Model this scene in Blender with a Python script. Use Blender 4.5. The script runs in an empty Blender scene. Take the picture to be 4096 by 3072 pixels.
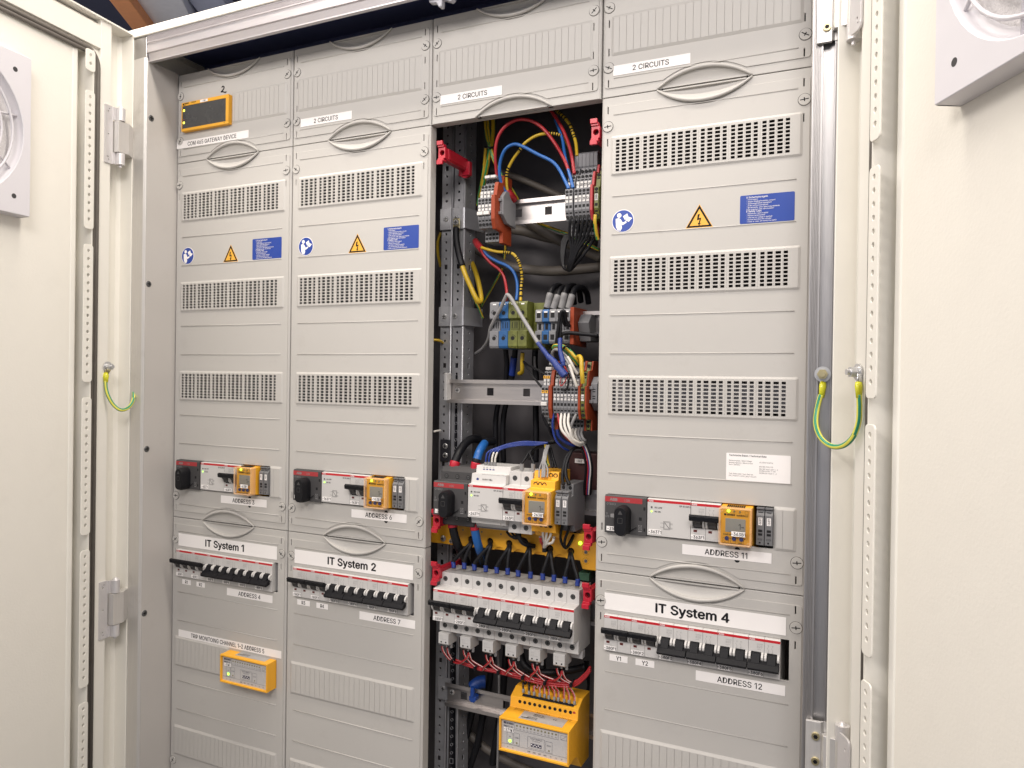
import bpy, bmesh, math, random
from mathutils import Vector, Matrix
random.seed(7)
S = 0.001            # everything below is written in millimetres of the cabinet; x right, y into the cabinet, z up
ZW = 2000.0          # top edge of the covers stands two metres above the floor
scn = bpy.context.scene
# ------------------------------------------------------------------ camera
F = 2981.69; CC = Vector((1055.73, -905.55, -509.71))
RR = Vector((0.9057, 0.4237, 0.0142)).normalized()
FW = Vector((-0.4236, 0.9058, -0.0049)); FW = (FW - RR*FW.dot(RR)).normalized()
UP = RR.cross(FW)
cam_d = bpy.data.cameras.new('camera'); cam = bpy.data.objects.new('camera', cam_d)
scn.collection.objects.link(cam); scn.camera = cam
cam_d.sensor_width = 36.0; cam_d.lens = F/4096*36.0; cam_d.clip_start = 0.01; cam_d.clip_end = 60
def W(p): return Vector((p[0]*S, p[1]*S, (p[2]+ZW)*S))
cam.matrix_world = Matrix.Translation(W(CC)) @ Matrix((RR, UP, -FW)).transposed().to_4x4()
# ------------------------------------------------------------------ light
wd = bpy.data.worlds.new('World'); scn.world = wd; wd.use_nodes = True
bg = wd.node_tree.nodes['Background']; bg.inputs[0].default_value = (0.86, 0.88, 1.0, 1); bg.inputs[1].default_value = 0.48
def area(name, loc, target, sx, sy, power, col):
    l = bpy.data.lights.new(name, 'AREA'); l.shape = 'RECTANGLE'; l.size = sx*S; l.size_y = sy*S; l.energy = power; l.color = col
    o = bpy.data.objects.new(name, l); scn.collection.objects.link(o); o.location = W(loc)
    o.rotation_euler = (W(target)-W(loc)).to_track_quat('-Z', 'Y').to_euler(); return o
area('ceiling_tube_lamp', (500, -250, 520), (500, -190, -500), 2100, 120, 22.5, (1.0, 0.92, 0.82))
area('front_fill', (1450, -1750, 700), (300, 0, -850), 900, 600, 28, (1.0, 0.945, 0.91))  # unseen fill, added to brighten the left door and the covers
area('front_fill_far', (-100, -2000, 700), (1000, 0, -850), 900, 600, 31, (1.0, 0.93, 0.88))  # second unseen fill, added to brighten the right door
area('ceiling_fill_behind', (-1300, 700, 100), (-1000, 800, 900), 500, 500, 1.3, (1.0, 0.95, 0.9))  # unseen lamp added to lift the duct and beam under the ceiling
scn.view_settings.view_transform = 'Standard'; scn.view_settings.look = 'None'
scn.view_settings.gamma = 1.0; scn.view_settings.exposure = -0.08
scn.render.engine = 'CYCLES'
# ------------------------------------------------------------------ pixel rays -> points at a chosen real depth
def ray(px, py): return FW + RR*((px-2048)/F) - UP*((py-1536)/F)
def at(px, py, Y):
    d = ray(px, py); return CC + d*((Y-CC.y)/d.y)
def reg(x0, y0, s): return lambda a, b, Y: at(x0+a/s, y0+b/s, Y)
zm = reg(1700, 400, 3.0722); z3 = reg(1700, 800, 2.765); zn = reg(1700, 1400, 2.765)
z5 = reg(1700, 2000, 2.765); z6 = reg(1700, 2472, 2.765); zt = reg(2080, 1380, 6.506); zq = reg(1880, 1880, 4.0963)
# ------------------------------------------------------------------ materials
def mat(name, col, rough=0.5, metal=0.0, var=0.05, vscale=40, bump=0.0, bscale=900, emit=None, stretch=None, coat=0.0, alpha=None, spec=0.5):
    m = bpy.data.materials.new(name); m.use_nodes = True; nt = m.node_tree; N = nt.nodes; L = nt.links
    p = N['Principled BSDF']; p.inputs['Roughness'].default_value = rough; p.inputs['Metallic'].default_value = metal
    p.inputs['Specular IOR Level'].default_value = spec
    tc = N.new('ShaderNodeTexCoord'); src = tc.outputs['Object']
    if stretch:
        mp = N.new('ShaderNodeMapping'); mp.inputs['Scale'].default_value = stretch; L.new(src, mp.inputs[0]); src = mp.outputs[0]
    nz = N.new('ShaderNodeTexNoise'); nz.inputs['Scale'].default_value = vscale; nz.inputs['Detail'].default_value = 5; L.new(src, nz.inputs['Vector'])
    rp = N.new('ShaderNodeMix'); rp.data_type = 'RGBA'
    rp.inputs[6].default_value = tuple(c*(1-var) for c in col)+(1,); rp.inputs[7].default_value = tuple(min(1, c*(1+var)) for c in col)+(1,)
    L.new(nz.outputs[0], rp.inputs[0]); L.new(rp.outputs[2], p.inputs['Base Color'])
    mr = N.new('ShaderNodeMapRange'); mr.inputs[3].default_value = max(0, rough-0.08); mr.inputs[4].default_value = min(1, rough+0.10)
    L.new(nz.outputs[0], mr.inputs[0]); L.new(mr.outputs[0], p.inputs['Roughness'])
    if bump:
        bz = N.new('ShaderNodeTexNoise'); bz.inputs['Scale'].default_value = bscale; bz.inputs['Detail'].default_value = 2; L.new(src, bz.inputs['Vector'])
        b = N.new('ShaderNodeBump'); b.inputs['Strength'].default_value = 1.0; b.inputs['Distance'].default_value = bump; L.new(bz.outputs[0], b.inputs['Height']); L.new(b.outputs[0], p.inputs['Normal'])
    if emit: p.inputs['Emission Color'].default_value = emit[:3]+(1,); p.inputs['Emission Strength'].default_value = emit[3]
    if alpha is not None: p.inputs['Transmission Weight'].default_value = alpha
    return m
M = {}
M['cover'] = mat('light_grey_plastic', (0.480, 0.463, 0.436), 0.50, var=0.035, vscale=9, bump=0.00003, bscale=1500)
# a trace of handling dirt on the covers
def dirt(m, amt):
    nt = m.node_tree; N = nt.nodes; L = nt.links; p = N['Principled BSDF']; lk = p.inputs['Base Color'].links[0]; s = lk.from_socket
    tc = N.new('ShaderNodeTexCoord'); n = N.new('ShaderNodeTexNoise'); n.inputs['Scale'].default_value = 14; n.inputs['Detail'].default_value = 8; n.inputs['Roughness'].default_value = 0.7
    L.new(tc.outputs['Object'], n.inputs['Vector']); r = N.new('ShaderNodeMapRange'); r.inputs[1].default_value = 0.58; r.inputs[2].default_value = 0.78; r.inputs[4].default_value = amt; L.new(n.outputs[0], r.inputs[0])
    mx = N.new('ShaderNodeMix'); mx.data_type = 'RGBA'; mx.inputs[7].default_value = (0.30, 0.27, 0.24, 1); L.new(r.outputs[0], mx.inputs[0]); L.new(s, mx.inputs[6]); L.new(mx.outputs[2], p.inputs['Base Color'])
dirt(M['cover'], 0.26)
def tone(m, amt):     # every moulded piece has its own very slight tone
    nt = m.node_tree; N = nt.nodes; L = nt.links; p = N['Principled BSDF']; sk = p.inputs['Base Color'].links[0].from_socket
    oi = N.new('ShaderNodeObjectInfo'); r = N.new('ShaderNodeMapRange'); r.inputs[3].default_value = 1-amt; r.inputs[4].default_value = 1+amt; L.new(oi.outputs['Random'], r.inputs[0])
    h = N.new('ShaderNodeHueSaturation'); L.new(r.outputs[0], h.inputs['Value']); L.new(sk, h.inputs['Color']); L.new(h.outputs[0], p.inputs['Base Color'])

M['white'] = mat('white_device_plastic', (0.56, 0.545, 0.53), 0.42, var=0.03, bump=0.00001)
M['aux'] = mat('pale_grey_plastic', (0.52, 0.51, 0.50), 0.45)
M['paper'] = mat('white_sticker', (0.87, 0.84, 0.82), 0.55, var=0.02)
M['ink'] = mat('black_ink', (0.012, 0.012, 0.014), 0.6, spec=0.15)
M['faint'] = mat('faint_grey_print', (0.30, 0.295, 0.29), 0.5)
M['wink'] = mat('white_print', (0.75, 0.72, 0.72), 0.5)
M['red'] = mat('red_stripe', (0.52, 0.012, 0.02), 0.4)
M['dred'] = mat('dark_red_plastic', (0.36, 0.03, 0.035), 0.45)
M['maroon'] = mat('indicator_window', (0.10, 0.012, 0.01), 0.3)
M['clip'] = mat('red_clip_plastic', (0.45, 0.012, 0.03), 0.36)
M['dgrey'] = mat('dark_grey_plastic', (0.06, 0.058, 0.059), 0.5, spec=0.3)
M['mgrey'] = mat('mid_grey_plastic', (0.15, 0.15, 0.155), 0.5, spec=0.35, bump=0.00001)
M['tgrey'] = mat('terminal_grey_plastic', (0.20, 0.20, 0.21), 0.5, spec=0.35)
M['black'] = mat('black_plastic', (0.008, 0.008, 0.010), 0.5, spec=0.2)
M['hole'] = mat('hole_black', (0.004, 0.004, 0.005), 0.8)
M['yellow'] = mat('signal_yellow_plastic', (0.84, 0.41, 0.025), 0.42, var=0.03)
M['orange'] = mat('orange_plastic', (0.28, 0.045, 0.014), 0.5, spec=0.3)
M['blue'] = mat('terminal_blue_plastic', (0.014, 0.09, 0.25), 0.45)
M['navy'] = mat('navy_button', (0.035, 0.05, 0.19), 0.4)
M['gnyl'] = mat('green_yellow_plastic', (0.12, 0.13, 0.025), 0.4, var=0.6, vscale=140)
M['lcd'] = mat('lcd_glass', (0.34, 0.335, 0.30), 0.2)
M['lcdoff'] = mat('gateway_dark_glass', (0.045, 0.047, 0.05), 0.25)
M['amber'] = mat('clear_amber_cover', (0.95, 0.62, 0.30), 0.12, alpha=0.0)
M['led'] = mat('led_green', (0.2, 0.9, 0.05), 0.3, emit=(0.32, 1.0, 0.03, 6.0))
M['ledy'] = mat('led_yellow', (0.9, 0.8, 0.1), 0.3, emit=(0.95, 0.9, 0.06, 4.0))
M['ledoff'] = mat('led_unlit', (0.22, 0.20, 0.12), 0.3)
M['alu'] = mat('brushed_aluminium', (0.48, 0.465, 0.455), 0.34, 0.85, var=0.10, vscale=30, stretch=(40, 40, 1.2))
M['aluh'] = mat('brushed_aluminium_rail', (0.58, 0.55, 0.56), 0.38, 0.7, var=0.06, vscale=30, stretch=(1.2, 40, 40))
M['zinc'] = mat('zinc_plated_steel', (0.50, 0.50, 0.52), 0.40, 0.6, var=0.25, vscale=60)
M['din'] = mat('rail_steel', (0.50, 0.47, 0.455), 0.33, 0.9, var=0.08, vscale=20, stretch=(1, 40, 40))
M['screw'] = mat('screw_steel', (0.62, 0.62, 0.62), 0.3, 0.7)
M['hinge'] = mat('hinge_metal', (0.66, 0.64, 0.64), 0.42, 0.45, var=0.06)
M['alul'] = mat('lightened_aluminium', (0.66, 0.64, 0.615), 0.40, 0.55, var=0.10, vscale=24, stretch=(30, 30, 1.0))  # lighter aluminium copy; the left post's brightness is put into its colour
M['dscrew'] = mat('darkened_screw', (0.12, 0.12, 0.12), 0.4, 0.6)  # darker screw steel; shade of the terminal openings put into its colour
M['tagw'] = mat('marker_card', (0.62, 0.60, 0.58), 0.5)  # tag white darkened, so the dimness of the bay sits in the colour
M['strapy'] = mat('strap_yellow', (0.72, 0.68, 0.10), 0.35)
M['strapg'] = mat('strap_green', (0.02, 0.24, 0.14), 0.35)
M['brass'] = mat('yellow_zinc', (0.6, 0.52, 0.30), 0.3, 0.9)
M['side'] = mat('side_panel_grey', (0.50, 0.475, 0.45), 0.42, 0.1, var=0.04, vscale=8)
M['paint'] = mat('cream_textured_paint', (0.82, 0.79, 0.72), 0.40, var=0.015, bump=0.00017, bscale=330)
M['paintp'] = mat('cream_paint', (0.79, 0.765, 0.70), 0.40, var=0.02, bump=0.00008, bscale=400)
M['filter'] = mat('filter_fleece', (0.62, 0.60, 0.60), 0.9, var=0.15, vscale=500, bump=0.0008, bscale=700)
M['fan'] = mat('pale_lilac_plastic', (0.70, 0.68, 0.71), 0.4, var=0.02)
M['rubber'] = mat('grey_rubber', (0.13, 0.115, 0.10), 0.55, var=0.2, vscale=60)
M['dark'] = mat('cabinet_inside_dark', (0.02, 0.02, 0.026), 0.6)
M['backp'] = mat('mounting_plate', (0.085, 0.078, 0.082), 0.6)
M['wred'] = mat('red_insulation', (0.34, 0.016, 0.022), 0.36); M['wblue'] = mat('blue_insulation', (0.012, 0.10, 0.34), 0.4)
M['wdblue'] = mat('dark_blue_insulation', (0.012, 0.035, 0.22), 0.36); M['wyel'] = mat('yellow_insulation', (0.50, 0.33, 0.018), 0.36)
M['wgrn'] = mat('green_insulation', (0.02, 0.20, 0.06), 0.36); M['wblk'] = mat('black_insulation', (0.008, 0.008, 0.010), 0.45, spec=0.25)
M['wgry'] = mat('grey_insulation', (0.24, 0.235, 0.235), 0.45); M['wwht'] = mat('white_insulation', (0.66, 0.63, 0.58), 0.4)
M['wbrn'] = mat('grey_brown_sheath', (0.11, 0.095, 0.08), 0.55); M['tape'] = mat('blue_tape', (0.014, 0.035, 0.19), 0.45, bump=0.0006, bscale=160)
M['ctape'] = mat('yellow_crimp', (0.62, 0.60, 0.03), 0.25)
M['signb'] = mat('sign_blue', (0.012, 0.05, 0.30), 0.35, var=0.02); M['signy'] = mat('sign_yellow', (0.80, 0.42, 0.05), 0.35)
M['bolt_r'] = mat('blue_knob', (0.008, 0.05, 0.26), 0.45)
dirt(M['paint'], 0.07); dirt(M['white'], 0.10); dirt(M['yellow'], 0.05); tone(M['white'], 0.035); tone(M['tgrey'], 0.06); dirt(M['alul'], 0.35); dirt(M['side'], 0.2)
# ------------------------------------------------------------------ mesh builder
ORG = {}
def bevel_mod(o, w, seg=2):
    b = o.modifiers.new('soft_edges', 'BEVEL'); b.width = w*S; b.segments = seg; b.limit_method = 'ANGLE'; b.angle_limit = math.radians(40); b.harden_normals = False
FONT = {}
# letter outlines (grotesque face), 1 em cap height = 153 units: char|advance|contours
GL = {}
for _l in r"""A|144|5,0 60,153 83,153 139,0 119,0 86,91 79,112 70,143 74,143 64,111 57,91 26,0;33,43 33,60 111,60 111,43
B|137|18,0 18,153 72,153 82,152 91,150 99,147 105,143 110,138 114,133 117,126 119,119 119,112 119,106 118,101 116,96 113,92 110,89 107,86 103,83 99,82 94,80 94,79 99,78 104,76 109,74 113,70 117,66 121,61 123,55 125,48 125,41 125,33 123,26 120,20 116,14 110,9 103,5 95,2 85,1 74,0;37,17 73,17 84,18 93,20 99,24 103,29 106,35 107,41 106,46 105,51 103,55 100,59 96,63 92,65 87,68 81,69 74,69 37,69;37,86 71,86 77,86 82,87 86,89 91,91 94,94 97,98 99,102 100,107 101,112 100,118 98,124 94,129 88,132 81,135 72,136 37,136
C|153|80,-2 68,-1 56,2 45,7 36,15 27,24 21,35 16,47 13,61 12,76 13,92 16,105 21,118 27,129 36,138 45,145 56,150 68,154 80,155 88,154 95,153 102,151 109,149 115,145 121,141 126,137 130,131 134,126 138,119 140,112 142,104 122,104 121,110 119,114 117,118 114,122 111,126 107,128 103,131 99,133 95,135 90,136 85,137 80,137 71,136 63,134 55,130 48,124 42,117 37,109 34,99 32,89 31,76 32,64 34,53 38,43 42,35 48,28 55,23 63,19 71,17 80,16 85,16 90,17 95,18 99,20 103,22 107,24 111,27 114,30 117,34 119,39 121,43 122,48 142,48 140,41 138,34 134,27 130,21 126,16 121,11 115,7 109,4 102,1 95,-1 88,-2
D|151|66,0 29,0 29,17 64,17 76,18 86,20 95,24 103,30 109,36 114,45 117,54 119,65 120,77 119,88 117,99 114,108 109,116 103,123 96,128 87,132 77,135 66,136 28,136 28,153 68,153 82,152 94,149 106,143 115,137 124,128 130,117 135,105 138,92 138,77 138,61 135,48 130,36 123,25 115,16 105,9 94,4 80,1;37,153 37,0 18,0 18,153
E|126|18,0 18,153 112,153 112,136 37,136 37,86 107,86 107,69 37,69 37,17 113,17 113,0
F|123|18,0 18,153 111,153 111,136 37,136 37,83 104,83 104,66 37,66 37,0
G|157|81,-2 68,-1 56,2 45,8 35,15 27,24 21,35 16,47 13,61 12,76 13,92 16,105 21,118 27,129 35,138 45,145 55,150 67,154 79,155 87,154 95,153 102,151 109,148 115,145 121,141 126,136 131,131 135,125 138,119 141,112 142,105 122,105 121,109 119,114 116,118 113,122 110,125 107,128 103,131 99,133 95,135 90,136 85,136 80,137 71,136 63,134 55,130 48,124 42,117 37,109 34,100 32,89 31,76 32,64 34,53 38,43 42,35 48,28 55,23 63,19 72,17 81,16 89,16 96,18 103,21 110,26 115,31 119,37 122,44 124,52 124,61 130,60 85,60 85,77 143,77 143,60 142,48 140,37 135,27 129,19 122,11 113,6 103,1 92,-1
H|155|18,0 18,153 37,153 37,87 118,87 118,153 137,153 137,0 118,0 118,70 37,70 37,0
I|55|18,0 18,153 37,153 37,0
J|119|56,-2 43,-1 32,3 23,10 16,19 11,30 10,44 10,52 29,52 29,44 30,35 32,28 36,22 42,18 48,16 56,15 63,16 69,18 74,22 78,28 81,35 82,44 82,153 101,153 101,44 99,30 95,19 88,10 79,3 68,-1
K|140|31,44 31,65 42,78 52,91 64,103 109,153 134,153 69,83 68,83;18,0 18,153 37,153 37,100 37,67 37,58 37,0;112,0 56,78 68,93 135,0
L|118|18,0 18,153 37,153 37,17 108,17 108,0
M|189|18,0 18,153 45,153 83,56 86,48 90,37 93,25 96,15 92,15 95,25 99,36 103,47 106,56 143,153 170,153 170,0 151,0 151,87 151,98 152,111 152,124 152,137 154,137 149,123 145,109 140,97 137,87 103,0 86,0 51,87 48,96 43,108 39,122 34,137 36,137 36,125 36,111 36,99 37,87 37,0
N|157|18,0 18,153 41,153 103,55 109,45 116,32 124,16 121,16 120,32 120,47 120,58 120,153 139,153 139,0 116,0 61,87 53,99 44,114 32,136 36,136 37,115 37,98 37,87 37,0
O|160|80,-2 67,-1 56,2 45,7 36,15 28,24 21,35 16,47 13,61 12,76 13,92 16,105 21,118 28,129 36,138 45,145 56,150 67,154 80,155 93,154 104,150 115,145 125,138 133,129 139,118 144,105 147,92 148,76 147,61 144,47 139,35 133,24 125,15 115,7 104,2 93,-1;80,16 89,17 97,19 105,23 112,28 118,35 122,43 126,53 128,64 129,76 128,89 126,100 122,109 118,118 112,124 105,130 97,134 89,136 80,137 71,136 63,134 55,130 48,124 42,118 38,109 34,100 32,89 31,76 32,64 34,53 38,43 42,35 48,28 55,23 63,19 71,17
P|134|18,0 18,153 71,153 82,152 91,150 100,146 107,141 112,136 117,129 120,121 122,113 123,104 122,95 120,87 117,80 112,73 107,67 100,62 91,59 82,56 71,56 33,56 33,73 70,73 77,73 84,75 89,77 94,80 97,84 100,88 102,93 103,98 103,104 103,110 102,116 100,120 97,125 94,129 89,132 84,134 77,135 70,136 37,136 37,0
Q|160|74,48 94,48 111,25 115,19 141,-14 120,-14 104,8 99,14;80,-2 67,-1 56,2 45,7 36,15 28,24 21,35 16,47 13,61 12,76 13,92 16,105 21,118 28,129 36,138 45,145 56,150 67,154 80,155 93,154 104,150 115,145 125,138 133,129 139,118 144,105 147,92 148,76 147,61 144,47 139,35 133,24 125,15 115,7 104,2 93,-1;80,16 89,17 97,19 105,23 112,28 118,35 122,43 126,53 128,64 129,76 128,89 126,100 122,109 118,118 112,124 105,130 97,134 89,136 80,137 71,136 63,134 55,130 48,124 42,118 38,109 34,100 32,89 31,76 32,64 34,53 38,43 42,35 48,28 55,23 63,19 71,17
R|135|18,0 18,153 71,153 82,152 92,150 100,147 107,142 113,136 117,130 120,123 122,114 123,106 122,97 120,89 117,81 113,75 107,70 100,65 91,62 82,60 71,59 29,59 29,77 70,77 77,77 84,78 89,80 94,83 97,86 100,90 102,95 103,100 104,106 103,111 102,117 100,121 97,126 94,129 89,132 84,134 77,135 70,136 37,136 37,0;106,0 69,69 91,69 128,0
S|134|67,-3 57,-2 47,0 38,3 31,7 24,12 19,18 15,25 13,33 11,41 31,41 32,35 34,31 37,26 41,23 45,20 50,18 55,16 61,15 67,15 74,15 80,16 86,18 91,21 95,24 99,28 102,32 103,37 104,42 103,46 102,50 100,54 97,57 93,59 89,61 73,67 55,72 43,76 34,81 26,87 20,94 17,102 16,112 16,120 19,128 22,134 28,140 34,145 41,149 50,152 58,154 68,155 78,154 87,152 95,149 102,145 108,140 113,135 117,128 119,121 120,113 101,113 99,120 96,126 91,131 84,135 76,137 67,138 61,137 55,136 50,134 46,132 42,129 39,125 36,122 35,117 35,113 35,108 37,104 39,100 43,97 47,95 51,92 64,88 79,84 93,79 98,77 103,74 108,71 112,68 115,64 118,59 121,54 122,48 122,42 122,34 120,26 116,19 111,13 105,8 97,3 88,0 78,-2
T|135|10,136 10,153 125,153 125,136 77,136 77,0 58,0 58,136
U|156|78,-2 66,-2 56,1 46,5 38,10 31,16 25,24 21,33 19,42 18,52 18,153 37,153 37,53 38,46 39,40 42,34 46,29 51,24 56,20 63,18 70,16 78,15 86,16 93,18 99,20 105,24 109,29 113,34 116,40 117,46 118,53 118,153 137,153 137,52 136,42 134,33 130,24 124,16 117,10 109,5 100,1 89,-2
V|144|61,0 5,153 25,153 58,62 65,41 74,9 70,9 80,41 87,62 118,153 139,153 83,0
W|206|47,0 5,153 25,153 49,59 53,44 56,28 59,12 57,12 60,28 63,44 67,59 92,153 114,153 138,59 142,44 146,28 149,12 146,12 150,28 153,44 157,59 181,153 201,153 159,0 137,0 110,97 105,117 101,142 105,142 100,118 95,97 69,0
X|143|5,0 65,85 65,71 9,153 31,153 53,120 61,108 67,99 73,88 70,88 76,99 82,108 90,120 112,153 134,153 78,72 78,86 137,0 115,0 88,39 81,50 75,59 69,69 73,69 68,59 62,50 54,39 27,0
Y|142|61,0 61,62 5,153 27,153 58,103 67,88 75,69 67,69 75,88 84,103 114,153 137,153 80,62 80,0
Z|132|12,0 12,14 82,116 92,129 102,143 104,136 86,136 67,136 12,136 12,153 119,153 119,138 51,39 40,24 29,10 27,16 46,17 64,17 120,17 120,0
a|117|48,-3 41,-2 34,-1 28,1 23,5 18,9 14,13 11,19 10,25 9,32 10,39 11,44 13,48 16,52 19,55 23,58 28,60 32,62 38,63 53,66 70,68 80,70 83,76 83,77 82,81 81,85 80,89 78,92 75,95 72,97 68,98 64,99 59,99 54,99 49,98 45,97 35,90 30,82 12,87 15,94 19,99 24,104 29,107 34,110 40,113 46,114 52,115 58,115 72,114 77,112 81,111 86,108 90,105 94,101 97,96 99,90 101,83 101,75 101,0 83,0 83,16 82,16 76,7 72,5 69,2 65,0 60,-1 54,-2;51,14 58,14 63,15 68,18 73,21 76,24 79,28 81,32 82,37 83,41 83,57 78,55 69,53 60,51 53,50 40,48 37,46 34,44 31,42 29,39 28,36 28,31 28,28 29,25 31,22 33,19 36,17 39,16 43,15 47,14
b|128|69,-2 62,-2 57,-1 52,1 48,4 44,6 41,9 35,18 34,18 34,0 16,0 16,153 34,153 34,96 35,96 41,104 44,107 47,109 51,112 56,114 62,115 69,115 78,115 86,112 94,108 101,103 106,96 111,88 114,78 116,68 117,57 116,45 114,35 111,25 106,17 101,10 94,5 86,1 78,-2;66,14 73,15 79,17 84,20 88,24 92,29 95,35 97,42 98,49 98,57 98,65 97,72 95,78 92,84 88,89 84,93 79,96 73,98 66,99 59,98 53,97 48,94 44,90 40,85 37,79 35,72 34,65 34,57 34,49 35,41 38,35 40,29 44,24 48,19 54,16 60,15
c|119|62,-2 52,-2 43,1 35,5 28,10 22,17 17,26 13,35 11,45 10,56 11,68 13,78 17,87 22,96 28,102 35,108 43,112 52,115 62,115 68,115 73,114 78,113 83,111 87,109 92,107 95,104 99,100 102,97 105,92 107,88 108,83 91,79 87,87 81,93 73,97 62,99 55,98 49,96 44,93 39,89 35,84 33,77 30,71 29,64 29,56 29,49 30,42 33,35 35,29 39,24 44,20 49,17 55,15 62,14 73,15 81,20 87,27 91,35 109,31 107,26 105,21 102,17 99,13 96,9 92,6 88,4 83,2 78,0 73,-1 68,-2
d|128|59,-2 49,-2 41,1 33,5 27,10 21,17 16,25 13,35 11,45 10,57 11,68 13,78 16,88 21,96 27,103 34,108 41,112 50,115 59,115 65,115 71,114 76,112 80,109 83,107 86,104 92,96 93,96 93,153 112,153 112,0 94,0 94,18 92,18 86,9 83,6 80,4 76,1 71,-1 65,-2;61,14 68,15 74,16 79,19 83,24 87,29 90,35 92,41 93,49 94,57 93,65 92,72 90,79 87,85 83,90 79,94 74,97 68,98 61,99 55,98 49,96 43,93 39,89 35,84 33,78 30,72 29,65 29,57 29,49 31,42 33,35 35,29 39,24 44,20 49,17 55,15
e|122|64,-2 53,-2 44,1 35,5 28,10 22,17 17,25 13,35 11,45 10,56 11,67 13,78 17,87 21,95 27,102 35,108 43,112 52,114 62,115 68,115 74,114 80,112 85,110 91,106 96,102 100,97 104,91 107,85 109,77 111,68 111,58 111,51 22,51 22,66 101,66 93,61 93,68 91,74 89,81 87,86 83,90 79,94 74,97 68,98 62,99 55,98 49,97 44,94 39,90 36,86 33,81 31,75 29,69 29,63 29,53 29,45 31,38 33,32 36,26 40,22 45,18 51,16 57,14 64,14 68,14 72,15 76,16 80,17 83,19 86,22 88,25 90,28 92,32 109,27 107,22 104,16 101,12 96,8 91,4 85,1 78,-1 71,-2
f|77|68,114 68,98 2,98 2,114;24,0 24,129 25,136 26,141 29,146 32,150 36,153 41,156 46,157 51,159 56,159 67,158 73,156 68,141 64,142 58,142 53,142 49,140 46,138 44,135 43,131 43,126 43,0
g|128|62,-45 54,-45 47,-44 40,-42 34,-39 29,-36 25,-33 21,-29 18,-25 15,-21 30,-12 36,-20 39,-22 42,-25 46,-26 51,-28 56,-29 62,-29 71,-28 78,-26 85,-23 90,-17 92,-10 93,-2 93,20 92,20 86,12 83,10 80,7 76,5 71,3 65,2 58,1 50,2 41,4 34,8 27,13 21,19 17,27 13,36 11,46 10,57 11,69 13,79 16,88 21,96 27,103 34,108 41,112 50,115 59,115 65,115 71,114 76,112 80,109 84,107 86,104 92,96 94,96 94,114 112,114 112,-3 111,-12 109,-20 105,-27 100,-33 94,-37 87,-41 79,-43 71,-45;61,18 68,18 74,20 79,23 83,26 87,31 90,36 92,43 93,50 94,58 93,66 92,73 90,79 87,85 84,90 79,94 74,97 68,98 61,99 55,98 49,97 44,93 39,89 35,84 33,79 31,72 29,65 29,58 29,50 31,43 33,37 36,31 39,27 44,23 49,20 55,18
h|123|34,68 34,0 16,0 16,153 34,153 34,86 31,86 35,96 40,103 46,109 52,112 60,115 68,115 76,115 82,113 89,111 94,107 99,102 102,96 105,89 107,81 107,72 107,0 89,0 89,71 88,79 86,86 82,91 77,95 70,98 63,99 58,98 53,97 48,95 44,92 41,89 38,85 36,80 35,74
i|50|16,0 16,114 34,114 34,0;25,133 22,133 19,134 16,136 14,139 13,142 12,145 13,148 14,151 16,154 19,156 22,157 25,157 28,157 31,156 34,154 36,151 37,148 38,145 37,142 36,139 34,136 31,134 28,133
j|50|16,114 34,114 34,-9 34,-16 33,-22 30,-27 28,-32 24,-36 19,-39 14,-41 8,-42 1,-43 -3,-43 -3,-26 1,-26 5,-26 9,-24 12,-22 14,-18 15,-14 16,-9;25,133 22,133 19,134 16,136 14,139 13,142 12,145 13,148 14,151 16,154 19,156 22,157 25,157 28,157 31,156 34,154 36,151 37,148 38,145 37,142 36,139 34,136 31,134 28,133
k|115|33,41 33,64 36,64 85,114 108,114 55,60 53,60;16,0 16,153 34,153 34,0;88,0 44,56 57,69 112,0
l|57|42,-1 34,0 27,2 22,6 19,11 16,18 16,25 16,153 34,153 34,30 34,25 35,21 36,19 38,17 40,16 44,16 48,16 51,16 54,1 48,0
m|183|16,0 16,114 34,114 34,89 32,89 34,94 37,99 40,104 43,107 47,110 52,113 56,114 61,116 66,116 74,115 80,112 86,108 91,103 94,96 96,88 94,88 95,94 98,99 101,103 105,107 109,110 114,112 119,114 125,115 131,116 137,115 143,114 149,112 154,108 159,104 162,99 165,92 167,85 167,77 167,0 149,0 149,76 148,84 146,89 142,94 137,97 131,99 126,99 121,99 116,98 112,96 109,94 106,91 104,87 102,83 101,79 101,74 101,0 82,0 82,78 82,84 79,89 76,93 71,97 66,98 60,99 55,99 51,98 47,96 44,94 40,91 38,87 36,82 35,77 34,71 34,0
n|123|34,68 34,0 16,0 16,114 33,114 34,86 31,86 35,96 40,103 46,109 52,112 60,115 68,115 76,115 82,113 88,111 94,107 98,102 102,96 105,89 107,81 107,72 107,0 89,0 89,71 88,79 86,86 82,91 77,95 70,98 63,99 58,98 53,97 48,95 44,92 41,89 38,85 36,80 35,74
o|125|62,-2 52,-2 43,1 35,5 28,10 22,17 17,26 13,35 11,45 10,56 11,68 13,78 17,87 22,96 28,102 35,108 43,112 52,115 62,115 72,115 81,112 90,108 97,102 103,96 108,87 111,78 114,68 114,56 114,45 111,35 108,26 103,17 97,10 90,5 81,1 72,-2;62,14 69,15 76,17 81,20 86,24 89,29 92,35 94,42 95,49 96,56 95,64 94,71 92,77 89,83 86,89 81,93 76,96 69,98 62,99 55,98 49,96 44,93 39,89 35,84 33,77 30,71 29,64 29,56 29,49 30,42 33,35 35,29 39,24 44,20 49,17 55,15
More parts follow.
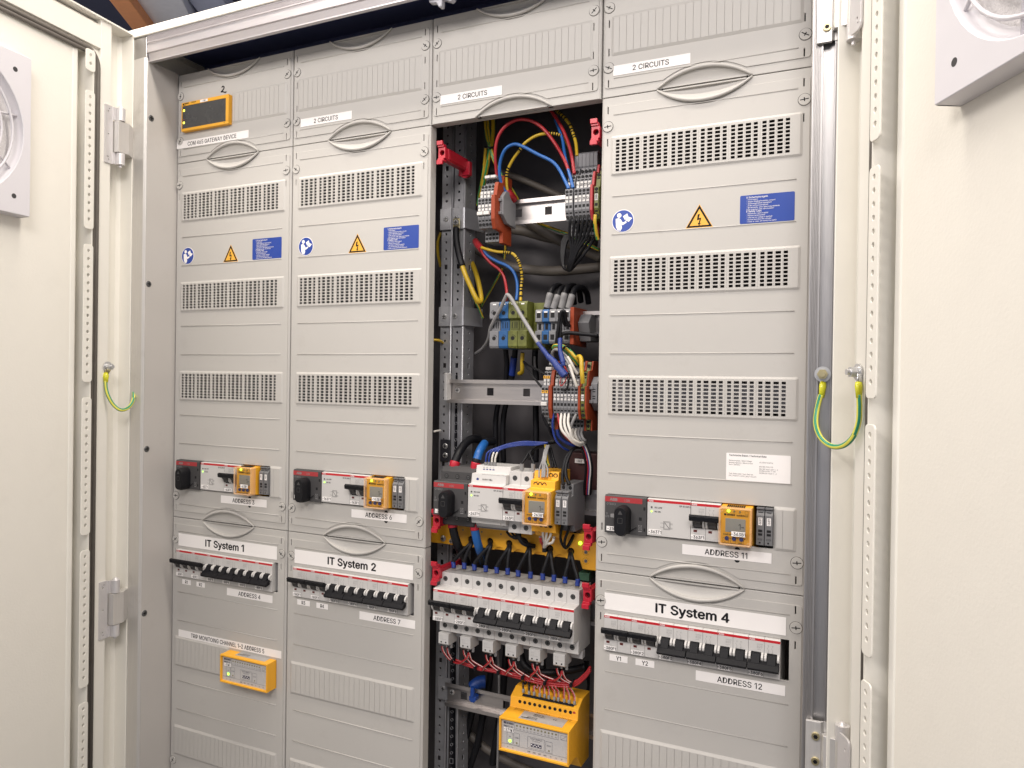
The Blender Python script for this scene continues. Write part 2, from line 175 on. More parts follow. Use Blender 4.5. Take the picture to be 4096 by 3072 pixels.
p|128|16,-43 16,114 34,114 34,96 35,96 41,104 44,107 47,109 51,112 56,114 62,115 69,115 78,115 86,112 94,108 101,103 106,96 111,88 114,78 116,68 117,57 116,45 114,35 111,25 106,17 101,10 94,5 86,1 78,-2 69,-2 62,-2 57,-1 52,1 48,4 44,6 41,9 35,18 34,18 34,-43;66,14 73,15 79,17 84,20 88,24 92,29 95,35 97,42 98,49 98,57 98,65 97,72 95,78 92,84 88,89 84,93 79,96 73,98 66,99 59,98 53,97 48,94 44,90 40,85 37,79 35,72 34,65 34,57 34,49 35,41 38,35 40,29 44,24 48,19 54,16 60,15
q|128|112,-43 93,-43 93,18 92,18 86,9 83,6 80,4 76,1 71,-1 65,-2 59,-2 49,-2 41,1 33,5 27,10 21,17 16,25 13,35 11,45 10,57 11,68 13,78 16,88 21,96 27,103 34,108 41,112 50,115 59,115 65,115 71,114 76,112 80,109 83,107 86,104 92,96 94,96 94,114 112,114;61,14 68,15 74,16 79,19 83,24 87,29 90,35 92,41 93,49 94,57 93,65 92,72 90,79 87,85 83,90 79,94 74,97 68,98 61,99 55,98 49,96 43,93 39,89 35,84 33,78 30,72 29,65 29,57 29,49 31,42 33,35 35,29 39,24 44,20 49,17 55,15
r|78|16,0 16,114 33,114 33,96 35,96 37,102 41,106 46,110 51,113 57,115 64,115 69,115 73,115 73,97 69,97 62,98 57,97 52,96 48,94 44,92 40,89 38,85 36,81 35,76 34,71 34,0
s|110|55,-2 47,-2 40,-1 34,1 28,4 23,7 19,11 15,16 12,22 11,28 28,32 30,26 33,22 37,18 42,16 48,14 54,14 62,14 68,16 73,19 77,22 80,26 80,31 80,35 79,38 76,41 73,43 69,45 64,47 45,51 35,54 28,58 22,62 17,68 15,75 14,82 15,88 16,94 20,99 24,104 29,108 35,111 41,113 48,115 56,115 64,115 70,114 76,112 81,109 86,106 90,102 93,97 95,92 97,87 80,83 79,87 76,91 73,95 68,98 63,99 56,100 50,99 44,98 39,95 36,92 33,88 33,83 33,79 35,76 37,73 41,71 46,69 52,67 69,63 78,60 86,56 92,51 96,46 99,39 99,32 99,26 97,20 94,14 89,9 84,5 78,2 71,-1 63,-2
t|69|61,114 61,98 2,98 2,114;19,141 38,141 38,29 38,25 39,21 41,18 43,16 47,15 51,15 56,15 61,16 64,1 58,-1 50,-1 41,0 34,2 28,6 23,12 20,19 19,28
u|123|55,-2 47,-1 41,1 34,3 29,7 24,12 21,18 18,25 16,33 16,42 16,114 34,114 34,43 35,35 37,28 41,22 46,18 53,16 60,15 65,15 70,17 75,19 79,21 82,25 85,29 87,34 88,40 89,46 89,114 107,114 107,0 89,0 89,28 92,28 88,18 83,11 77,5 70,1 63,-1
v|117|49,0 5,114 25,114 50,47 56,26 62,6 55,6 61,26 67,47 91,114 111,114 68,0
w|171|41,0 7,114 26,114 40,64 46,41 53,12 49,12 56,40 62,64 76,114 95,114 108,64 114,41 121,12 117,12 124,41 130,64 144,114 163,114 129,0 111,0 96,52 91,67 87,84 83,101 87,101 83,84 79,67 74,52 60,0
x|114|6,0 51,65 51,51 9,114 30,114 44,92 54,76 62,62 53,62 61,76 70,92 84,114 105,114 63,51 63,64 107,0 86,0 69,26 60,41 52,54 61,54 54,41 44,26 27,0
y|117|14,-42 18,-26 21,-26 31,-27 34,-26 37,-24 39,-22 41,-19 43,-15 45,-11 49,0 5,114 25,114 50,47 56,26 62,6 55,6 61,26 67,47 92,114 111,114 61,-17 59,-23 56,-28 53,-32 50,-36 46,-39 42,-41 37,-42 33,-43 27,-44 19,-43
z|115|12,0 12,14 76,96 76,97 14,97 14,114 100,114 100,99 38,18 38,17 102,17 102,0
0|136|68,-2 57,-1 48,2 39,7 32,14 25,23 21,34 17,46 15,61 14,76 15,92 17,106 21,118 26,129 32,138 39,145 48,151 57,154 68,155 79,154 88,151 97,145 104,138 110,129 115,118 119,106 121,92 122,76 121,61 119,46 115,34 110,23 104,14 97,7 88,2 79,-1;68,15 75,16 81,18 87,22 92,28 96,35 99,43 101,53 103,64 103,76 103,89 101,100 99,109 96,118 92,125 87,131 81,135 75,137 68,138 61,137 55,135 49,131 44,125 40,118 37,109 35,100 33,89 33,76 33,64 35,53 37,43 40,35 44,28 49,22 55,18 61,16
1|100|72,153 72,0 53,0 53,134 52,134 15,107 15,128 49,153
2|136|19,0 19,14 70,69 85,85 88,89 91,94 93,98 95,102 96,107 96,111 96,117 94,121 92,126 89,129 86,132 82,135 77,136 72,138 67,138 61,137 56,136 52,134 48,131 44,128 42,124 40,119 38,114 38,109 20,109 20,117 22,125 26,133 31,139 36,145 43,149 50,152 59,154 67,155 76,154 84,152 92,149 98,145 104,140 108,134 112,127 114,120 114,112 114,106 113,101 111,95 109,90 105,84 101,78 95,71 88,63 80,54 46,18 46,17 117,17 117,0
3|136|65,-2 56,-1 48,0 40,3 33,7 26,11 21,17 17,24 14,31 13,40 33,40 34,35 35,30 38,26 41,23 45,20 50,18 55,16 60,15 66,15 72,15 77,16 83,18 87,21 91,24 94,28 97,32 98,38 99,43 98,49 97,54 95,59 92,63 88,67 82,70 76,72 69,74 60,74 47,74 47,90 86,134 86,136 21,136 21,153 112,153 112,138 63,83 63,87 74,87 84,86 92,83 100,78 106,73 111,67 115,60 117,52 118,43 117,35 115,27 111,20 106,13 100,8 93,4 84,1 75,-1
4|130|76,0 76,35 6,35 6,52 78,153 94,153 94,51 115,51 115,35 94,35 94,0;76,51 76,124 24,51
5|136|66,-2 58,-1 49,0 42,3 35,7 30,12 25,18 21,25 19,32 18,39 37,39 37,35 39,30 41,27 44,23 48,20 52,18 56,16 61,15 66,15 72,15 78,17 83,19 87,23 91,27 94,31 97,37 98,42 98,49 98,55 96,61 94,66 91,71 87,75 82,79 77,81 72,83 65,83 60,83 55,82 50,81 46,79 42,76 38,74 20,76 29,153 110,153 110,136 45,136 40,90 41,90 44,93 49,96 53,97 58,99 63,100 69,100 76,100 82,98 88,96 94,93 99,90 103,86 108,81 111,75 114,69 116,63 117,56 117,49 117,39 114,31 111,23 106,16 100,10 93,5 85,1 76,-1
6|136|68,-2 59,-1 50,1 43,4 36,9 30,15 25,22 22,30 20,39 19,49 20,56 21,64 24,72 28,80 34,91 41,102 76,153 97,153 45,78 44,78 50,86 59,92 62,93 66,94 70,94 79,94 87,92 95,88 101,84 107,78 111,72 114,64 116,56 117,47 116,38 114,30 110,22 106,15 100,9 93,4 85,1 77,-1;68,15 74,15 79,16 84,19 88,22 91,26 94,30 96,36 98,41 98,47 98,53 96,59 94,64 91,69 88,72 84,75 79,78 74,79 68,80 62,79 57,78 52,75 48,72 44,69 41,64 39,59 38,54 37,48 38,41 39,36 41,30 44,26 48,22 52,19 57,16 62,15
7|136|29,0 97,134 97,136 19,136 19,153 117,153 117,135 49,0
8|136|68,-2 58,-1 49,0 41,3 33,8 27,13 22,19 19,25 16,33 16,41 16,47 17,53 20,59 22,64 26,68 30,72 35,76 40,78 46,79 46,80 39,83 33,87 28,92 24,99 22,106 21,114 22,122 24,129 27,135 32,141 37,145 44,149 51,152 59,154 68,155 77,154 84,152 92,149 98,145 104,141 108,135 112,129 114,122 115,114 114,106 112,99 108,92 103,87 97,83 90,80 90,79 96,78 101,76 105,72 110,68 113,64 116,59 118,53 120,47 120,41 120,33 117,25 114,19 109,13 102,8 95,3 87,0 78,-1;68,15 74,15 80,16 85,18 90,21 94,24 97,27 99,32 101,36 101,42 101,47 99,52 97,57 93,61 90,64 85,67 80,69 74,70 68,71 62,70 56,69 51,67 46,64 42,61 39,57 37,52 35,47 35,42 35,36 36,32 39,27 42,24 46,21 50,18 55,16 61,15;68,87 73,87 78,88 82,90 86,93 89,96 92,99 94,103 95,108 96,113 95,118 94,122 92,126 90,130 86,132 83,135 78,137 73,138 68,138 63,138 58,137 53,135 49,132 46,130 43,126 41,122 40,118 40,113 40,108 41,103 43,99 46,96 49,93 53,90 58,88 63,87
9|136|68,155 77,154 85,152 93,148 100,143 106,137 110,130 114,122 116,114 117,104 116,97 114,89 112,81 108,72 102,62 95,50 60,0 39,0 90,74 92,74 86,66 77,61 73,59 69,59 65,58 57,59 48,61 41,64 35,69 29,74 25,81 22,88 20,96 19,105 20,115 22,123 25,131 30,138 36,144 43,148 50,152 59,154;68,138 62,138 57,136 52,134 48,131 44,127 41,122 39,117 38,111 38,105 38,99 39,94 41,89 44,84 48,80 52,77 57,75 62,73 68,73 74,73 79,75 84,77 88,80 91,84 94,88 96,94 98,99 98,105 98,111 96,117 94,122 91,127 88,131 84,134 79,136 74,138
-|136|101,73 101,56 34,56 34,73
–|105|105,73 105,56 0,56 0,73
/|75|70,160 21,-23 4,-23 53,160
.|57|29,-1 25,-1 22,0 19,3 17,6 15,9 15,12 15,16 17,19 19,22 22,24 25,26 29,26 32,26 35,24 38,22 41,19 42,16 42,12 42,9 41,6 38,3 35,0 32,-1
,|57|11,-36 20,21 41,21 25,-36
:|57|29,-1 25,-1 22,0 19,3 17,6 15,9 15,12 15,16 17,19 19,22 22,24 25,26 29,26 32,26 35,24 38,22 41,19 42,16 42,12 42,9 41,6 38,3 35,0 32,-1;29,81 25,82 22,83 19,85 17,88 15,91 15,95 15,98 17,102 19,105 22,107 25,108 29,109 32,108 35,107 38,105 41,102 42,98 42,95 42,91 41,88 38,85 35,83 32,82
_|96|96,0 96,-17 0,-17 0,0
!|59|20,48 19,153 40,153 38,48;29,-1 26,-1 23,0 20,3 17,6 16,9 16,12 16,16 17,19 20,22 23,24 26,25 29,26 33,25 36,24 39,22 41,19 43,16 43,12 43,9 41,6 39,3 36,0 33,-1
+|136|59,10 59,109 77,109 77,10;18,52 18,68 117,68 117,52
ß|133|37,109 37,0 18,0 18,109 19,123 23,134 30,143 38,150 48,153 59,155 65,154 72,153 78,151 84,148 89,144 93,139 97,133 99,126 100,118 99,113 99,109 97,105 93,97 88,90 86,82 86,78 87,75 89,72 98,65 109,56 112,53 115,50 117,46 119,41 121,36 121,30 120,24 119,18 116,13 112,8 107,5 102,2 96,0 89,-2 81,-2 74,-2 68,-1 62,0 57,2 53,4 49,6 56,22 65,17 69,16 74,15 80,15 86,15 92,17 96,19 100,23 102,27 103,31 102,35 101,39 99,42 90,50 79,58 76,61 73,64 70,68 68,72 67,77 67,82 67,86 68,89 69,92 74,99 79,106 81,109 81,112 82,116 81,123 79,128 75,132 70,135 65,137 59,138 52,137 47,135 42,131 39,125 37,118""".split('\n'):
    _c, _a, _s = _l[0], *_l[2:].split('|')
    GL[_c] = (int(_a), [[tuple(map(int, p.split(','))) for p in c.split(' ')] for c in _s.split(';') if c])
CAP = 153.0
def glyph_mesh(ch, bold):
    k = (ch, bold)
    if k not in FONT:
        adv, cs = GL[ch]
        c = bpy.data.curves.new('t', 'CURVE'); c.dimensions = '2D'; c.fill_mode = 'BOTH'
        for poly in cs:
            poly = [p for i, p in enumerate(poly) if abs(p[0]-poly[i-1][0])+abs(p[1]-poly[i-1][1]) > 1]
            n = len(poly)
            if bold:       # heavier weight: push every outline outwards
                q = []
                for i in range(n):
                    a, b, d = Vector(poly[i-1]), Vector(poly[i]), Vector(poly[(i+1) % n])
                    e = (b-a).normalized() if (b-a).length else Vector((0, 0)); f = (d-b).normalized() if (d-b).length else Vector((0, 0))
                    nn = Vector((-(e.y+f.y), e.x+f.x)); L = nn.length
                    nn = nn/L if L > 1e-6 else nn; co = max(0.7, nn.dot(Vector((-e.y, e.x))) if e.length else 1)
                    q.append(b+nn*(bold*CAP/co))
                poly = q
            sp = c.splines.new('POLY'); sp.points.add(n-1)
            for i, p in enumerate(poly): sp.points[i].co = (p[0]/CAP, p[1]/CAP, 0, 1)
            sp.use_cyclic_u = True
        o = bpy.data.objects.new('t', c); me = bpy.data.meshes.new_from_object(o)
        FONT[k] = ([(v.co.x, v.co.y) for v in me.vertices], [tuple(p.vertices) for p in me.polygons], adv/CAP)
        bpy.data.objects.remove(o); bpy.data.meshes.remove(me); bpy.data.curves.remove(c)
    return FONT[k]
def glyphs(s, bold):
    vs, fs, x = [], [], 0.0
    for ch in s:
        if ch == ' ' or ch not in GL: x += 0.40; continue
        v, f, adv = glyph_mesh(ch, bold); b = len(vs)
        vs += [(x+p[0], p[1]) for p in v]; fs += [tuple(b+i for i in q) for q in f]; x += adv+bold*1.2
    return vs, fs
class MB:
    def __init__(s): s.v = []; s.f = []; s.mi = []; s.sm = []; s.m = 0; s.T = None
    def add(s, vs, fs, smooth=False):
        b = len(s.v)
        s.v += [s.T(p) if s.T else tuple(p) for p in vs]
        for f in fs: s.f.append([b+i for i in f]); s.mi.append(s.m); s.sm.append(smooth)
        return s
    def box(s, x0, x1, y0, y1, z0, z1):
        if x0 > x1: x0, x1 = x1, x0
        if y0 > y1: y0, y1 = y1, y0
        if z0 > z1: z0, z1 = z1, z0
        v = [(x, y, z) for x in (x0, x1) for y in (y0, y1) for z in (z0, z1)]
        return s.add(v, [(0, 1, 3, 2), (4, 6, 7, 5), (0, 4, 5, 1), (2, 3, 7, 6), (0, 2, 6, 4), (1, 5, 7, 3)])
    def prism(s, poly, a, b, axis='x'):   # poly in the two other axes: x->(y,z)  y->(x,z)  z->(x,y)
        ar = sum(poly[i][0]*poly[(i+1) % len(poly)][1]-poly[(i+1) % len(poly)][0]*poly[i][1] for i in range(len(poly)))
        if ar < 0: poly = poly[::-1]
        def P(p, t): return (t, p[0], p[1]) if axis == 'x' else ((p[0], t, p[1]) if axis == 'y' else (p[0], p[1], t))
        lo, hi = min(a, b), max(a, b); n = len(poly)
        v = [P(p, lo) for p in poly]+[P(p, hi) for p in poly]
        fs = [tuple(range(n-1, -1, -1)), tuple(range(n, 2*n))]+[(i, (i+1) % n, (i+1) % n+n, i+n) for i in range(n)]
        if axis == 'y': fs = [f[::-1] for f in fs]
        return s.add(v, fs)
    def cyl(s, c, r, h, axis='y', n=20, r2=None, smooth=True):   # from c along +axis by h
        r2 = r if r2 is None else r2; v = []
        for k, (rr, t) in enumerate(((r, 0), (r2, h))):
            for i in range(n):
                a = 2*math.pi*i/n; u, w = rr*math.cos(a), rr*math.sin(a)
                v.append({'x': (c[0]+t, c[1]+u, c[2]+w), 'y': (c[0]+u, c[1]+t, c[2]+w), 'z': (c[0]+u, c[1]+w, c[2]+t)}[axis])
        for i in range(n):
            pass
        s.add(v, [(i, (i+1) % n, (i+1) % n+n, i+n) for i in range(n)], smooth)
        s.add(v, [tuple(range(n-1, -1, -1)), tuple(range(n, 2*n))]); return s
    def ring(s, c, r0, r1, n=24):          # flat ring facing -y
        v = [(c[0]+r*math.cos(2*math.pi*i/n), c[1], c[2]+r*math.sin(2*math.pi*i/n)) for r in (r0, r1) for i in range(n)]
        return s.add(v, [(i, (i+1) % n, (i+1) % n+n, i+n) for i in range(n)])
    def tube(s, pts, r, n=8, sect=None, twist=0.0, flat=1.0):
        P = [Vector(p) for p in pts]; T = []
        for i in range(len(P)):
            t = (P[min(i+1, len(P)-1)]-P[max(i-1, 0)]); T.append(t.normalized() if t.length > 1e-9 else Vector((0, 0, 1)))
        u = T[0].orthogonal().normalized(); v = []; R = r if isinstance(r, (list, tuple)) else [r]*len(P)
        for i, p in enumerate(P):
            u = (u-T[i]*u.dot(T[i])).normalized(); w = T[i].cross(u)
            for k in range(n):
                a = 2*math.pi*k/n; v.append(p+u*(R[i]*math.cos(a))+w*(R[i]*math.sin(a)*flat))
        base = s.m
        for i in range(len(P)-1):
            for k in range(n):
                if sect: s.m = base+(1 if sect(k+int(i*twist)) else 0)
                b = len(s.v)
                s.f.append([len_ for len_ in (0,)]); s.f.pop()
        b = len(s.v); s.v += [s.T(tuple(q)) if s.T else tuple(q) for q in v]
        for i in range(len(P)-1):
            for k in range(n):
                k2 = (k+1) % n
                s.f.append([b+i*n+k, b+i*n+k2, b+(i+1)*n+k2, b+(i+1)*n+k]); s.sm.append(True)
                s.mi.append(base+(1 if sect and sect((k+int(i*twist)) % n) else 0))
        s.m = base
        s.f.append([b+k for k in range(n-1, -1, -1)]); s.mi.append(base); s.sm.append(False)
        e = b+(len(P)-1)*n; s.f.append([e+k for k in range(n)]); s.mi.append(base); s.sm.append(False)
        return s
    def text(s, t, x, y, z, size, sx=1.0, bold=0.0, al='L', plane='front', rot=0):
        vs, fs = glyphs(t, 0)
        if not vs: return s
        if bold and not getattr(s, '_b', False):      # heavier weight: overlaid copies, each a hair in front of the last
            s._b = True; q = size*bold
            for k, (dx, dz) in enumerate(((-q, 0), (q, 0), (0, q*0.7), (0, -q*0.7))):
                if plane == 'front': s.text(t, x+dx, y-0.02*(k+1), z+dz, size, sx, 0, al, plane, rot)
                else: s.text(t, x+dx, y+dz, z+0.02*(k+1), size, sx, 0, al, plane, rot)
            s._b = False
        x0 = min(v[0] for v in vs); x1 = max(v[0] for v in vs)
        off = {'L': -x0, 'C': -(x0+x1)/2, 'R': -x1}[al]; q = size     # size = cap height
        ca, sa = math.cos(math.radians(rot)), math.sin(math.radians(rot)); out = []
        for v in vs:
            a, b = (v[0]+off)*q*sx, v[1]*q; a, b = a*ca-b*sa, a*sa+b*ca
            out.append((x+a, y, z+b) if plane == 'front' else (x+a, y+b, z))
        return s.add(out, fs)
    def line(s, x0, z0, x1, z1, y, w):
        d = Vector((x1-x0, 0, z1-z0)); n = Vector((-d.z, 0, d.x)).normalized()*(w/2)
        return s.add([(x0+n.x, y, z0+n.z), (x0-n.x, y, z0-n.z), (x1-n.x, y, z1-n.z), (x1+n.x, y, z1+n.z)], [(0, 1, 2, 3)])
    def frame(s, x0, x1, z0, z1, y, w):
        for a in ((x0, z0, x1, z0), (x0, z1, x1, z1), (x0, z0, x0, z1), (x1, z0, x1, z1)): s.line(*a, y, w)
        return s
    def quad(s, x0, x1, z0, z1, y): return s.add([(x0, y, z0), (x1, y, z0), (x1, y, z1), (x0, y, z1)], [(0, 1, 2, 3)])
    def build(s, name, mats, parent=None, bev=0, seg=2, label=None):
        if not isinstance(mats, (list, tuple)): mats = [mats]
        if not s.v: s.quad(0, 0.01, 0, 0.01, 0)
        ws = [W(p) for p in s.v]
        if parent is None:
            lo = [min(p[i] for p in ws) for i in range(3)]; hi = [max(p[i] for p in ws) for i in range(3)]
            org = Vector(((lo[0]+hi[0])/2, (lo[1]+hi[1])/2, lo[2]))
        else: org = ORG[parent.name]
        me = bpy.data.meshes.new(name); me.from_pydata([tuple(p-org) for p in ws], [], s.f)
        for m in mats: me.materials.append(M[m] if isinstance(m, str) else m)
        me.polygons.foreach_set('material_index', s.mi); me.polygons.foreach_set('use_smooth', s.sm); me.update()
        o = bpy.data.objects.new(name, me); scn.collection.objects.link(o); ORG[o.name] = org
        if parent is None: o.location = org
        else: o.parent = parent
        if label: o['label'] = label
        if bev: bevel_mod(o, bev, seg)
        return o
def thing(name, label, cat, loc, group=None):
    o = bpy.data.objects.new(name, None); scn.collection.objects.link(o); o.location = W(loc); o.empty_display_size = 0.02
    ORG[o.name] = W(loc); o['label'] = label; o['category'] = cat
    if group: o['group'] = group
    return o
def tag(o, label, cat, group=None):
    o['label'] = label; o['category'] = cat
    if group: o['group'] = group
    return o
def struct(o): o['kind'] = 'structure'; return o
def copy_tree(o, parent=None, off=Vector((0, 0, 0))):
    c = o.copy(); scn.collection.objects.link(c)
    if parent is None: c.location = o.location+off; ORG[c.name] = ORG[o.name]+off
    else: c.parent = parent; ORG[c.name] = ORG[o.name]+off
    for ch in list(o.children): copy_tree(ch, c, off)
    return c
def spline(pts, n=8):
    P = [Vector(p) for p in pts]; out = []
    for i in range(len(P)-1):
        a, b, c, d = P[max(i-1, 0)], P[i], P[i+1], P[min(i+2, len(P)-1)]
        for k in range(n):
            t = k/n; out.append(0.5*((2*b)+(c-a)*t+(2*a-5*b+4*c-d)*t*t+(3*b-a-3*c+d)*t**3))
    out.append(P[-1]); return out
def plate(mb, outer, holes, yf, th, bev=0.0, res=1, T=None):
    """flat plate facing -y with its front at yf, cut by holes; polygons in (x, z)"""
    c = bpy.data.curves.new('c', 'CURVE'); c.dimensions = '2D'; c.fill_mode = 'BOTH'
    c.extrude = max(th/2-bev, 0.001); c.bevel_depth = bev; c.bevel_resolution = res; c.offset = -bev
    for poly in [outer]+holes:
        sp = c.splines.new('POLY'); sp.points.add(len(poly)-1)
        for i, p in enumerate(poly): sp.points[i].co = (p[0], p[1], 0, 1)
        sp.use_cyclic_u = True
    o = bpy.data.objects.new('c', c); me = bpy.data.meshes.new_from_object(o)
    ym = yf+th/2
    vs = [(v.co.x, ym-v.co.z, v.co.y) for v in me.vertices]
    mb.add(vs, [tuple(p.vertices) for p in me.polygons])
    bpy.data.objects.remove(o); bpy.data.meshes.remove(me); bpy.data.curves.remove(c)
def rect(x0, x1, z0, z1): return [(x0, z0), (x1, z0), (x1, z1), (x0, z1)]
def rrect(x0, x1, z0, z1, r, n=5):
    out = []
    for cx, cz, a0 in ((x1-r, z1-r, 0), (x0+r, z1-r, 90), (x0+r, z0+r, 180), (x1-r, z0+r, 270)):
        for i in range(n+1):
            a = math.radians(a0+90*i/n); out.append((cx+r*math.cos(a), cz+r*math.sin(a)))
    return out
def circ(cx, cz, r, n=20): return [(cx+r*math.cos(2*math.pi*i/n), cz+r*math.sin(2*math.pi*i/n)) for i in range(n)]
def sticker(parent, name, x0, x1, z0, z1, y, txt, size, sx=1.0, bold=0.0, tx=None, al='C', r=0.4, m='paper', tz=None, rot=0, label=None):
    mb = MB(); plate(mb, rrect(x0, x1, z0, z1, r, 3), [], y-0.25, 0.25)
    st = mb.build(name, m, parent, label=label)
    t = MB(); zc = (z0+z1)/2-size/2 if tz is None else tz
    if rot: t.text(txt, (x0+x1)/2+size/2, y-0.32, (z0+z1)/2, size, sx, bold, 'C', rot=rot)
    else: t.text(txt, (x0+x1)/2 if tx is None else tx, y-0.32, zc, size, sx, bold, al)
    t.build('lettering', 'ink', st); return st
COLN = ['first', 'second', 'third', 'fourth']
SX = [5.5, 257.3, 508.8, 761.2]          # left screw line of every column
DX = [13.6, 265.4, 517.0, 767.3]         # where the rail-mounted devices start
# ================================================================== the room behind
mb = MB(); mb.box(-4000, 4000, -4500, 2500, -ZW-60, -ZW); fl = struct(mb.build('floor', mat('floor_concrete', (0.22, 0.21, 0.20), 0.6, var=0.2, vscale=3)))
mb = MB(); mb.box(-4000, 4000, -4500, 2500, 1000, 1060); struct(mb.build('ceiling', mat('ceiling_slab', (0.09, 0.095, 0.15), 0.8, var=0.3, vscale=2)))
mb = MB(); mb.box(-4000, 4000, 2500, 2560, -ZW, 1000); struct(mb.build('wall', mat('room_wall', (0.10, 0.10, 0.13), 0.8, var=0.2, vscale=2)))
def slab(name, label, cat, pa, pb, w, th, m, zc):
    a, b = Vector(pa), Vector(pb); d = (b-a).normalized(); n = Vector((-d.y, d.x))*w/2; mb = MB()
    mb.prism([tuple(a+n), tuple(a-n), tuple(b-n), tuple(b+n)], zc, zc+th, 'z'); return tag(mb.build(name, m, bev=3), label, cat)
def up(px, py, Z):
    d = ray(px, py); t = (Z-CC.z)/d.z; p = CC+d*t; return (p.x, p.y)
slab('roof_beam', 'bare orange-brown beam under the dark ceiling, above the top left corner', 'beam', up(430, -60, 800), up(590, 150, 800), 70, 60, mat('orange_beam', (0.95, 0.38, 0.16), 0.6, var=0.15), 800)
slab('air_duct', 'wide pale grey duct under the ceiling, right of the orange beam', 'duct', up(560, -60, 840), up(680, 150, 840), 240, 60, mat('duct_grey', (0.88, 0.88, 0.92), 0.5, 0.0, var=0.1), 840)
slab('cable_tray', 'narrower blue-grey metal tray under the ceiling behind the cabinet top', 'cable tray', up(760, -80, 880), up(900, 100, 880), 130, 50, mat('tray_grey', (0.6, 0.63, 0.78), 0.5, 0.0, var=0.1), 880)
# ================================================================== cabinet carcass
YB = 175.0; XL, XR = -42.0, 1036.0
cab = thing('electrical_cabinet', 'open steel distribution cabinet with aluminium front frame holding four columns of covers', 'cabinet', (500, 60, -1500))
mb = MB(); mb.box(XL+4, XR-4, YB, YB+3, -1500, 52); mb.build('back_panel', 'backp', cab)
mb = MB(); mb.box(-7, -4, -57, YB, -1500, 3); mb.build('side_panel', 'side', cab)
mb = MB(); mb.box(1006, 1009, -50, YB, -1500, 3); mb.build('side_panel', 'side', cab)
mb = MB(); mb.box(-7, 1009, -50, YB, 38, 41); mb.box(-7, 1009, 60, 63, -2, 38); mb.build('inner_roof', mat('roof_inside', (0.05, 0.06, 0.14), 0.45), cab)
mb = MB(); mb.box(XL-6, XR+6, -62, YB+10, 43, 57); mb.build('roof_edge', 'paint', cab, bev=1.5)
for xo in (XL+2, XR-4):
    mb = MB(); mb.box(xo, xo+2, -40, YB, -1500, 43); mb.build('outer_side', 'paintp', cab)
# left post: flat face, bright inner bevel
mb = MB(); mb.prism([(XL, -57), (XL+2.5, -59.5), (-9, -60), (-5, -58), (-5, -45), (XL, -45)], -1500, 40, 'z'); mb.build('frame_post', 'alul', cab, bev=0.3)
# right post: grooved extrusion with a recessed channel
prof = [(1003.8, -50), (1003.8, -59), (1004.8, -60)]
for k in range(5): prof += [(1006.2+k*1.5, -60), (1006.6+k*1.5, -59.2), (1007.1+k*1.5, -59.2), (1007.5+k*1.5, -60)]
prof += [(1015.0, -60), (1015.4, -54), (1026.2, -54), (1026.6, -60)]
for k in range(3): prof += [(1027.6+k*1.5, -60), (1028.0+k*1.5, -59.2), (1028.5+k*1.5, -59.2), (1028.9+k*1.5, -60)]
prof += [(1034.5, -60), (1036, -58), (1036, -50)]
mb = MB(); mb.prism(prof, -1500, 40, 'z'); mb.build('frame_post', 'alu', cab)
# top rail: grooves above, smooth band, thin lip below
tp = [(-50, 42), (-60, 42)]
for k in range(5): tp += [(-60, 40.4-k*1.7), (-59.1, 40-k*1.7), (-59.1, 39.5-k*1.7), (-60, 39.1-k*1.7)]
tp += [(-60, 30.5), (-58.5, 29.8), (-58.5, 17), (-60, 16.4), (-60, 14.8), (-57, 14.2), (-54, 3.8), (-56.5, 2.8), (-56.5, 1.0), (-50, 1.0)]
mb = MB(); mb.prism(tp, -4, 1004, 'x'); mb.build('top_rail', 'aluh', cab)
mb = MB(); mb.box(XL+1, -4.5, -60, -50, 8, 41); mb.build('corner_piece', 'alu', cab, bev=0.6)
def panhead(par, x, y, z, r, name='screw', ax='x', m='screw'):
    b = MB(); b.m = 0
    if ax == 'x': b.cyl((x, y, z), r, 1.2, 'x', 18, r*0.8); b.m = 1; b.box(x+1.2, x+1.35, y-r*.6, y+r*.6, z-r*.12, z+r*.12); b.box(x+1.2, x+1.35, y-r*.12, y+r*.12, z-r*.6, z+r*.6)
    else: b.cyl((x, y, z), r, -1.6, 'y', 18, r*0.75); b.m = 1; b.box(x-r*.6, x+r*.6, y-1.75, y-1.6, z-r*.13, z+r*.13); b.box(x-r*.13, x+r*.13, y-1.75, y-1.6, z-r*.6, z+r*.6)
    return b.build(name, [m, 'black'], par)
for px, py in ((605, 473), (595, 1136), (587, 1796), (578, 2453)):
    d = ray(px, py); t = (-4-CC.x)/d.x; p = CC+d*t; panhead(cab, -4.2, p.y, p.z, 5.4, m='dscrew')
b = MB(); p = at(1140, 150, -10)
b.cyl((p.x, -20, 37.5), 7, -3, 'z', 18); b.m = 1; b.cyl((p.x, -20, 34.5), 3, -0.4, 'z', 12); b.build('screw', ['screw', 'black'], cab)
# hanging clear clip at the top rail
b = MB(); q = at(1745, 20, -50); b.prism([(q.x-16, 12), (q.x-13, -4), (q.x-2, -6), (q.x+2, -13), (q.x+6, -13), (q.x+7, -3), (q.x+20, -9), (q.x+24, -6), (q.x+25, 12)], -47, -38, 'y')
tag(b.build('plastic_clip', mat('clear_plastic', (0.42, 0.42, 0.46), 0.2, var=0.1), bev=1), 'small translucent plastic clip hanging from the top rail', 'clip')
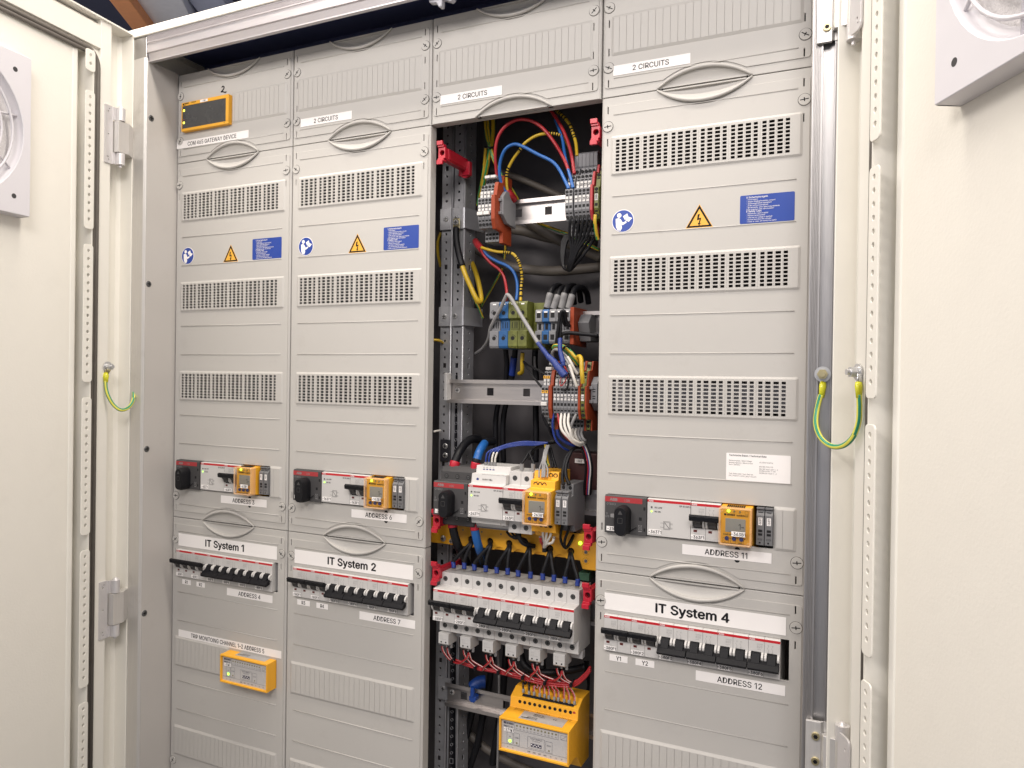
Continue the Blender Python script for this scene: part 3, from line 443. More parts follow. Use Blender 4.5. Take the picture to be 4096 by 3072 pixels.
# ================================================================== touch covers
LW, LH, LC = 58.4, 21.5, 118.6          # handle lens: half width, height, centre from the screw line
def arcz(x, w, h):                       # circular arc of half width w and height h
    R = (w*w+h*h)/(2*h); return math.sqrt(max(R*R-x*x, 0))-(R-h)
def arcpts(cx, w, h, n=26): return [(cx-w+2*w*i/n, arcz(-w+2*w*i/n, w, h)) for i in range(n+1)]
def handle(parent, cx, zs, d):
    b = MB(); A = arcpts(cx, LW-2.2, LH-2.2, 30)       # raised lip
    b.tube([(x, -0.4-1.2*math.sin(math.pi*i/30)**0.6, zs+d*z) for i, (x, z) in enumerate(A)], [0.9+1.5*math.sin(math.pi*i/30)**0.5 for i in range(31)], 10)
    n, k = 30, 8; vs = []                              # concave dish
    for j in range(k+1):
        for i in range(n+1):
            x, z = arcpts(cx, LW-3.4, LH-3.4, n)[i]; t = j/k; e = math.sin(math.pi*i/n)**0.5
            vs.append((x, -0.3+5.0*e*math.sin(min(1, t*1.35)*math.pi/2), zs+d*(z*(1-t)+0.7*t)))
    fs = [(j*(n+1)+i, j*(n+1)+i+1, (j+1)*(n+1)+i+1, (j+1)*(n+1)+i) for j in range(k) for i in range(n)]
    if d > 0: fs = [f[::-1] for f in fs]
    b.add(vs, fs, True)
    b.box(cx-LW+9, cx+LW-9, 0.6, 8, zs+d*0.35, zs+d*1.9)
    return b.build('handle', 'cover', parent)
def coverscrew(parent, x, z, ang):
    b = MB(); b.cyl((x, 0.4, z), 6.7, -1.6, 'y', 28, 6.4); b.m = 1; b.ring((x, -0.06, z), 6.7, 7.15, 28)
    c, s_ = math.cos(ang), math.sin(ang)
    for (L, w, a, bb) in ((4.7, 0.55, c, s_), (2.2, 0.6, -s_, c)):
        b.add([(x+a*L-bb*w, -1.26, z+bb*L+a*w), (x-a*L-bb*w, -1.26, z-bb*L+a*w), (x-a*L+bb*w, -1.26, z-bb*L-a*w), (x+a*L+bb*w, -1.26, z+bb*L-a*w)], [(0, 1, 2, 3)])
    return b.build('screw', ['cover', 'ink'], parent)
def cover(col, z0, rows, label, vents=(), windows=(), ribs=(), screws=(), slots=(), top_h=True, bot_h=True, skip_lines=(), group='grey touch covers over the columns'):
    s = SX[col]; z1 = z0-150*rows; x0, x1 = s-8.9, s+242.2; i0, i1 = s-5.2, s+238.2; cx = s+LC
    t = thing('touch_cover', label, 'touch cover', (s+117, 8, z1), group)
    holes = []
    for zc in vents: holes.append(rect(s+8, s+226.5, zc-21.5, zc+21.5))
    for w in windows: holes.append(rect(*w))
    for sx, sz in slots: holes.append(rect(s+sx-0.7, s+sx+0.7, sz-4.6, sz+4.6))
    def outline(a, b, zt, zb, w, h, notch_t, notch_b, r):
        o = rrect(a, b, zb, zt, r, 4)           # starts at top right corner, goes counter-clockwise
        top, bot = o[:5], o[15:]
        res = [p for p in o[:5]]
        if notch_t:
            hh = [(x, z0-zz) for x, zz in arcpts(cx, w, h) if z0-zz < zt]; hh = hh[::-1]; res += [(hh[0][0], zt)]+hh+[(hh[-1][0], zt)]
        res += o[5:15]
        if notch_b:
            hh = [(x, z1+zz) for x, zz in arcpts(cx, w, h) if z1+zz > zb]; res += [(hh[0][0], zb)]+hh+[(hh[-1][0], zb)]
        res += o[15:20]+o[20:]; return res
    b = MB()
    plate(b, outline(x0+2, x1-2, z0-0.5, z1+0.5, LW-3, LH-3, top_h, bot_h, 0.8), holes, 1.2, 2.2, 0.6)
    # side walls
    b.prism([(x1-2.2, 1.5), (x1-0.6, 2.5), (x1+0.0, 16), (x1-2.0, 16), (x1-4, 4)], z0-0.6, z1+0.6, 'z')
    b.prism([(x0+2.2, 1.5), (x0+0.6, 2.5), (x0, 16), (x0+2, 16), (x0+4, 4)], z0-0.6, z1+0.6, 'z')
    b.box(x0+2, x1-2, 3, 16, z0-0.5, z0-2.2) if not top_h else b.box(x0+2, x1-2, 10.8, 16, z0-0.5, z0-2.2)
    if top_h: b.box(x0+2, cx-LW+2, 3, 11, z0-0.5, z0-2.2); b.box(cx+LW-2, x1-2, 3, 11, z0-0.5, z0-2.2)
    if bot_h: b.box(x0+2, cx-LW+2, 3, 11, z1+0.5, z1+2.2); b.box(cx+LW-2, x1-2, 3, 11, z1+0.5, z1+2.2); b.box(x0+2, x1-2, 10.8, 16, z1+0.5, z1+2.2)
    b.build('base_plate', 'cover', t)
    b = MB(); plate(b, outline(i0, i1, z0-11, z1+11, LW+5, LH+3.4, top_h, bot_h, 4), holes, 0.0, 1.4, 0.45)
    ln = [z0-23]+[z0-150*k+e for k in range(1, rows) for e in (24, -24)]+[z1+23]
    for zl in ln:
        if any(abs(zl-q) < 4 for q in skip_lines): continue
        b.T = None; P = [(s+7, 0.05, zl), (s+225, 0.05, zl)]; b.tube(P, 0.75, 8)
        b.m = 0
    b.build('front_plate', 'cover', t)
    if top_h: handle(t, cx, z0-0.6, -1)
    if bot_h: handle(t, cx, z1+0.6, 1)
    for zc in vents:
        b = MB(); hs = []
        for g in range(6):
            gx = s+10.9+g*35.15
            for a, w in ((0.3, 4.7), (7.9, 6.0), (16.9, 6.0), (25.8, 4.7)):
                for r in range(9):
                    zz = zc+18.3-r*4.57; hs.append(rect(gx+a, gx+a+w, zz-1.6, zz+1.6))
        plate(b, rrect(s+4.4, s+230.9, zc-25.3, zc+25.3, 2.5, 3), [], 0.2, 0.3) if False else None
        plate(b, rrect(s+7.2, s+228, zc-22.6, zc+22.6, 1, 2), hs, -1.5, 1.6, 0.0)
        # sloping frame round the grille
        o = rrect(s+4.4, s+230.9, zc-25.3, zc+25.3, 2.5, 3); q = rrect(s+7.2, s+228, zc-22.6, zc+22.6, 1, 3)
        b.add([(p[0], 0.02, p[1]) for p in o]+[(p[0], -1.5, p[1]) for p in q], [(i, (i+1) % 16, (i+1) % 16+16, i+16) for i in range(16)])
        for g in range(6):
            gx = s+10.9+g*35.15
            for a in (6.4, 15.35, 24.35, 32.6):
                if g == 5 and a > 30: continue
                b.box(gx+a-0.28, gx+a+0.28, -1.85, -1.4, zc-19.8, zc+19.8)
        b.build('vent_grille', 'cover', t)
    for rx0, rx1, zc in ribs:
        b = MB(); o = rrect(rx0, rx1, zc-25.6, zc+25.6, 2, 3); q = rrect(rx0+3.6, rx1-3.6, zc-22, zc+22, 1, 3)
        b.add([(p[0], 0.02, p[1]) for p in o]+[(p[0], -1.8, p[1]) for p in q], [(i, (i+1) % 16, (i+1) % 16+16, i+16) for i in range(16)])
        xs = [rx0+3.6]; x = s+13.6
        while x < rx1-8:
            if x > rx0+5: xs.append(x)
            x += 9.2
        for k in range(len(xs)):                      # strips separated by narrow break-out grooves
            e = xs[k+1] if k+1 < len(xs) else rx1-3.6
            b.box(xs[k]+(0.22 if k else 0), e-(0.22 if k+1 < len(xs) else 0), -1.8, -0.8, zc-22, zc+22)
        b.quad(rx0+3.6, rx1-3.6, zc-22, zc+22, -1.0)
        b.build('break_out_strip', 'cover', t)
    for sx_, sz, a in screws: coverscrew(t, s+sx_, sz, math.radians(a))
    b = MB()
    for sx, sz in slots: b.quad(s+sx-1.2, s+sx+1.2, sz-5.2, sz+5.2, 5)
    if slots: b.build('slot_shadow_sheet', 'black', t)  # black sheet behind each slit stands in for the shade inside
    return t
random.seed(3)
R0 = 232.0
def scr(z0, z1, A): return [(0, z0-37.3, A[0]), (R0, z0-36.6, A[1]), (0, z1+37.0, A[2]), (R0, z1+37.2, A[3])]
def slt(z0, z1, extra=()): return [(5.2 if 0 else -0.3, z0-16.6), (231.2, z0-16.9), (-0.3, z0-57.4), (231.4, z0-57), (-0.3, z1+17), (231, z1+17), (-0.3, z1+56.6), (231.2, z1+56.8)]
tops = []
tops.append(cover(0, 0, 1, 'top grey cover of the first column, cut out round the yellow gateway device', windows=[(17, 118, -99, -51)], ribs=[(121.8, 237.5, -73.5)], screws=scr(0, -150, (75, 40, 65, 30)), slots=slt(0, -150)))
tops.append(cover(1, 0, 1, 'top grey cover of the second column with ribbed strip and sticker', ribs=[(SX[1]+2, SX[1]+228, -73.5)], screws=scr(0, -150, (50, 140, 50, 40)), slots=slt(0, -150)))
tops.append(cover(2, 0, 1, 'top grey cover of the third column, directly above the open bay', ribs=[(SX[2]+2.5, SX[2]+231, -73.5)], screws=scr(0, -150, (45, 45, 0, 5)), slots=slt(0, -150)))
tops.append(cover(3, 0, 1, 'top grey cover of the fourth column, cropped by the photo top', ribs=[(SX[3]+2.8, SX[3]+230, -73.5)], screws=scr(0, -150, (150, 150, 155, 150)), slots=slt(0, -150)))
mids = []
blank = lambda c: [(SX[c]+206, SX[c]+231, -676)]
win = lambda c: [(SX[c]+7.6, SX[c]+206.5, -699.5, -651.2)]
for c, nm, A in ((0, 'middle grey cover of the first column, beside the left side panel', (5, 5, 0, 0)), (1, 'middle grey cover of the second column, left of the open bay', (145, 140, 45, 45)), (3, 'middle grey cover of the fourth column, right of the open bay', (5, 5, 5, 5))):
    mids.append(cover(c, -150, 4, nm, vents=(-225.3, -376.8, -526.8), windows=win(c), ribs=blank(c), screws=scr(-150, -750, A), slots=slt(-150, -750)[:4]+slt(-150, -750)[4:7], skip_lines=()))
bots = []
for c, nm, A in ((0, 'lower grey cover of the first column with the yellow converter', (40, 140, 60, 60)), (1, 'lower grey cover of the second column, left of the open bay', (140, 140, 40, 40)), (3, 'lower grey cover of the fourth column, right of the open bay', (5, 5, 5, 5))):
    s = SX[c]; wd_ = [(s+8.5 if c else 12.2, s+225, -848.8, -802)]; rb = [(s+1, s+228, -1127), (s+1, s+228, -976)]
    if c == 0: wd_.append((131.5, 230, -999.5, -955.2)); rb = [(s+1, s+228, -1127), (s+1, 131, -976)]
    if c == 1: rb = [(s+1, s+228, -976), (s+1, s+228, -1127)]
    bots.append(cover(c, -750, 3, nm, windows=wd_, ribs=rb, screws=scr(-750, -1200, A), slots=slt(-750, -1200)[:4], bot_h=False))
# ------------------------------------------------------------------ stickers on the covers
sticker(tops[0], 'sticker', -2.5, 158.9, -125.6, -113.2, -0.3, 'COM 465 GATEWAY DEVICE', 6.6, 0.88, 0.02, tx=78)
b = MB(); b.tube(spline([at(885+a, 355+c, -0.4) for a, c in ((2, -5), (6, -10), (11, -8), (10, 0), (4, 8), (0, 13), (4, 11), (10, 13), (17, 14), (20, 11))], 5), 0.85, 6); b.build('handwritten_mark', 'ink', tops[0])
sticker(tops[1], 'sticker', 265.4, 362.5, -123.0, -110.8, -0.3, '2 CIRCUITS', 6.4, 0.95, 0.02, tx=314)
sticker(tops[2], 'sticker', 515.0, 611.3, -124.2, -111.5, -0.3, '2 CIRCUITS', 6.4, 0.95, 0.02, tx=566)
sticker(tops[3], 'sticker', 767.2, 863.8, -124.2, -111.6, -0.3, '2 CIRCUITS', 6.4, 0.95, 0.02, tx=815)
for t, x0, x1, s_ in ((mids[0], 108.5, 206.3, 'ADDRESS 3'), (mids[1], 371.3, 468.5, 'ADDRESS 6'), (mids[2], 863.0, 965.7, 'ADDRESS 11')):
    sticker(t, 'sticker', x0, x1, -717, -704.8, -0.3, s_, 6.6, 0.94, 0.02, tx=(x0+x1)/2)
    b = MB()
    for zz in (-704.9, -717.0): b.cyl(((x0+x1)/2+13, 0, zz), 3.1, -0.12, 'y', 16)
    b.build('knock_out_plug', 'ink', t)
for t, x0, x1, s_ in ((bots[0], 124.3, 220.8, 'ADDRESS 4'), (bots[1], 388.3, 485.4, 'ADDRESS 7'), (bots[2], 881.5, 982.8, 'ADDRESS 12')):
    sticker(t, 'sticker', x0, x1, -866.6, -854.6, -0.3, s_, 6.6, 0.94, 0.02, tx=(x0+x1)/2)
for t, x0, x1, s_ in ((bots[0], 22.6, 42.6, 'R1'), (bots[0], 55.8, 74.9, 'R2'), (bots[1], 270.6, 295.2, 'R3'), (bots[1], 307.9, 330.2, 'R4'), (bots[2], 773.7, 797.2, 'Y1'), (bots[2], 807.3, 831.1, 'Y2')):
    sticker(t, 'sticker', x0, x1, -861.2, -853.0, -0.3, s_, 5.2, 0.86, 0.025)
for t, x0, x1, n_, tx in ((bots[0], 12.8, 228.9, '1', 111), (bots[1], 264.2, 480.6, '2', 366), (bots[2], 766.0, 982.5, '4', 869)):
    sticker(t, 'title_sticker', x0, x1, -797.2, -776.4, -0.3, 'IT System '+n_, 10.9, 1.07, 0.062, tx=tx+6.5, tz=-792.0)
sticker(bots[0], 'sticker', 15.5, 240.3, -951.0, -939.2, -0.3, 'TRIP MONITOING CHANNEL 1–2 ADDRESS 5', 6.6, 0.84, 0.02, tx=125)
# technical data plate
b = MB(); plate(b, rrect(913.2, 984.8, -623.4, -591.5, 1, 3), [], -0.55, 0.25); st = b.build('data_sticker', 'paper', mids[2])
b = MB(); yy = -0.62; X = 916.4
b.text('Technische Daten / Technical Data', X, yy, -594.9, 2.0, 0.93, 0.018)
for s_, zz in (('Bemessungsspg. / Rated Voltage:', -600.9), ('Bemessungsstrom / Rated Current:', -603.4), ('Norm / Standard', -605.7), ('Tech. Daten siehe / Tech. Data see:', -616.3), ('ZFP_79000574-001011_B0_P-026332', -618.8)): b.text(s_, X, yy, zz, 1.45, 0.83)
for s_, zz in (('AC 230V 50/60 Hz', -601.6), ('DIN VDE 0100-710', -606.5), ('DIN VDE 0660-600-1, -2', -609.2), ('IEC/DIN 60364-7-710', -611.4), ('IEC/DIN EN 61439-1, -2', -613.9)): b.text(s_, X+34.4, yy, zz, 1.45, 0.83)
b.build('lettering', 'ink', st)
# safety signs: read-the-manual disc, lightning triangle, blue rules panel
RULES = [('5 Sicherheitsregeln', 1), ('- Freischalten!', 0), ('- Gegen Wiedereinschalten sichern!', 0), ('- Spannungsfreiheit feststellen!', 0), ('- Erden und kurzschließen!', 0), ('- Benachbarte, unter Spannung stehende', 0), ('  Teile abdecken oder abschranken!', 0), ('5 Safety rules', 1), ('- Disconnect mains supply!', 0), ('- Prevent reconnection!', 0), ('- Test that no voltage is applied!', 0), ('- Ground and short the circuits!', 0), ('- Cover or close off nearby live parts!', 0)]
def signs(t, s, xd, xt, xp):
    b = MB(); b.m = 0; b.cyl((xd, 0.05, -307.9), 14.3, -0.30, 'y', 40); b.m = 1; b.cyl((xd, -0.2, -307.9), 13.5, -0.20, 'y', 40)
    b.build('manual_sign', ['paper', 'signb'], t)
    b = MB(); k = lambda pts, y=-0.46: b.add([(xd+p[0], y, -307.9+p[1]) for p in pts], [tuple(range(len(pts)))])
    k([(-4.8+2.9*math.cos(a), 7.2+2.9*math.sin(a)) for a in [2*math.pi*i/18 for i in range(18)]])
    k([(-9.4, 3.2), (-5.2, 4.0), (-2.6, 2.2), (-0.2, -2.2), (4.0, -0.4), (5.0, -2.4), (-0.4, -5.4), (-1.9, -3.6), (-1.0, -8.4), (-2.6, -12.0), (-6.6, -11.4), (-8.8, -7.0)][::-1])
    k([(0.0, 5.8), (2.6, 1.0), (7.4, 4.0), (5.6, 9.0)][::-1]); k([(7.9, 4.4), (3.2, 0.4), (7.6, -1.6), (12.0, 2.8)][::-1])
    b.build('reader_pictogram', 'paper', t)
    b = MB(); tri = lambda w, h, z: [(xt-w, z), (xt+w, z), (xt, z+h)]
    plate(b, tri(16.4, 28.4, -323.4), [], -0.25, 0.3); b.build('warning_sign', 'signy', t)
    b = MB(); plate(b, tri(15.2, 26.4, -322.6), [tri(11.6, 20.0, -320.6)], -0.42, 0.15)
    b.add([(xt+p[0], -0.44, -322.6+p[1]) for p in ((-1.9, 15.2), (0.6, 16), (-0.6, 10.6), (2.3, 11.2), (0.7, 4.4), (2.2, 4.7), (-0.4, 2.0), (-1.8, 5.6), (-0.6, 5.0), (0.5, 9.2), (-2.6, 8.4))], [tuple(range(11))])
    b.build('lightning_pictogram', 'ink', t)
    b = MB(); plate(b, rrect(xp, xp+60.2, -322.7, -289.6, 1.6, 4), [], -0.25, 0.3); pn = b.build('rules_sign', 'signb', t)
    b = MB()
    for i, (ln, h) in enumerate(RULES): b.text(ln, xp+7.2, -0.3, -293.3-i*2.33, 1.95 if h else 1.42, 0.98 if h else 0.97, 0.02 if h else 0.008)
    b.build('lettering', 'paper', pn)
signs(mids[0], 0, 26.2, 123.2, 169.8); signs(mids[1], 0, 278.4, 375.5, 422.2); signs(mids[2], 0, 782.6, 877.3, 924.4)
# ================================================================== rail-mounted devices
def notch_profile(zc, nose=22.4, yf=-5, ysh=14, top=41.5, bot=42, yb=60):   # side outline of a modular device, (y, z)
    return [(yf, zc-nose), (yf, zc+nose-1), (yf+1, zc+nose), (ysh, zc+nose+1.2), (ysh, zc+top), (yb, zc+top), (yb, zc-bot), (ysh, zc-bot), (ysh, zc-nose-1.2)]
def breaker_proto(x0, zc, up, label, loc_group, side_rivets=False):
    t = thing('circuit_breaker', label, 'circuit breaker', (x0+17.5, 30, zc-42), loc_group)
    b = MB()
    for p in (0, 1):
        a, e = x0+p*17.5+0.12, x0+17.5+p*17.5-0.12; P = notch_profile(zc)
        b.prism(P, a, e, 'x')
        for sg in (-1, 1):                       # white cheeks on both sides of each toggle
            cx = a+8.6+sg*6.9; k = []
            zt, zb = (zc+4.5, zc-7.5) if up else (zc+5.5, zc-5.0)
            b.prism([(-5, zt), (-8.6, zt-1), (-10.6, zt-4), (-10.6, zb+4), (-8.6, zb+1), (-5, zb)], cx-1.25, cx+1.25, 'x')
    b.build('housing', 'white', t, bev=0.35)
    b = MB(); b.quad(x0+0.2, x0+34.8, zc+18.4, zc+21.4, -5.06); b.build('red_band', 'red', t)
    b = MB(); b.text('ABB', x0+0.9, -5.12, zc+18.9, 1.9, 1.25, 0.05); b.build('maker_mark', 'wink', t)
    b = MB(); b.line(x0+17.5, zc+22, x0+17.5, zc-22, -5.05, 0.22)
    b.text('S202M', x0+9.2, -5.08, zc+14.0, 1.5, 0.95); b.text('B20', x0+9.4, -5.08, zc+10.6, 2.5, 0.95); b.text('230/400~', x0+9.4, -5.08, zc+8.6, 0.9, 0.9)
    for k in (0, 1):
        xx = x0+22+k*4.6; b.line(xx, zc+15.2, xx, zc+12.6, -5.08, 0.3); b.line(xx-1, zc+14.6, xx+1, zc+14.6, -5.08, 0.25); b.line(xx-1.5, zc+12.2, xx, zc+9.6, -5.08, 0.3); b.line(xx, zc+9.6, xx, zc+5.6, -5.08, 0.3); b.line(xx, zc+7.6, xx-1.3, zc+6.6, -5.08, 0.3)
    b.build('printed_diagram', 'faint', t)
    b = MB()                                     # dark cradle behind each toggle
    for p in (0, 1): b.box(x0+17.5*p+3.2, x0+17.5*p+14.0, -5.2, -4, zc-8 if up else zc-6, zc+4 if up else zc+6)
    b.build('toggle_recess', 'hole', t)
    b = MB()
    if up:
        for p in (0, 1): b.prism([(-5.2, zc-7), (-9.4, zc-6.2), (-10.8, zc-2), (-17, zc+3), (-17, zc+7), (-11, zc+4.4), (-5.2, zc+3.2)], x0+17.5*p+4, x0+17.5*p+13.2, 'x')
        b.build('toggle', 'dgrey', t, bev=0.3)
        b = MB(); b.prism([(-14.5, zc+1.4), (-19.6, zc+3.0), (-20.2, zc+8.2), (-17.6, zc+10.0), (-12.5, zc+7.6), (-12.2, zc+3.0)], x0+0.5, x0+34.6, 'x')
        for p in (0, 1):
            for q in (2.0, 10.4): b.box(x0+17.5*p+q, x0+17.5*p+q+3.6, -20.6, -18.6, zc+6.7, zc+7.8)
        b.build('lever_bar', 'black', t, bev=0.4)
    else:
        for p in (0, 1): b.prism([(-5.2, zc+5.5), (-9.0, zc+4.8), (-10.8, zc+1.5), (-15, zc-4), (-15, zc-8), (-10, zc-6.8), (-5.2, zc-4)], x0+17.5*p+4, x0+17.5*p+13.2, 'x')
        b.build('toggle', 'black', t, bev=0.3)
        b = MB(); b.prism([(-9.8, zc-2.2), (-15.0, zc-4.4), (-19.6, zc-9.2), (-17.2, zc-12.2), (-9.0, zc-9.6), (-8.6, zc-4)], x0+0.5, x0+34.6, 'x')
        for q in (1.6, 12.0, 26.0, 29.6): b.box(x0+q, x0+q+3.2, -19.4, -17.2, zc-11.0, zc-10.0)
        b.build('lever_bar', 'black', t, bev=0.4)
    if up:
        b = MB()
        for p in (0, 1): b.box(x0+17.5*p+3.4, x0+17.5*p+7.6, -5.15, -4.5, zc-13.0, zc-10.2)
        b.build('indicator_window', 'maroon', t)
        b = MB(); b.text('ON 5,7x9.2', x0+4, -5.08, zc-15.2, 0.9); b.build('small_print', 'faint', t)
    b = MB()                                     # terminal screws in the shoulders
    for p in (0, 1):
        for zz in (zc+32.6, zc-33.8):
            cx = x0+17.5*p+8.7; b.cyl((cx, 13.95, zz), 3.5, -0.05, 'y', 20)
    b.build('terminal_opening', 'hole', t)
    for p in (0, 1):
        for zz in (zc+32.6, zc-33.8):
            cx = x0+17.5*p+8.7; s_ = MB(); s_.cyl((cx, 13.9, zz), 2.7, -0.25, 'y', 18); s_.m = 1
            s_.box(cx-2.2, cx+2.2, 13.55, 13.65, zz-0.35, zz+0.35); s_.box(cx-0.35, cx+0.35, 13.55, 13.65, zz-2.2, zz+2.2); s_.build('terminal_screw', ['dscrew', 'hole'], t)
    return t
up_p = breaker_proto(DX[2], -825, True, 'x', 'two-pole circuit breakers'); dn_p = breaker_proto(DX[2]+70, -825, False, 'x', 'two-pole circuit breakers')
pos = {1: 'leftmost', 2: 'second', 3: 'third', 4: 'fourth', 5: 'fifth', 6: 'last'}
SYS = {0: ('-80F', 'under the IT System 1 title'), 1: ('-180F', 'under the IT System 2 title'), 2: ('-280F', 'in the uncovered bay'), 3: ('-380F', 'under the IT System 4 title')}
used = set(); brk = {}
def clone(proto, key, off):
    if key not in used and off.length < 1e-6: used.add(key); return proto
    return copy_tree(proto, None, off)
for c in (2, 0, 1, 3):
    for k in range(6):
        up_ = k < 2; pr = up_p if up_ else dn_p; bx = DX[2] if up_ else DX[2]+70
        o = clone(pr, 'u' if up_ else 'd', Vector(((DX[c]+35*k-bx)*S, 0, 0)))
        o['label'] = 'white breaker tagged %s%d, lever %s, %s' % (SYS[c][0], k+1, 'up' if up_ else 'down', SYS[c][1])
        o['category'] = 'circuit breaker'; o['group'] = 'two-pole circuit breakers'; brk[(c, k)] = o; ORG[o.name] = o.location.copy()
for (c, k), o in brk.items():
    x = DX[c]+35*k; sticker(o, 'tag', x+0.3, x+16.2, -846.8, -841.3, -5.05, '%s%d' % (SYS[c][0], k+1), 3.5, 0.92, 0.035, tz=-845.8)
# feed breaker of every column (row of the devices)
FX = {}
for c in range(4):
    x0 = DX[c]+106.4; FX[c] = x0
    o = copy_tree(up_p, None, Vector(((x0-DX[2])*S, 0, 150*S))) if True else None
    for ch in list(o.children):
        if ch.name.startswith('tag'):
            for g in list(ch.children): bpy.data.objects.remove(g)
            bpy.data.objects.remove(ch)
    nm = ('-63F1', '-163F1', '-263F1', '-363F1')[c]
    o['label'] = 'white breaker tagged %s between the white power supply and yellow monitor' % nm; o['category'] = 'circuit breaker'; o['group'] = 'feed breakers beside the yellow monitors'
    ORG[o.name] = o.location.copy(); sticker(o, 'tag', x0+0.3, x0+16.6, -696.6, -691.1, -5.05, nm, 3.5, 0.92, 0.035, tz=-695.6)
ZR = -675.0
def switch_dev(c):
    x = DX[c]-0.9 if c != 0 else DX[c]-2.4; w = 53.6 if c != 0 else 54; z = ZR
    t = thing('switch_disconnector', 'dark grey rotary switch tagged %s in the %s column' % (('', '-110Q', '-210Q', '-310Q')[c], COLN[c]) if c else 'dark grey rotary switch of the first column, its tag mostly hidden', 'rotary switch', (x+27, 30, z-38), 'dark grey rotary switches')
    b = MB(); P = [(-6, z-24), (-6, z+22), (-4.5, z+23.5), (14, z+23.5), (14, z+35.5), (24, z+42), (60, z+42), (60, z-41), (16, z-41), (14, z-39.5), (14, z-25)]
    b.prism(P, x, x+w-0.3, 'x'); b.build('housing', 'dgrey', t, bev=0.5)
    b = MB(); b.quad(x+0.1, x+w-5.6, z+15.0, z+21.5, -6.06); b.build('red_band', 'dred', t)
    b = MB(); b.text('ABB', x+6.6, -6.12, z+16.5, 3.3, 1.1, 0.07); b.text('I ON', x+25.5, -6.12, z+16.4, 2.9, 0.85)
    b.text('OT80F3', x+2.4, -6.12, z+11.0, 2.6, 0.86); b.text('0', x+2.0, -6.12, z-1.2, 2.6, 0.9); b.text('OFF', x+0.6, -6.12, z-5.0, 2.6, 0.85)
    b.frame(x+43.6, x+47.4, z-16.6, z-11.6, -6.1, 0.3); b.line(x+43.2, z-17, x+47.8, z-11, -6.1, 0.3); b.line(x+43.2, z-11, x+47.8, z-17, -6.1, 0.3); b.quad(x+43.2, x+47.8, z-19.2, z-18.2, -6.1)
    b.build('printing', 'faint' if False else 'wgry', t)
    b = MB(); b.prism([(x+7.6, z-4.2), (x+7.6, z-0.2), (x+16.5, z+0.8), (x+16.5, z-5.4)], -6.3, -5.6, 'y'); b.build('off_arrow', 'wgry', t)
    b = MB()
    for zz in (z+9.5, z-3.5, z-16.5): b.box(x+44.0 if zz < z+5 else x+49.5, x+47.6 if zz < z+5 else x+52, -6.1, -5, zz-2, zz+2) if zz != z-16.5 else b.box(x+50, x+52.2, -6.1, -5, zz-2, zz+2)
    b.build('slot', 'hole', t)
    cx = x+25.0; cz = z-6.2
    b = MB(); pr = rrect(cx-9.2, cx+9.2, cz-18.6, cz+18.6, 9, 8); q = rrect(cx-7.2, cx+7.2, cz-17, cz+17, 7.1, 8); n = len(pr)
    b.add([(p[0], -6, p[1]) for p in pr]+[(p[0], -18, p[1]) for p in pr]+[(p[0]*1, -23, p[1]) for p in q], [(i, (i+1) % n, (i+1) % n+n, i+n) for i in range(n)]+[(i+n, (i+1) % n+n, (i+1) % n+2*n, i+2*n) for i in range(n)], True)
    b.add([(p[0], -23, p[1]) for p in q], [tuple(range(n))])
    b.box(cx+7, cx+17, -8.5, -6, cz-13.4, cz-11.8) if False else b.tube([(cx+6, -8, cz-15), (cx+16.5, -8, cz-7.6)], 0.6, 6)
    kn = b.build('knob', 'black', t)
    b = MB(); b.frame(cx-2.8, cx+2.8, cz-1.6, cz+4.6, -23.15, 0.5); b.add([(cx-3, -23.1, cz+9), (cx+3, -23.1, cz+9), (cx, -23.1, cz+14)], [(0, 1, 2)]); b.build('knob_mark', 'dgrey', kn)
    b = MB()
    for k in range(3):
        for zz in (z+28.5, z-30.5):
            b.cyl((x+9+k*17.6, 13.9, zz), 3.1, -0.06, 'y', 18)
    if c == 2: b.build('terminal_opening', 'hole', t)
    if c == 2:
        for k in range(3):
            for zz in (z+28.5, z-30.5):
                cxx = x+9+k*17.6; s_ = MB(); s_.cyl((cxx, 13.8, zz), 2.3, -0.2, 'y', 14); s_.m = 1; s_.box(cxx-1.8, cxx+1.8, 13.5, 13.6, zz-0.3, zz+0.3); s_.build('terminal_screw', ['dscrew', 'hole'], t)
    sticker(t, 'tag', x+2.6, x+18.6, z-21.4, z-15.8, -6.05, ('-10Q1', '-110Q1', '-210Q1', '-310Q1')[c], 3.6, 0.92, 0.035, tz=z-20.4, tx=x+4.0, al='L')
    return t
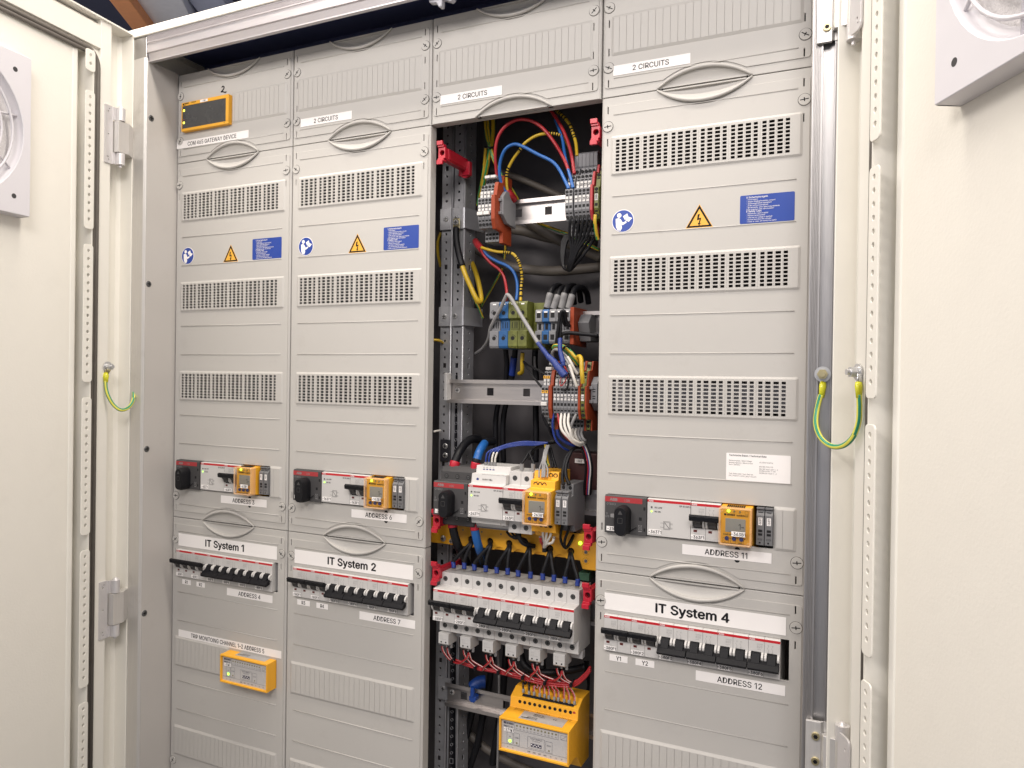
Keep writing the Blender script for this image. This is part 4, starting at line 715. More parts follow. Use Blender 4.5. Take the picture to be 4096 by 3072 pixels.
def psu(c):
    x = DX[c]+53.2; w = 53.0; z = ZR; nm = ('-63T1', '-163T1', '-263T1', '-363T1')[c]
    t = thing('power_supply', 'white power supply block tagged %s with two small status lamps' % nm, 'power supply', (x+26, 30, z-41), 'white power supplies')
    b = MB(); b.prism([(-4.8, z-22.6), (-4.8, z+22.2), (4, z+23.4), (6, z+36), (18, z+36.4), (20, z+46), (60, z+46), (60, z-41), (21, z-41), (19, z-33), (7, z-32.4), (5, z-23.4)], x, x+w-0.3, 'x'); hs = b.build('housing', 'white', t, bev=0.4)
    b = MB(); b.quad(x+0.1, x+w-0.4, z+18.6, z+21.6, -4.86); b.build('red_band', 'red', t)
    b = MB(); b.text('ABB', x+1.6, -4.92, z+19.2, 1.7, 1.3, 0.05); b.build('maker_mark', 'wink', t)
    b = MB(); b.text('DC LOW', x+9.3, -4.88, z+11.4, 1.75, 0.95, 0.05); b.text('DC ON', x+9.3, -4.88, z+6.4, 1.75, 0.95, 0.05); b.text('CP-D 24/1.3', x+w-13.8, -4.88, z+15.2, 1.9, 0.93, 0.05)
    X = x+20.4; Z0 = z-13.4
    b.frame(X, X+8, Z0, Z0+9.6, -4.88, 0.35); b.line(X+1.2, Z0+8.2, X+6.8, Z0+1.4, -4.88, 0.6); b.frame(X+0.8, X+7.2, Z0+1, Z0+8.6, -4.88, 0.25)
    for dz in (2.2, 7.4): b.line(X-3, Z0+dz, X, Z0+dz, -4.88, 0.3); b.line(X+8, Z0+dz, X+11, Z0+dz, -4.88, 0.3); b.line(X+8, Z0+dz-1.2, X+11, Z0+dz-1.2, -4.88, 0.25)
    b.text('L', X-4.2, -4.88, Z0+7, 1.1); b.text('N', X-4.2, -4.88, Z0+1.8, 1.1)
    if c == 2:
        b.text('OUTPUT ADJ.', x+17, 4.2, z+28.0, 1.8, 0.95, 0.05)
        for i, s_ in enumerate('++--'): b.line(x+12+i*4.9-0.8, z+43.6, x+12+i*4.9+0.8, z+43.6, 18.6, 0.4); b.line(x+12+i*4.9, z+42.8, x+12+i*4.9, z+44.4, 18.6, 0.4) if s_ == '+' else None
        b.text('L', x+45, 6.0, z-31.4, 2.0, 1, 0.04)
    b.build('printing', 'ink', t)
    b = MB(); b.cyl((x+5.4, -4.8, z+12.3), 1.15, -0.3, 'y', 14); b.build('status_lamp', 'ledoff' if False else 'dgrey', t)
    b = MB(); b.cyl((x+5.4, -4.8, z+7.3), 0.85, -0.3, 'y', 14); b.build('status_lamp', 'led', t, label='lit green status lamp')
    if c == 2:
        b = MB()
        for i in range(4): b.cyl((x+12+i*4.9, 19.2, z+40.0), 1.9, -0.4, 'y', 14)
        b.cyl((x+9.6, 4.9, z+28.6), 1.9, -0.3, 'y', 14); b.build('terminal_opening', 'navy', t)
        b = MB()
        for i in range(20): b.line(x+16+i*1.9, z+36.1, x+17.2+i*1.9, z+35.4, 5.6, 0.5)
        for i in range(22): b.box(x+2+i*2.3, x+3.2+i*2.3, 18.6, 24, z-41.3, z-39.6)
        b.build('vent_slot', 'mgrey', t)
        b = MB(); b.cyl((x+43.8, 19.6, z-34.0), 1.8, -1, 'y', 14); b.build('terminal_opening', 'hole', t)
    sticker(t, 'tag', x+2.0, x+17.8, z-20.3, z-14.6, -4.85, nm, 3.6, 0.92, 0.035, tz=z-19.2)
    return t
def monitor(c):
    x = DX[c]+141.6; w = 36.4; z = ZR; nm = ('-63B1', '-163B1', '-263B1', '-363B1')[c]
    t = thing('insulation_monitor', 'yellow insulation monitor tagged %s with display and three blue buttons' % nm, 'monitoring relay', (x+18, 30, z-44), 'yellow insulation monitors')
    b = MB(); b.prism([(-14, z-20.6), (-14, z+21.2), (2, z+22.4), (4, z+23), (5, z+33), (16, z+34), (18, z+44), (60, z+44), (60, z-44), (24, z-44), (20, z-37), (10, z-36), (8, z-26), (5, z-23)], x+0.8, x+w-0.4, 'x')
    b.build('housing', 'yellow', t, bev=0.5)
    b = MB(); F_ = -14.2; b.text('BENDER', x+8.2, F_, z+12.0, 1.9, 0.9, 0.06); b.text('isoMED427', x+19.2, F_, z+11.8, 1.9, 0.9, 0.04); b.quad(x+5.0, x+7.4, z+11.9, z+14.0, F_)
    b.text('ISOMETER®' if False else 'ISOMETER', x+4.4, F_, z-10.8, 1.5, 0.85, 0.03)
    for i, s_ in enumerate(('ON', 'AL1', 'AL2')): b.text(s_, x+8.0+i*6.6, F_, z+14.8, 0.9, 1.0)
    b.frame(x+28.4, x+31.8, z+11.8, z+18.2, F_, 0.2); b.line(x+28.4, z+15, x+31.8, z+15, F_, 0.2)
    b.frame(x+4.0, x+10.2, z-20.0, z-14.4, F_, 0.22); b.frame(x+12.6, x+18.6, z-20.0, z-14.4, F_, 0.22); b.frame(x+21.0, x+27.2, z-20.0, z-14.4, F_, 0.22)
    b.text('T', x+5.8, F_, z-19.6, 1.4, 1, 0.03); b.text('MENU', x+21.8, F_, z-19.6, 1.1, 0.95, 0.03)
    for i in range(3): b.add([(x+11.4+i*8.2, F_, z-14.6), (x+12.8+i*8.2, F_, z-14.6), (x+12.1+i*8.2, F_, z-13.2)], [(0, 1, 2)])
    b.build('printing', 'ink', t)
    b = MB(); b.box(x+6.6, x+29.2, -14.4, -13, z-7.4, z+8.8); d = b.build('display', 'lcd', t, bev=0.3)
    b = MB(); b.text('1' if c else '1', x+21.6, -14.5, z-3.4, 6.4, 0.9); b.line(x+24.6, z-0.8, x+27.6, z-0.8, -14.5, 0.9); b.text('>', x+8, -14.5, z+2, 2) ; b.build('digits', 'dgrey', d)
    for i in range(3):
        b = MB(); b.cyl((x+8.4+i*8.2, -14, z-14.6), 2.5, -2.0, 'y', 20, 2.2); b.build('button', 'navy', t)
    b = MB(); b.cyl((x+10.0, -14, z+17.4), 1.5, -0.9, 'y', 16); b.build('status_lamp', 'led', t, label='lit green status lamp')
    for i in (1, 2):
        b = MB(); b.cyl((x+10.0+i*6.4, -14, z+17.2), 1.1, -0.7, 'y', 14); b.build('status_lamp', 'ledoff', t)
    # clear sealing cover: thin walls round the face with rolled rim and screws
    b = MB(); o = rrect(x-0.2, x+w+0.3, z-22.2, z+21.8, 2.2, 3); q = rrect(x+1.0, x+w-0.9, z-21.0, z+20.6, 1.6, 3); n = len(o)
    b.add([(p[0], -10, p[1]) for p in o]+[(p[0], -19.4, p[1]) for p in o]+[(p[0], -20.2, p[1]) for p in q]+[(p[0], -18.8, p[1]) for p in rrect(x+2.2, x+w-2.1, z-19.8, z+19.4, 1.6, 3)], [(i+k*n, (i+1) % n+k*n, (i+1) % n+(k+1)*n, i+(k+1)*n) for k in range(3) for i in range(n)])
    for cx, cz in ((x+2.9, z+18.6), (x+w-3.0, z-19.0)): b.tube([(cx+1.6*math.cos(a), -19.6, cz+1.6*math.sin(a)) for a in [2*math.pi*i/14 for i in range(15)]], 0.35, 5)
    b.build('clear_rim', 'amberrim', t)
    b = MB(); b.quad(x+1.0, x+w-0.9, z-21.0, z+20.6, -18.9); b.build('clear_window', 'amberwin', t)
    if c == 2:
        b = MB()
        for q_ in (666.8, 673.2, 679.4): b.ring((q_, 4.4, -647.0), 1.9, 3.1)
        for q_ in (683.6, 690.1): b.ring((q_, 16.6, -635.5), 1.9, 3.1)
        for q_ in (674.1, 680.8, 687.2): b.cyl((q_, 8.4, -701.3), 2.9, -0.8, 'y', 16)
        for q_ in (666.5, 673.0, 679.5, 686.0): b.cyl((q_, 20.5, -711.0), 2.6, -1.0, 'y', 16)
        b.text('Z', x+4, 4.5, z+31.2, 1.3); b.text('Z/A', x+9, 4.5, z+31.2, 1.3); b.text('I', x+16, 4.5, z+31.2, 1.3)
        b.build('terminal_opening', 'hole', t)
    else:
        b = MB()
        for i in range(9): b.box(x+8+i*2.3, x+9+i*2.3, -12, -2, z+21.4, z+23.0)
        b.build('vent_slot', 'hole', t)
    sticker(t, 'tag', x+14.2, x+29.8, z-10.8, z-5.2, -19.1, nm, 3.6, 0.92, 0.035, tz=z-9.8)
    return t
M['amberrim'] = mat('clear_orange_rim', (0.95, 0.62, 0.36), 0.12); M['amberrim'].node_tree.nodes['Principled BSDF'].inputs['Alpha'].default_value = 0.42
mw = M['amberwin'] = bpy.data.materials.new('clear_window'); mw.use_nodes = True; nt = mw.node_tree; nt.nodes.clear()
_o = nt.nodes.new('ShaderNodeOutputMaterial'); _m = nt.nodes.new('ShaderNodeMixShader'); _t = nt.nodes.new('ShaderNodeBsdfTransparent'); _g = nt.nodes.new('ShaderNodeBsdfGlossy'); _g.inputs['Roughness'].default_value = 0.08
_f = nt.nodes.new('ShaderNodeFresnel'); _f.inputs[0].default_value = 1.45; nt.links.new(_f.outputs[0], _m.inputs[0]); nt.links.new(_t.outputs[0], _m.inputs[1]); nt.links.new(_g.outputs[0], _m.inputs[2]); nt.links.new(_m.outputs[0], _o.inputs[0])
def fuses(c):
    for k in range(2):
        x = DX[c]+181.6+k*9.4; w = 8.6; z = ZR; nm = '%s%d' % (('-63F', '-163F', '-263F', '-363F')[c], 2+k)
        t = thing('fuse_terminal', 'slim grey fuse terminal tagged %s, %s of the two right of the yellow monitor' % (nm, 'first' if k == 0 else 'second'), 'fuse terminal', (x+4, 30, z-38), 'slim grey fuse terminals')
        b = MB(); b.prism([(-6, z-20.5), (-6, z+13.5), (-1, z+19.5), (-4, z+20.5), (-4, z+22.5), (6, z+22.5), (8, z+14), (14, z+16), (14, z+30), (60, z+30), (60, z-34), (24, z-34), (18, z-24), (2, z-22)], x, x+w, 'x'); b.build('housing', 'mgrey', t, bev=0.35)
        b = MB(); b.box(x+2.2, x+6.8, -6.12, -5, z-5.6, z-2.6); b.box(x+2.2, x+6.8, -6.12, -5, z-9.6, z-6.8); b.cyl((x+4.0, -6, z-17.8), 1.1, -0.1, 'y', 12); b.frame(x+2.2, x+6.6, z-14.8, z-13.0, -6.05, 0.25); b.line(x+1.6, z-13.9, x+7.2, z-13.9, -6.05, 0.2); b.box(x+1.5, x+7, -3.6, 1, z+15.0, z+17.2); b.build('slot', 'hole', t)
        sticker(t, 'tag', x+2.2, x+6.6, z+2.4, z+11.2, -6.03, nm, 2.2, 0.72, 0.03, rot=90, r=0.3)
        if c == 2:
            b = MB(); b.cyl((x+4.3, 13.9, z+25.2), 2.4, -0.2, 'y', 14); b.box(x+2.6, x+6.2, 13.8, 14.2, z+17.4, z+20.6); b.build('terminal_opening', 'hole', t)
for c in range(4): switch_dev(c); psu(c); monitor(c); fuses(c)
# yellow signal converters -----------------------------------------------------
def converter(x, z, nm, label, open_):
    t = thing('signal_converter', label, 'signal converter', (x+50, 30, z-45)); w = 98.5; yf = -20
    b = MB(); ym = -15
    b.prism([(ym, z-22), (ym, z+22), (13, z+23.5), (15, z+37), (32, z+45), (60, z+45), (60, z-45), (30, z-45), (15, z-26), (6, z-22)], x+0.4, x+w-0.4, 'x')
    for a, e, f, g in ((x, x+w, z+19.6, z+22.2), (x, x+w, z-22.2, z-19.6), (x, x+2.2, z-19.6, z+19.6), (x+w-2.2, x+w, z-19.6, z+19.6)): b.box(a, e, yf, ym+1, f, g)
    b.build('housing', 'yellow', t, bev=0.4)
    b = MB(); b.quad(x+2.2, x+w-2.2, z-19.6, z+19.6, ym-1.2); fp = b.build('face_plate', mat('face_plate_grey', (0.50, 0.485, 0.475), 0.25, var=0.03), t)
    b = MB(); y = ym-1.35
    b.text('BENDER', x+9.4, y, z+13.2, 2.6, 0.74, 0.06); b.quad(x+5.0, x+8.6, z+13.0, z+16.0, y); b.text('SMI473-12', x+5.0, y, z+9.2, 2.1, 0.84, 0.05)
    b.frame(x+21.2, x+82.6, z+7.6, z+17.2, y, 0.3); b.frame(x+86, x+94.2, z+8.4, z+14.2, y, 0.3); b.line(x+86, z+8.4, x+94.2, z+14.2, y, 0.3)
    for i in range(12): b.text('IN%d' % (i+1), x+24.4+i*5.0, y, z+9.0, 1.3, 0.75, 0, 'C')
    b.frame(x+10.2, x+18.6, z-12.4, z+2.8, y, 0.3); b.frame(x+20.0, x+28.2, z-12.4, z+3.6, y, 0.3); b.frame(x+40.0, x+63.6, z-11.6, z+3.0, y, 0.3); b.frame(x+65.4, x+74.4, z-12.2, z+2.0, y, 0.3)
    b.text('ON', x+14.4, y, z-3.6, 1.7, 0.85, 0, 'C'); b.text('ALARM', x+24.1, y, z-3.4, 1.8, 0.72, 0, 'C'); b.text('SLAVE ADDRESS', x+51.8, y, z+0.2, 1.8, 0.8, 0, 'C'); b.text('A5 A4 A3 A2 A1 A0', x+51.8, y, z-2.2, 1.2, 0.75, 0, 'C'); b.text('RS485', x+69.9, y, z-4.0, 1.7, 0.8, 0, 'C')
    b.line(x+3.5, z-13.2, x+w-3.5, z-13.2, y, 0.3); b.line(x+3.5, z+18.0, x+w-3.5, z+18.0, y, 0.4); b.quad(x+44.4, x+59.6, z-9.4, z-4.8, y)
    for i, s_ in enumerate(('A', 'B', '.', '.', 'GND', 'IN12', 'IN11', 'IN10', '11', '12', '14')): b.text(s_, x+11.5+i*7.6, y, z-17.4, 1.7, 0.8, 0.02, 'C')
    b.build('printing', mat('plate_ink', (0.06, 0.06, 0.09), 0.5), fp)
    b = MB()
    for i in range(12): b.cyl((x+24.4+i*5.0, ym-1.2, z+13.6), 1.25, -0.4, 'y', 14)
    b.cyl((x+24.4, ym-1.2, z-9.2), 1.2, -0.4, 'y', 14); b.cyl((x+70, ym-1.2, z-9.4), 1.1, -0.4, 'y', 14); b.build('channel_lamp', 'ledoff', fp)
    b = MB()
    for i in range(6): b.quad(x+45+i*2.4, x+46.2+i*2.4, z-8.6 if i % 2 else z-7.2, z-7.2 if i % 2 else z-5.6, ym-1.42)
    b.build('address_switch', 'paper', fp)
    b = MB(); b.cyl((x+14.6, ym-1.2, z-8.4), 1.7, -0.6, 'y', 16); b.build('status_lamp', 'led', fp, label='lit green status lamp')
    # rating plate on the sloping top
    sl = lambda Y: z+22+(Y-ym)/(13-ym)*1.5
    b = MB(); ya, yb = -12.5, 9
    b.add([(x+24, ya, sl(ya)+0.15), (x+86, ya, sl(ya)+0.15), (x+80 if False else x+86, yb, sl(yb)+0.15), (x+24, yb, sl(yb)+0.15)], [(0, 1, 2, 3)]); b.build('rating_plate', mat('rating_plate_grey', (0.38, 0.37, 0.36), 0.4), t)
    b = MB(); b.T = lambda p: (p[0], p[1], sl(p[1])+0.3)
    for i, s_ in enumerate(('SMI473-12', 'SIGNAL CONVERTER')): b.text(s_, x+40, 3.2-i*3.0, 0, 2.3 if i == 0 else 1.5, 0.8, 0.05, plane='top')
    for i in range(3): b.text('Sekunde max 24 VDC', x+34, -4.4-i*2.2, 0, 1.3, 0.8, 0.04, plane='top')
    b.text('C E', x+68, 1.0, 0, 2.6, 0.9, 0.05, plane='top'); b.text('BENDER', x+27, -9, 0, 2.0, 0.9, 0.05, plane='top')
    b.build('plate_lettering', 'ink', t)
    if open_:
        b = MB()
        for i in range(12): b.cyl((x+14.5+i*7.3, 14.2, z+31.8), 2.2, -0.5, 'y', 16) if i < 11 else None
        b.quad(x+17, x+w-12, z+37.2, z+44, 22) if False else b.add([(x+16, 17, z+38.4), (x+w-8, 17, z+38.4), (x+w-8, 21, z+40.4), (x+16, 21, z+40.4)], [(0, 1, 2, 3)])
        b.build('terminal_opening', 'hole', t)
        b = MB()
        for g in range(3):
            for i in range(9): xx = x+9+g*31+i*2.2; b.add([(xx, 6, sl(6)+.12), (xx+0.7, 6, sl(6)+.12), (xx+2.4, 12, sl(12)+.12), (xx+1.7, 12, sl(12)+.12)], [(0, 1, 2, 3)])
        b.build('vent_slot', mat('slot_brown', (0.12, 0.05, 0.01), 0.6), t)
        b = MB(); b.cyl((x+92.5, 14.4, z+31.8), 2.0, -0.3, 'y', 14); b.build('cap', 'dred', t)
    sticker(t, 'tag', x+5.6, x+20.4, z+3.6, z+8.6, ym-1.5, nm, 3.4, 0.9, 0.03, tz=z+4.5)
    return t
converter(131.2, -977.6, '-71K1', 'small yellow converter box tagged -71K1 under the trip monitoring sticker', False)
converter(629.6, -976.2, '-271K1', 'yellow converter box tagged -271K1 at the bottom of the open bay', True)
# gateway ------------------------------------------------------------------------
t = thing('gateway_device', 'yellow flat gateway box with dark glass front in the top left cover', 'gateway', (69, 20, -100))
b = MB(); b.box(16, 122, -5.8, 50, -100.2, -52.4); b.build('housing', 'yellow', t, bev=0.6)
b = MB()
for a in ((16, 122, -58, -52.4), (16, 122, -100.2, -95.6), (16, 17.6, -95.6, -58), (115.8, 122, -95.6, -58)): b.box(a[0], a[1], -7.6, -5.4, a[2], a[3])
b.build('front_frame', 'yellow', t, bev=0.3)
b = MB(); b.box(17.4, 116, -7.0, -5.2, -95.8, -57.8); gl = b.build('dark_window', 'lcdoff', t)
b = MB(); b.text('BENDER', 23, -7.7, -55.4, 2.0, 0.9, 0.06); b.text('COM465IP', 38, -7.7, -55.2, 1.8, 0.9, 0.05); b.quad(19, 22, -56.4, -53.6, -7.7); b.text('CONDITION', 19.5, -7.7, -57.4, 1.1, 0.8, 0.04); b.cyl((113, -7.6, -97.8), 0.8, -0.1, 'y', 10); b.build('printing', 'ink', t)
b = MB(); b.text('ON', 24.5, -7.1, -66.2, 1.3); b.text('IP BUS', 24.5, -7.1, -75.4, 1.1); b.text('MODBUS', 24.5, -7.1, -80.4, 1.1); b.text('BMS', 24.5, -7.1, -86.4, 1.1); b.build('window_print', 'mgrey', gl)
for zz in (-65.4, -85.8):
    b = MB(); b.box(19.6, 22.8, -7.4, -6.8, zz-1.5, zz+1.5); b.build('status_lamp', 'ledy', gl)
b = MB(); b.box(20.2, 22.2, -7.2, -6.8, -81.6, -80.0); b.build('status_lamp', 'dred', gl)
sticker(t, 'tag', 58.8, 76.0, -57.4, -53.2, -7.65, '-71B1', 2.3, 0.9, 0.04)
# ================================================================== doors
def door(side):
    L = side == 'left'
    if L: O = Vector((-38, -60, 0)); U = Vector((.1125, -.9936, 0)).normalized(); N = Vector((.9936, .1125, 0)).normalized()
    else:
        U = Vector((.47, -.883, 0)).normalized(); N = Vector((U.y, -U.x, 0)); O = Vector((1050, -60, 0))+N*20
    T = lambda p: tuple(O+U*p[0]-N*p[1]+Vector((0, 0, p[2])))      # (u, -n, z)
    D = lambda: setattr_T(MB(), T)
    t = thing('cabinet_door', 'open cream door at the %s with textured inside and perforated strip' % side, 'door', T((300, 0, -1500)), 'open cabinet doors')
    b = D(); b.box(101, 900, 5, 24, -1500, 1); b.box(61, 101, 5.2, 24, -12, 1); b.build('inner_sheet', 'paint', t)
    b = D(); b.prism([(0, -4), (2, -4), (2.6, 19), (8, 23), (24, 22.5), (33, 15), (38, 5), (41, 0), (61, 0), (61, 24), (0, 24)], -1500, 50, 'z')
    b.box(61, 900, 0, 24, 1, 36); b.prism([(-0, 36), (10, 44), (24, 44), (24, 36)], 61, 900, 'x'); b.box(2, 900, -4, 24, 46.8, 50); b.build('folded_rim', 'paintp', t, bev=0.8)
    def lane(off): return [(66.5+off, -0.6, -1500), (66.5+off, -0.6, -32)]+[(66.5+off+(18-off)*(1-math.cos(a)), -0.6+3*math.sin(a/2), -32+(26-off)*math.sin(a)) for a in [math.pi/2*i/7 for i in range(1, 8)]]+[(900, 2.4, -6-off)]
    b = D(); b.tube(lane(0), 3.6, 8); b.tube(lane(6.0), 3.2, 8); b.build('door_gasket', 'rubber', t)
    b = D(); b.prism([(61, 1), (80.6, 1), (81.6, -10.0), (83.6, -10.0), (83.6, 21), (99.5, 21), (99.5, 3.4), (101, 3.0), (106, 4.0), (108, 5.2), (101, 5.4), (101, 24), (61, 24)], -1500, -12, 'z'); b.build('strip_channel', 'paintp', t)  # groove shaped deeper to darken the shade under the perforated strip
    segs = [(-47, -14, 2)]+[(-77-234*k-210.5, -77-234*k, 16) for k in range(5)]
    for z0, z1, n in segs:
        b = D(); hs = [circ(90.4, (z1-9.5-12.4*i) if n > 2 else -22.5-12.6*i, 2.5, 12) for i in range(n)]
        plate(b, rrect(82, 98.8, z0, z1, 4.5, 4), hs, -12.5, 1.8, 0.4); b.build('perforated_strip', 'paintp', t)
    # fan filter
    ff = MB(); ff.T = T; f0 = 190 if L else 184; f1 = f0+221; cu, cz, R = f0+110.5, -180.5, 99.5
    fan = thing('fan_filter', 'square lilac-white fan filter with curved grille bars on the %s door' % side, 'fan filter', T((cu, 5, -291)), 'fan filters on the doors')
    plate(ff, rrect(f0, f1, -291, -70, 2, 3), [circ(cu, cz, R, 48)], -16.5, 3, 0.8)
    for a in ((f0, f0+3, -291, -70), (f1-3, f1, -291, -70), (f0, f1, -291, -288), (f0, f1, -73, -70)): ff.box(a[0], a[1], -15, 5, a[2], a[3])
    ff.build('frame', 'fan', fan, bev=0.6)
    b = D(); n = 48; v = [(cu+r*math.cos(2*math.pi*i/n), y, cz+r*math.sin(2*math.pi*i/n)) for r, y in ((R, -15), (R-2, -6), (R-10, -3)) for i in range(n)]
    b.add(v, [(i+k*n, (i+1) % n+k*n, (i+1) % n+(k+1)*n, i+(k+1)*n) for k in range(2) for i in range(n)], True); b.build('funnel', 'fan', fan)
    b = D(); b.cyl((cu, -3.5, cz), R-1, 0.5, 'y', 48); b.build('filter_mat', 'filter', fan)
    b = D()
    for r in (86, 70, 54, 38, 22): b.tube([(cu+r*math.cos(2*math.pi*i/48), -12-4*math.cos(r/R*1.4), cz+r*math.sin(2*math.pi*i/48)) for i in range(49)], 1.9, 6)
    for k in range(8):
        a = math.pi/4*k+math.radians(18); b.tube([(cu+20*math.cos(a), -14, cz+20*math.sin(a)), (cu+60*math.cos(a+.12), -13, cz+60*math.sin(a+.12)), (cu+R*math.cos(a+.2), -9, cz+R*math.sin(a+.2))], 1.6, 6)
    b.build('grille_bars', 'fan', fan)
    b = D()
    for du in (24, 197):
        for dz in (24, 197): b.cyl((f0+du, -16.5, -291+dz), 3.4, -0.15, 'y', 16)
    b.build('screw_hole', 'dgrey', fan)
    return T
def setattr_T(b, T): b.T = T; return b
TL = door('left'); TR = door('right')
# hinges -------------------------------------------------------------------------
def hinge(T, z1, z0, side, label):
    t = thing('hinge', label, 'hinge', T((25, -4, z0)), 'door hinges'); D = lambda: setattr_T(MB(), T)
    if side == 'L':
        b = D(); plate(b, rrect(38.5, 54, z0, z1, 1, 2), [circ(48, z1-10, 1.6, 10), circ(46, z1-6, 1.2, 10), circ(47.5, (z0+z1)/2, 1.5, 10), circ(48, z0+10, 1.6, 10), circ(46, z0+6, 1.2, 10)], -2.4, 2.4, 0.3); b.box(30, 39, -4.5, -2.4, z1-21, z1-1); b.box(30, 39, -4.5, -2.4, z0+1, z0+19); b.build('leaf', 'hinge', t)
        b = D(); b.cyl((29, -8, z1-21), 6.6, 20, 'z', 20); b.cyl((29, -8, z1-1), 5.5, 4, 'z', 16, 2.2); b.build('knuckle', 'hinge', t); b = D(); b.cyl((29, -8, z0+1), 6.6, 18, 'z', 20); b.cyl((29, -8, z0-3), 2.6, 4, 'z', 12); b.build('knuckle', 'hinge', t)
        b = D(); b.prism([(37, -12), (37, 0), (20, 2), (-2, 6), (-2, -3), (18, -14)], z0+20, z1-22, 'z'); b.build('hinge_block', 'alul', t, bev=0.4)
    else:
        X = 1044.6; b = MB(); plate(b, rrect(1008.6, 1023.6, z0+10, z1-6, 0.8, 2), [], -64.5, 4.2, 0.5); b.prism([(1023.6, -64.5), (1026, -61), (1029, -61), (1029, -60), (1023, -60)], z0+12, z1-6, 'z'); b.build('mounting_plate', 'alul', t)
        b = MB(); b.prism([(1023.8, -63), (1026, -70), (X-3, -74), (X-3, -66), (1030, -61)], z0+21, z1-17, 'z'); b.cyl((X-1, -72, z0+21), 6.2, z1-17-z0-21, 'z', 18); b.build('hinge_block', 'alul', t, bev=0.4)
        b = MB(); b.cyl((X-0.5, -72, z1-17), 6.9, 16, 'z', 20); b.cyl((X-0.5, -72, z1-1), 4, 3.2, 'z', 14, 2); b.build('knuckle', 'hinge', t); b = MB(); b.cyl((X-0.5, -72, z0+4), 6.9, 17, 'z', 20); b.cyl((X-0.5, -72, z0-1), 2.6, 5, 'z', 12); b.build('knuckle', 'hinge', t)
        b = D(); plate(b, rrect(22, 44, z0, z1, 5, 3), [circ(37, z0+12, 1.4, 10), circ(38.5, z0+7, 1.2, 10), circ(37, z1-12, 1.4, 10)], -3.0, 2.2, 0.3); b.build('leaf', 'hinge', t)
        for zz in (z1-21, z1-47 if z1 < -500 else z0+25):
            b = MB(); b.cyl((1018.6, -64.4, zz), 4.2, -2.6, 'y', 20, 3.9); b.m = 1; b.cyl((1018.6, -66.95, zz), 2.3, -0.1, 'y', 6); b.build('cap_bolt', ['brass', 'black'], t)
hinge(TL, -82, -174, 'L', 'upper hinge of the left door, aluminium block beside the frame post'); hinge(TL, -839, -931, 'L', 'lower hinge of the left door, near the bottom left')
hinge(TR, -40, -163, 'R', 'upper hinge of the right door with two socket bolts'); hinge(TR, -856, -980, 'R', 'lower hinge of the right door with two socket bolts')
# earthing straps ------------------------------------------------------------------
def gy_tube(b, pts, r, n=12): b.tube(spline(pts, 8), r, n, sect=lambda k: k % 4 in (0, 1), twist=0.02)
def lugbolt(name, label, c, ax):
    t = thing(name, label, 'bolt', c); n = Vector(ax).normalized(); q = n.to_track_quat('Z', 'Y')
    def TT(p): v = Vector(c)+q @ Vector(p); return tuple(v)
    b = setattr_T(MB(), TT); b.cyl((0, 0, 0), 8.2, 1.4, 'z', 24); b.build('washer', 'screw', t)
    b = setattr_T(MB(), TT); b.cyl((0, 0, 1.4), 5.8, 2.0, 'z', 20); b.build('spring_washer', 'screw', t)
    b = setattr_T(MB(), TT); b.cyl((0, 0, 3.4), 5.4, 5.0, 'z', 6, smooth=False); b.cyl((0, 0, 8.4), 3.0, 3.6, 'z', 14); b.build('nut', 'brass' if 'frame' in label else 'screw', t, bev=0.3); return t
lugbolt('earth_bolt', 'round yellowish earthing bolt on the right frame post', at(3291, 1497, -60.3), (0, -1, 0))
pR = Vector(TR((47, -1, -497))); NR = Vector(TR((0, -1, 0)))-Vector(TR((0, 0, 0))); lugbolt('earth_bolt', 'steel earthing nut on the rim of the right door', pR, NR)
NL = Vector(TL((0, -1, 0)))-Vector(TL((0, 0, 0))); pL = Vector(TL((43, -1, -497))); lugbolt('earth_bolt', 'steel earthing nut on the rim of the left door', pL, NL)
f = lambda x, y, Y: at(x, y, Y)
t = thing('earthing_strap', 'green and yellow earthing strap hanging between right post and right door', 'earthing cable', at(3350, 1790, -80), 'earthing straps')
b = MB(); gy_tube(b, [f(3283, 1580, -66), f(3268, 1640, -68), f(3264, 1700, -74), f(3284, 1752, -82), f(3325, 1784, -92), f(3372, 1783, -104), f(3412, 1748, -114), f(3434, 1690, -120), f(3438, 1630, -122), f(3436, 1580, -122)], 2.6); b.build('cable', ['strapg', 'strapy'], t)
b = MB(); b.tube([f(3293, 1530, -60), f(3291, 1545, -62), f(3286, 1590, -64)], [3.6, 4.2, 3.2], 10, flat=0.7); b.build('crimp', 'ctape', t)
b = MB(); b.tube([f(3435, 1530, -119), f(3435, 1545, -120), f(3436, 1592, -122)], [3.6, 4.2, 3.2], 10, flat=0.7); b.build('crimp', 'ctape', t)
b = MB(); b.tube([f(3292, 1497, -57), f(3293, 1535, -59)], 3.6, 8, flat=0.3); b.tube([f(3440, 1497, -119), f(3437, 1535, -119)], 3.6, 8, flat=0.3); b.build('lug', 'screw', t)
t = thing('earthing_strap', 'green and yellow earthing strap from left door, disappearing behind left post', 'earthing cable', at(470, 1640, -80), 'earthing straps')
g = lambda a, c, Y: at(a/1.8433, 800+c/1.8433, Y)
b = MB(); gy_tube(b, [g(778, 1335, -108), g(782, 1390, -108), g(800, 1450, -106), g(838, 1512, -100), g(890, 1548, -92), g(945, 1532, -78), g(980, 1480, -66), g(985, 1420, -58)], 2.7); b.build('cable', ['strapg', 'strapy'], t)
b = MB(); b.tube([g(780, 1275, -106), g(781, 1300, -107), g(780, 1345, -108)], [3.4, 4.4, 3.2], 10, flat=0.7); b.build('crimp', 'ctape', t)
b = MB(); b.tube([pL+Vector((6, 0, 0)), g(782, 1282, -106)], 3.6, 8, flat=0.3); b.build('lug', 'brass', t)
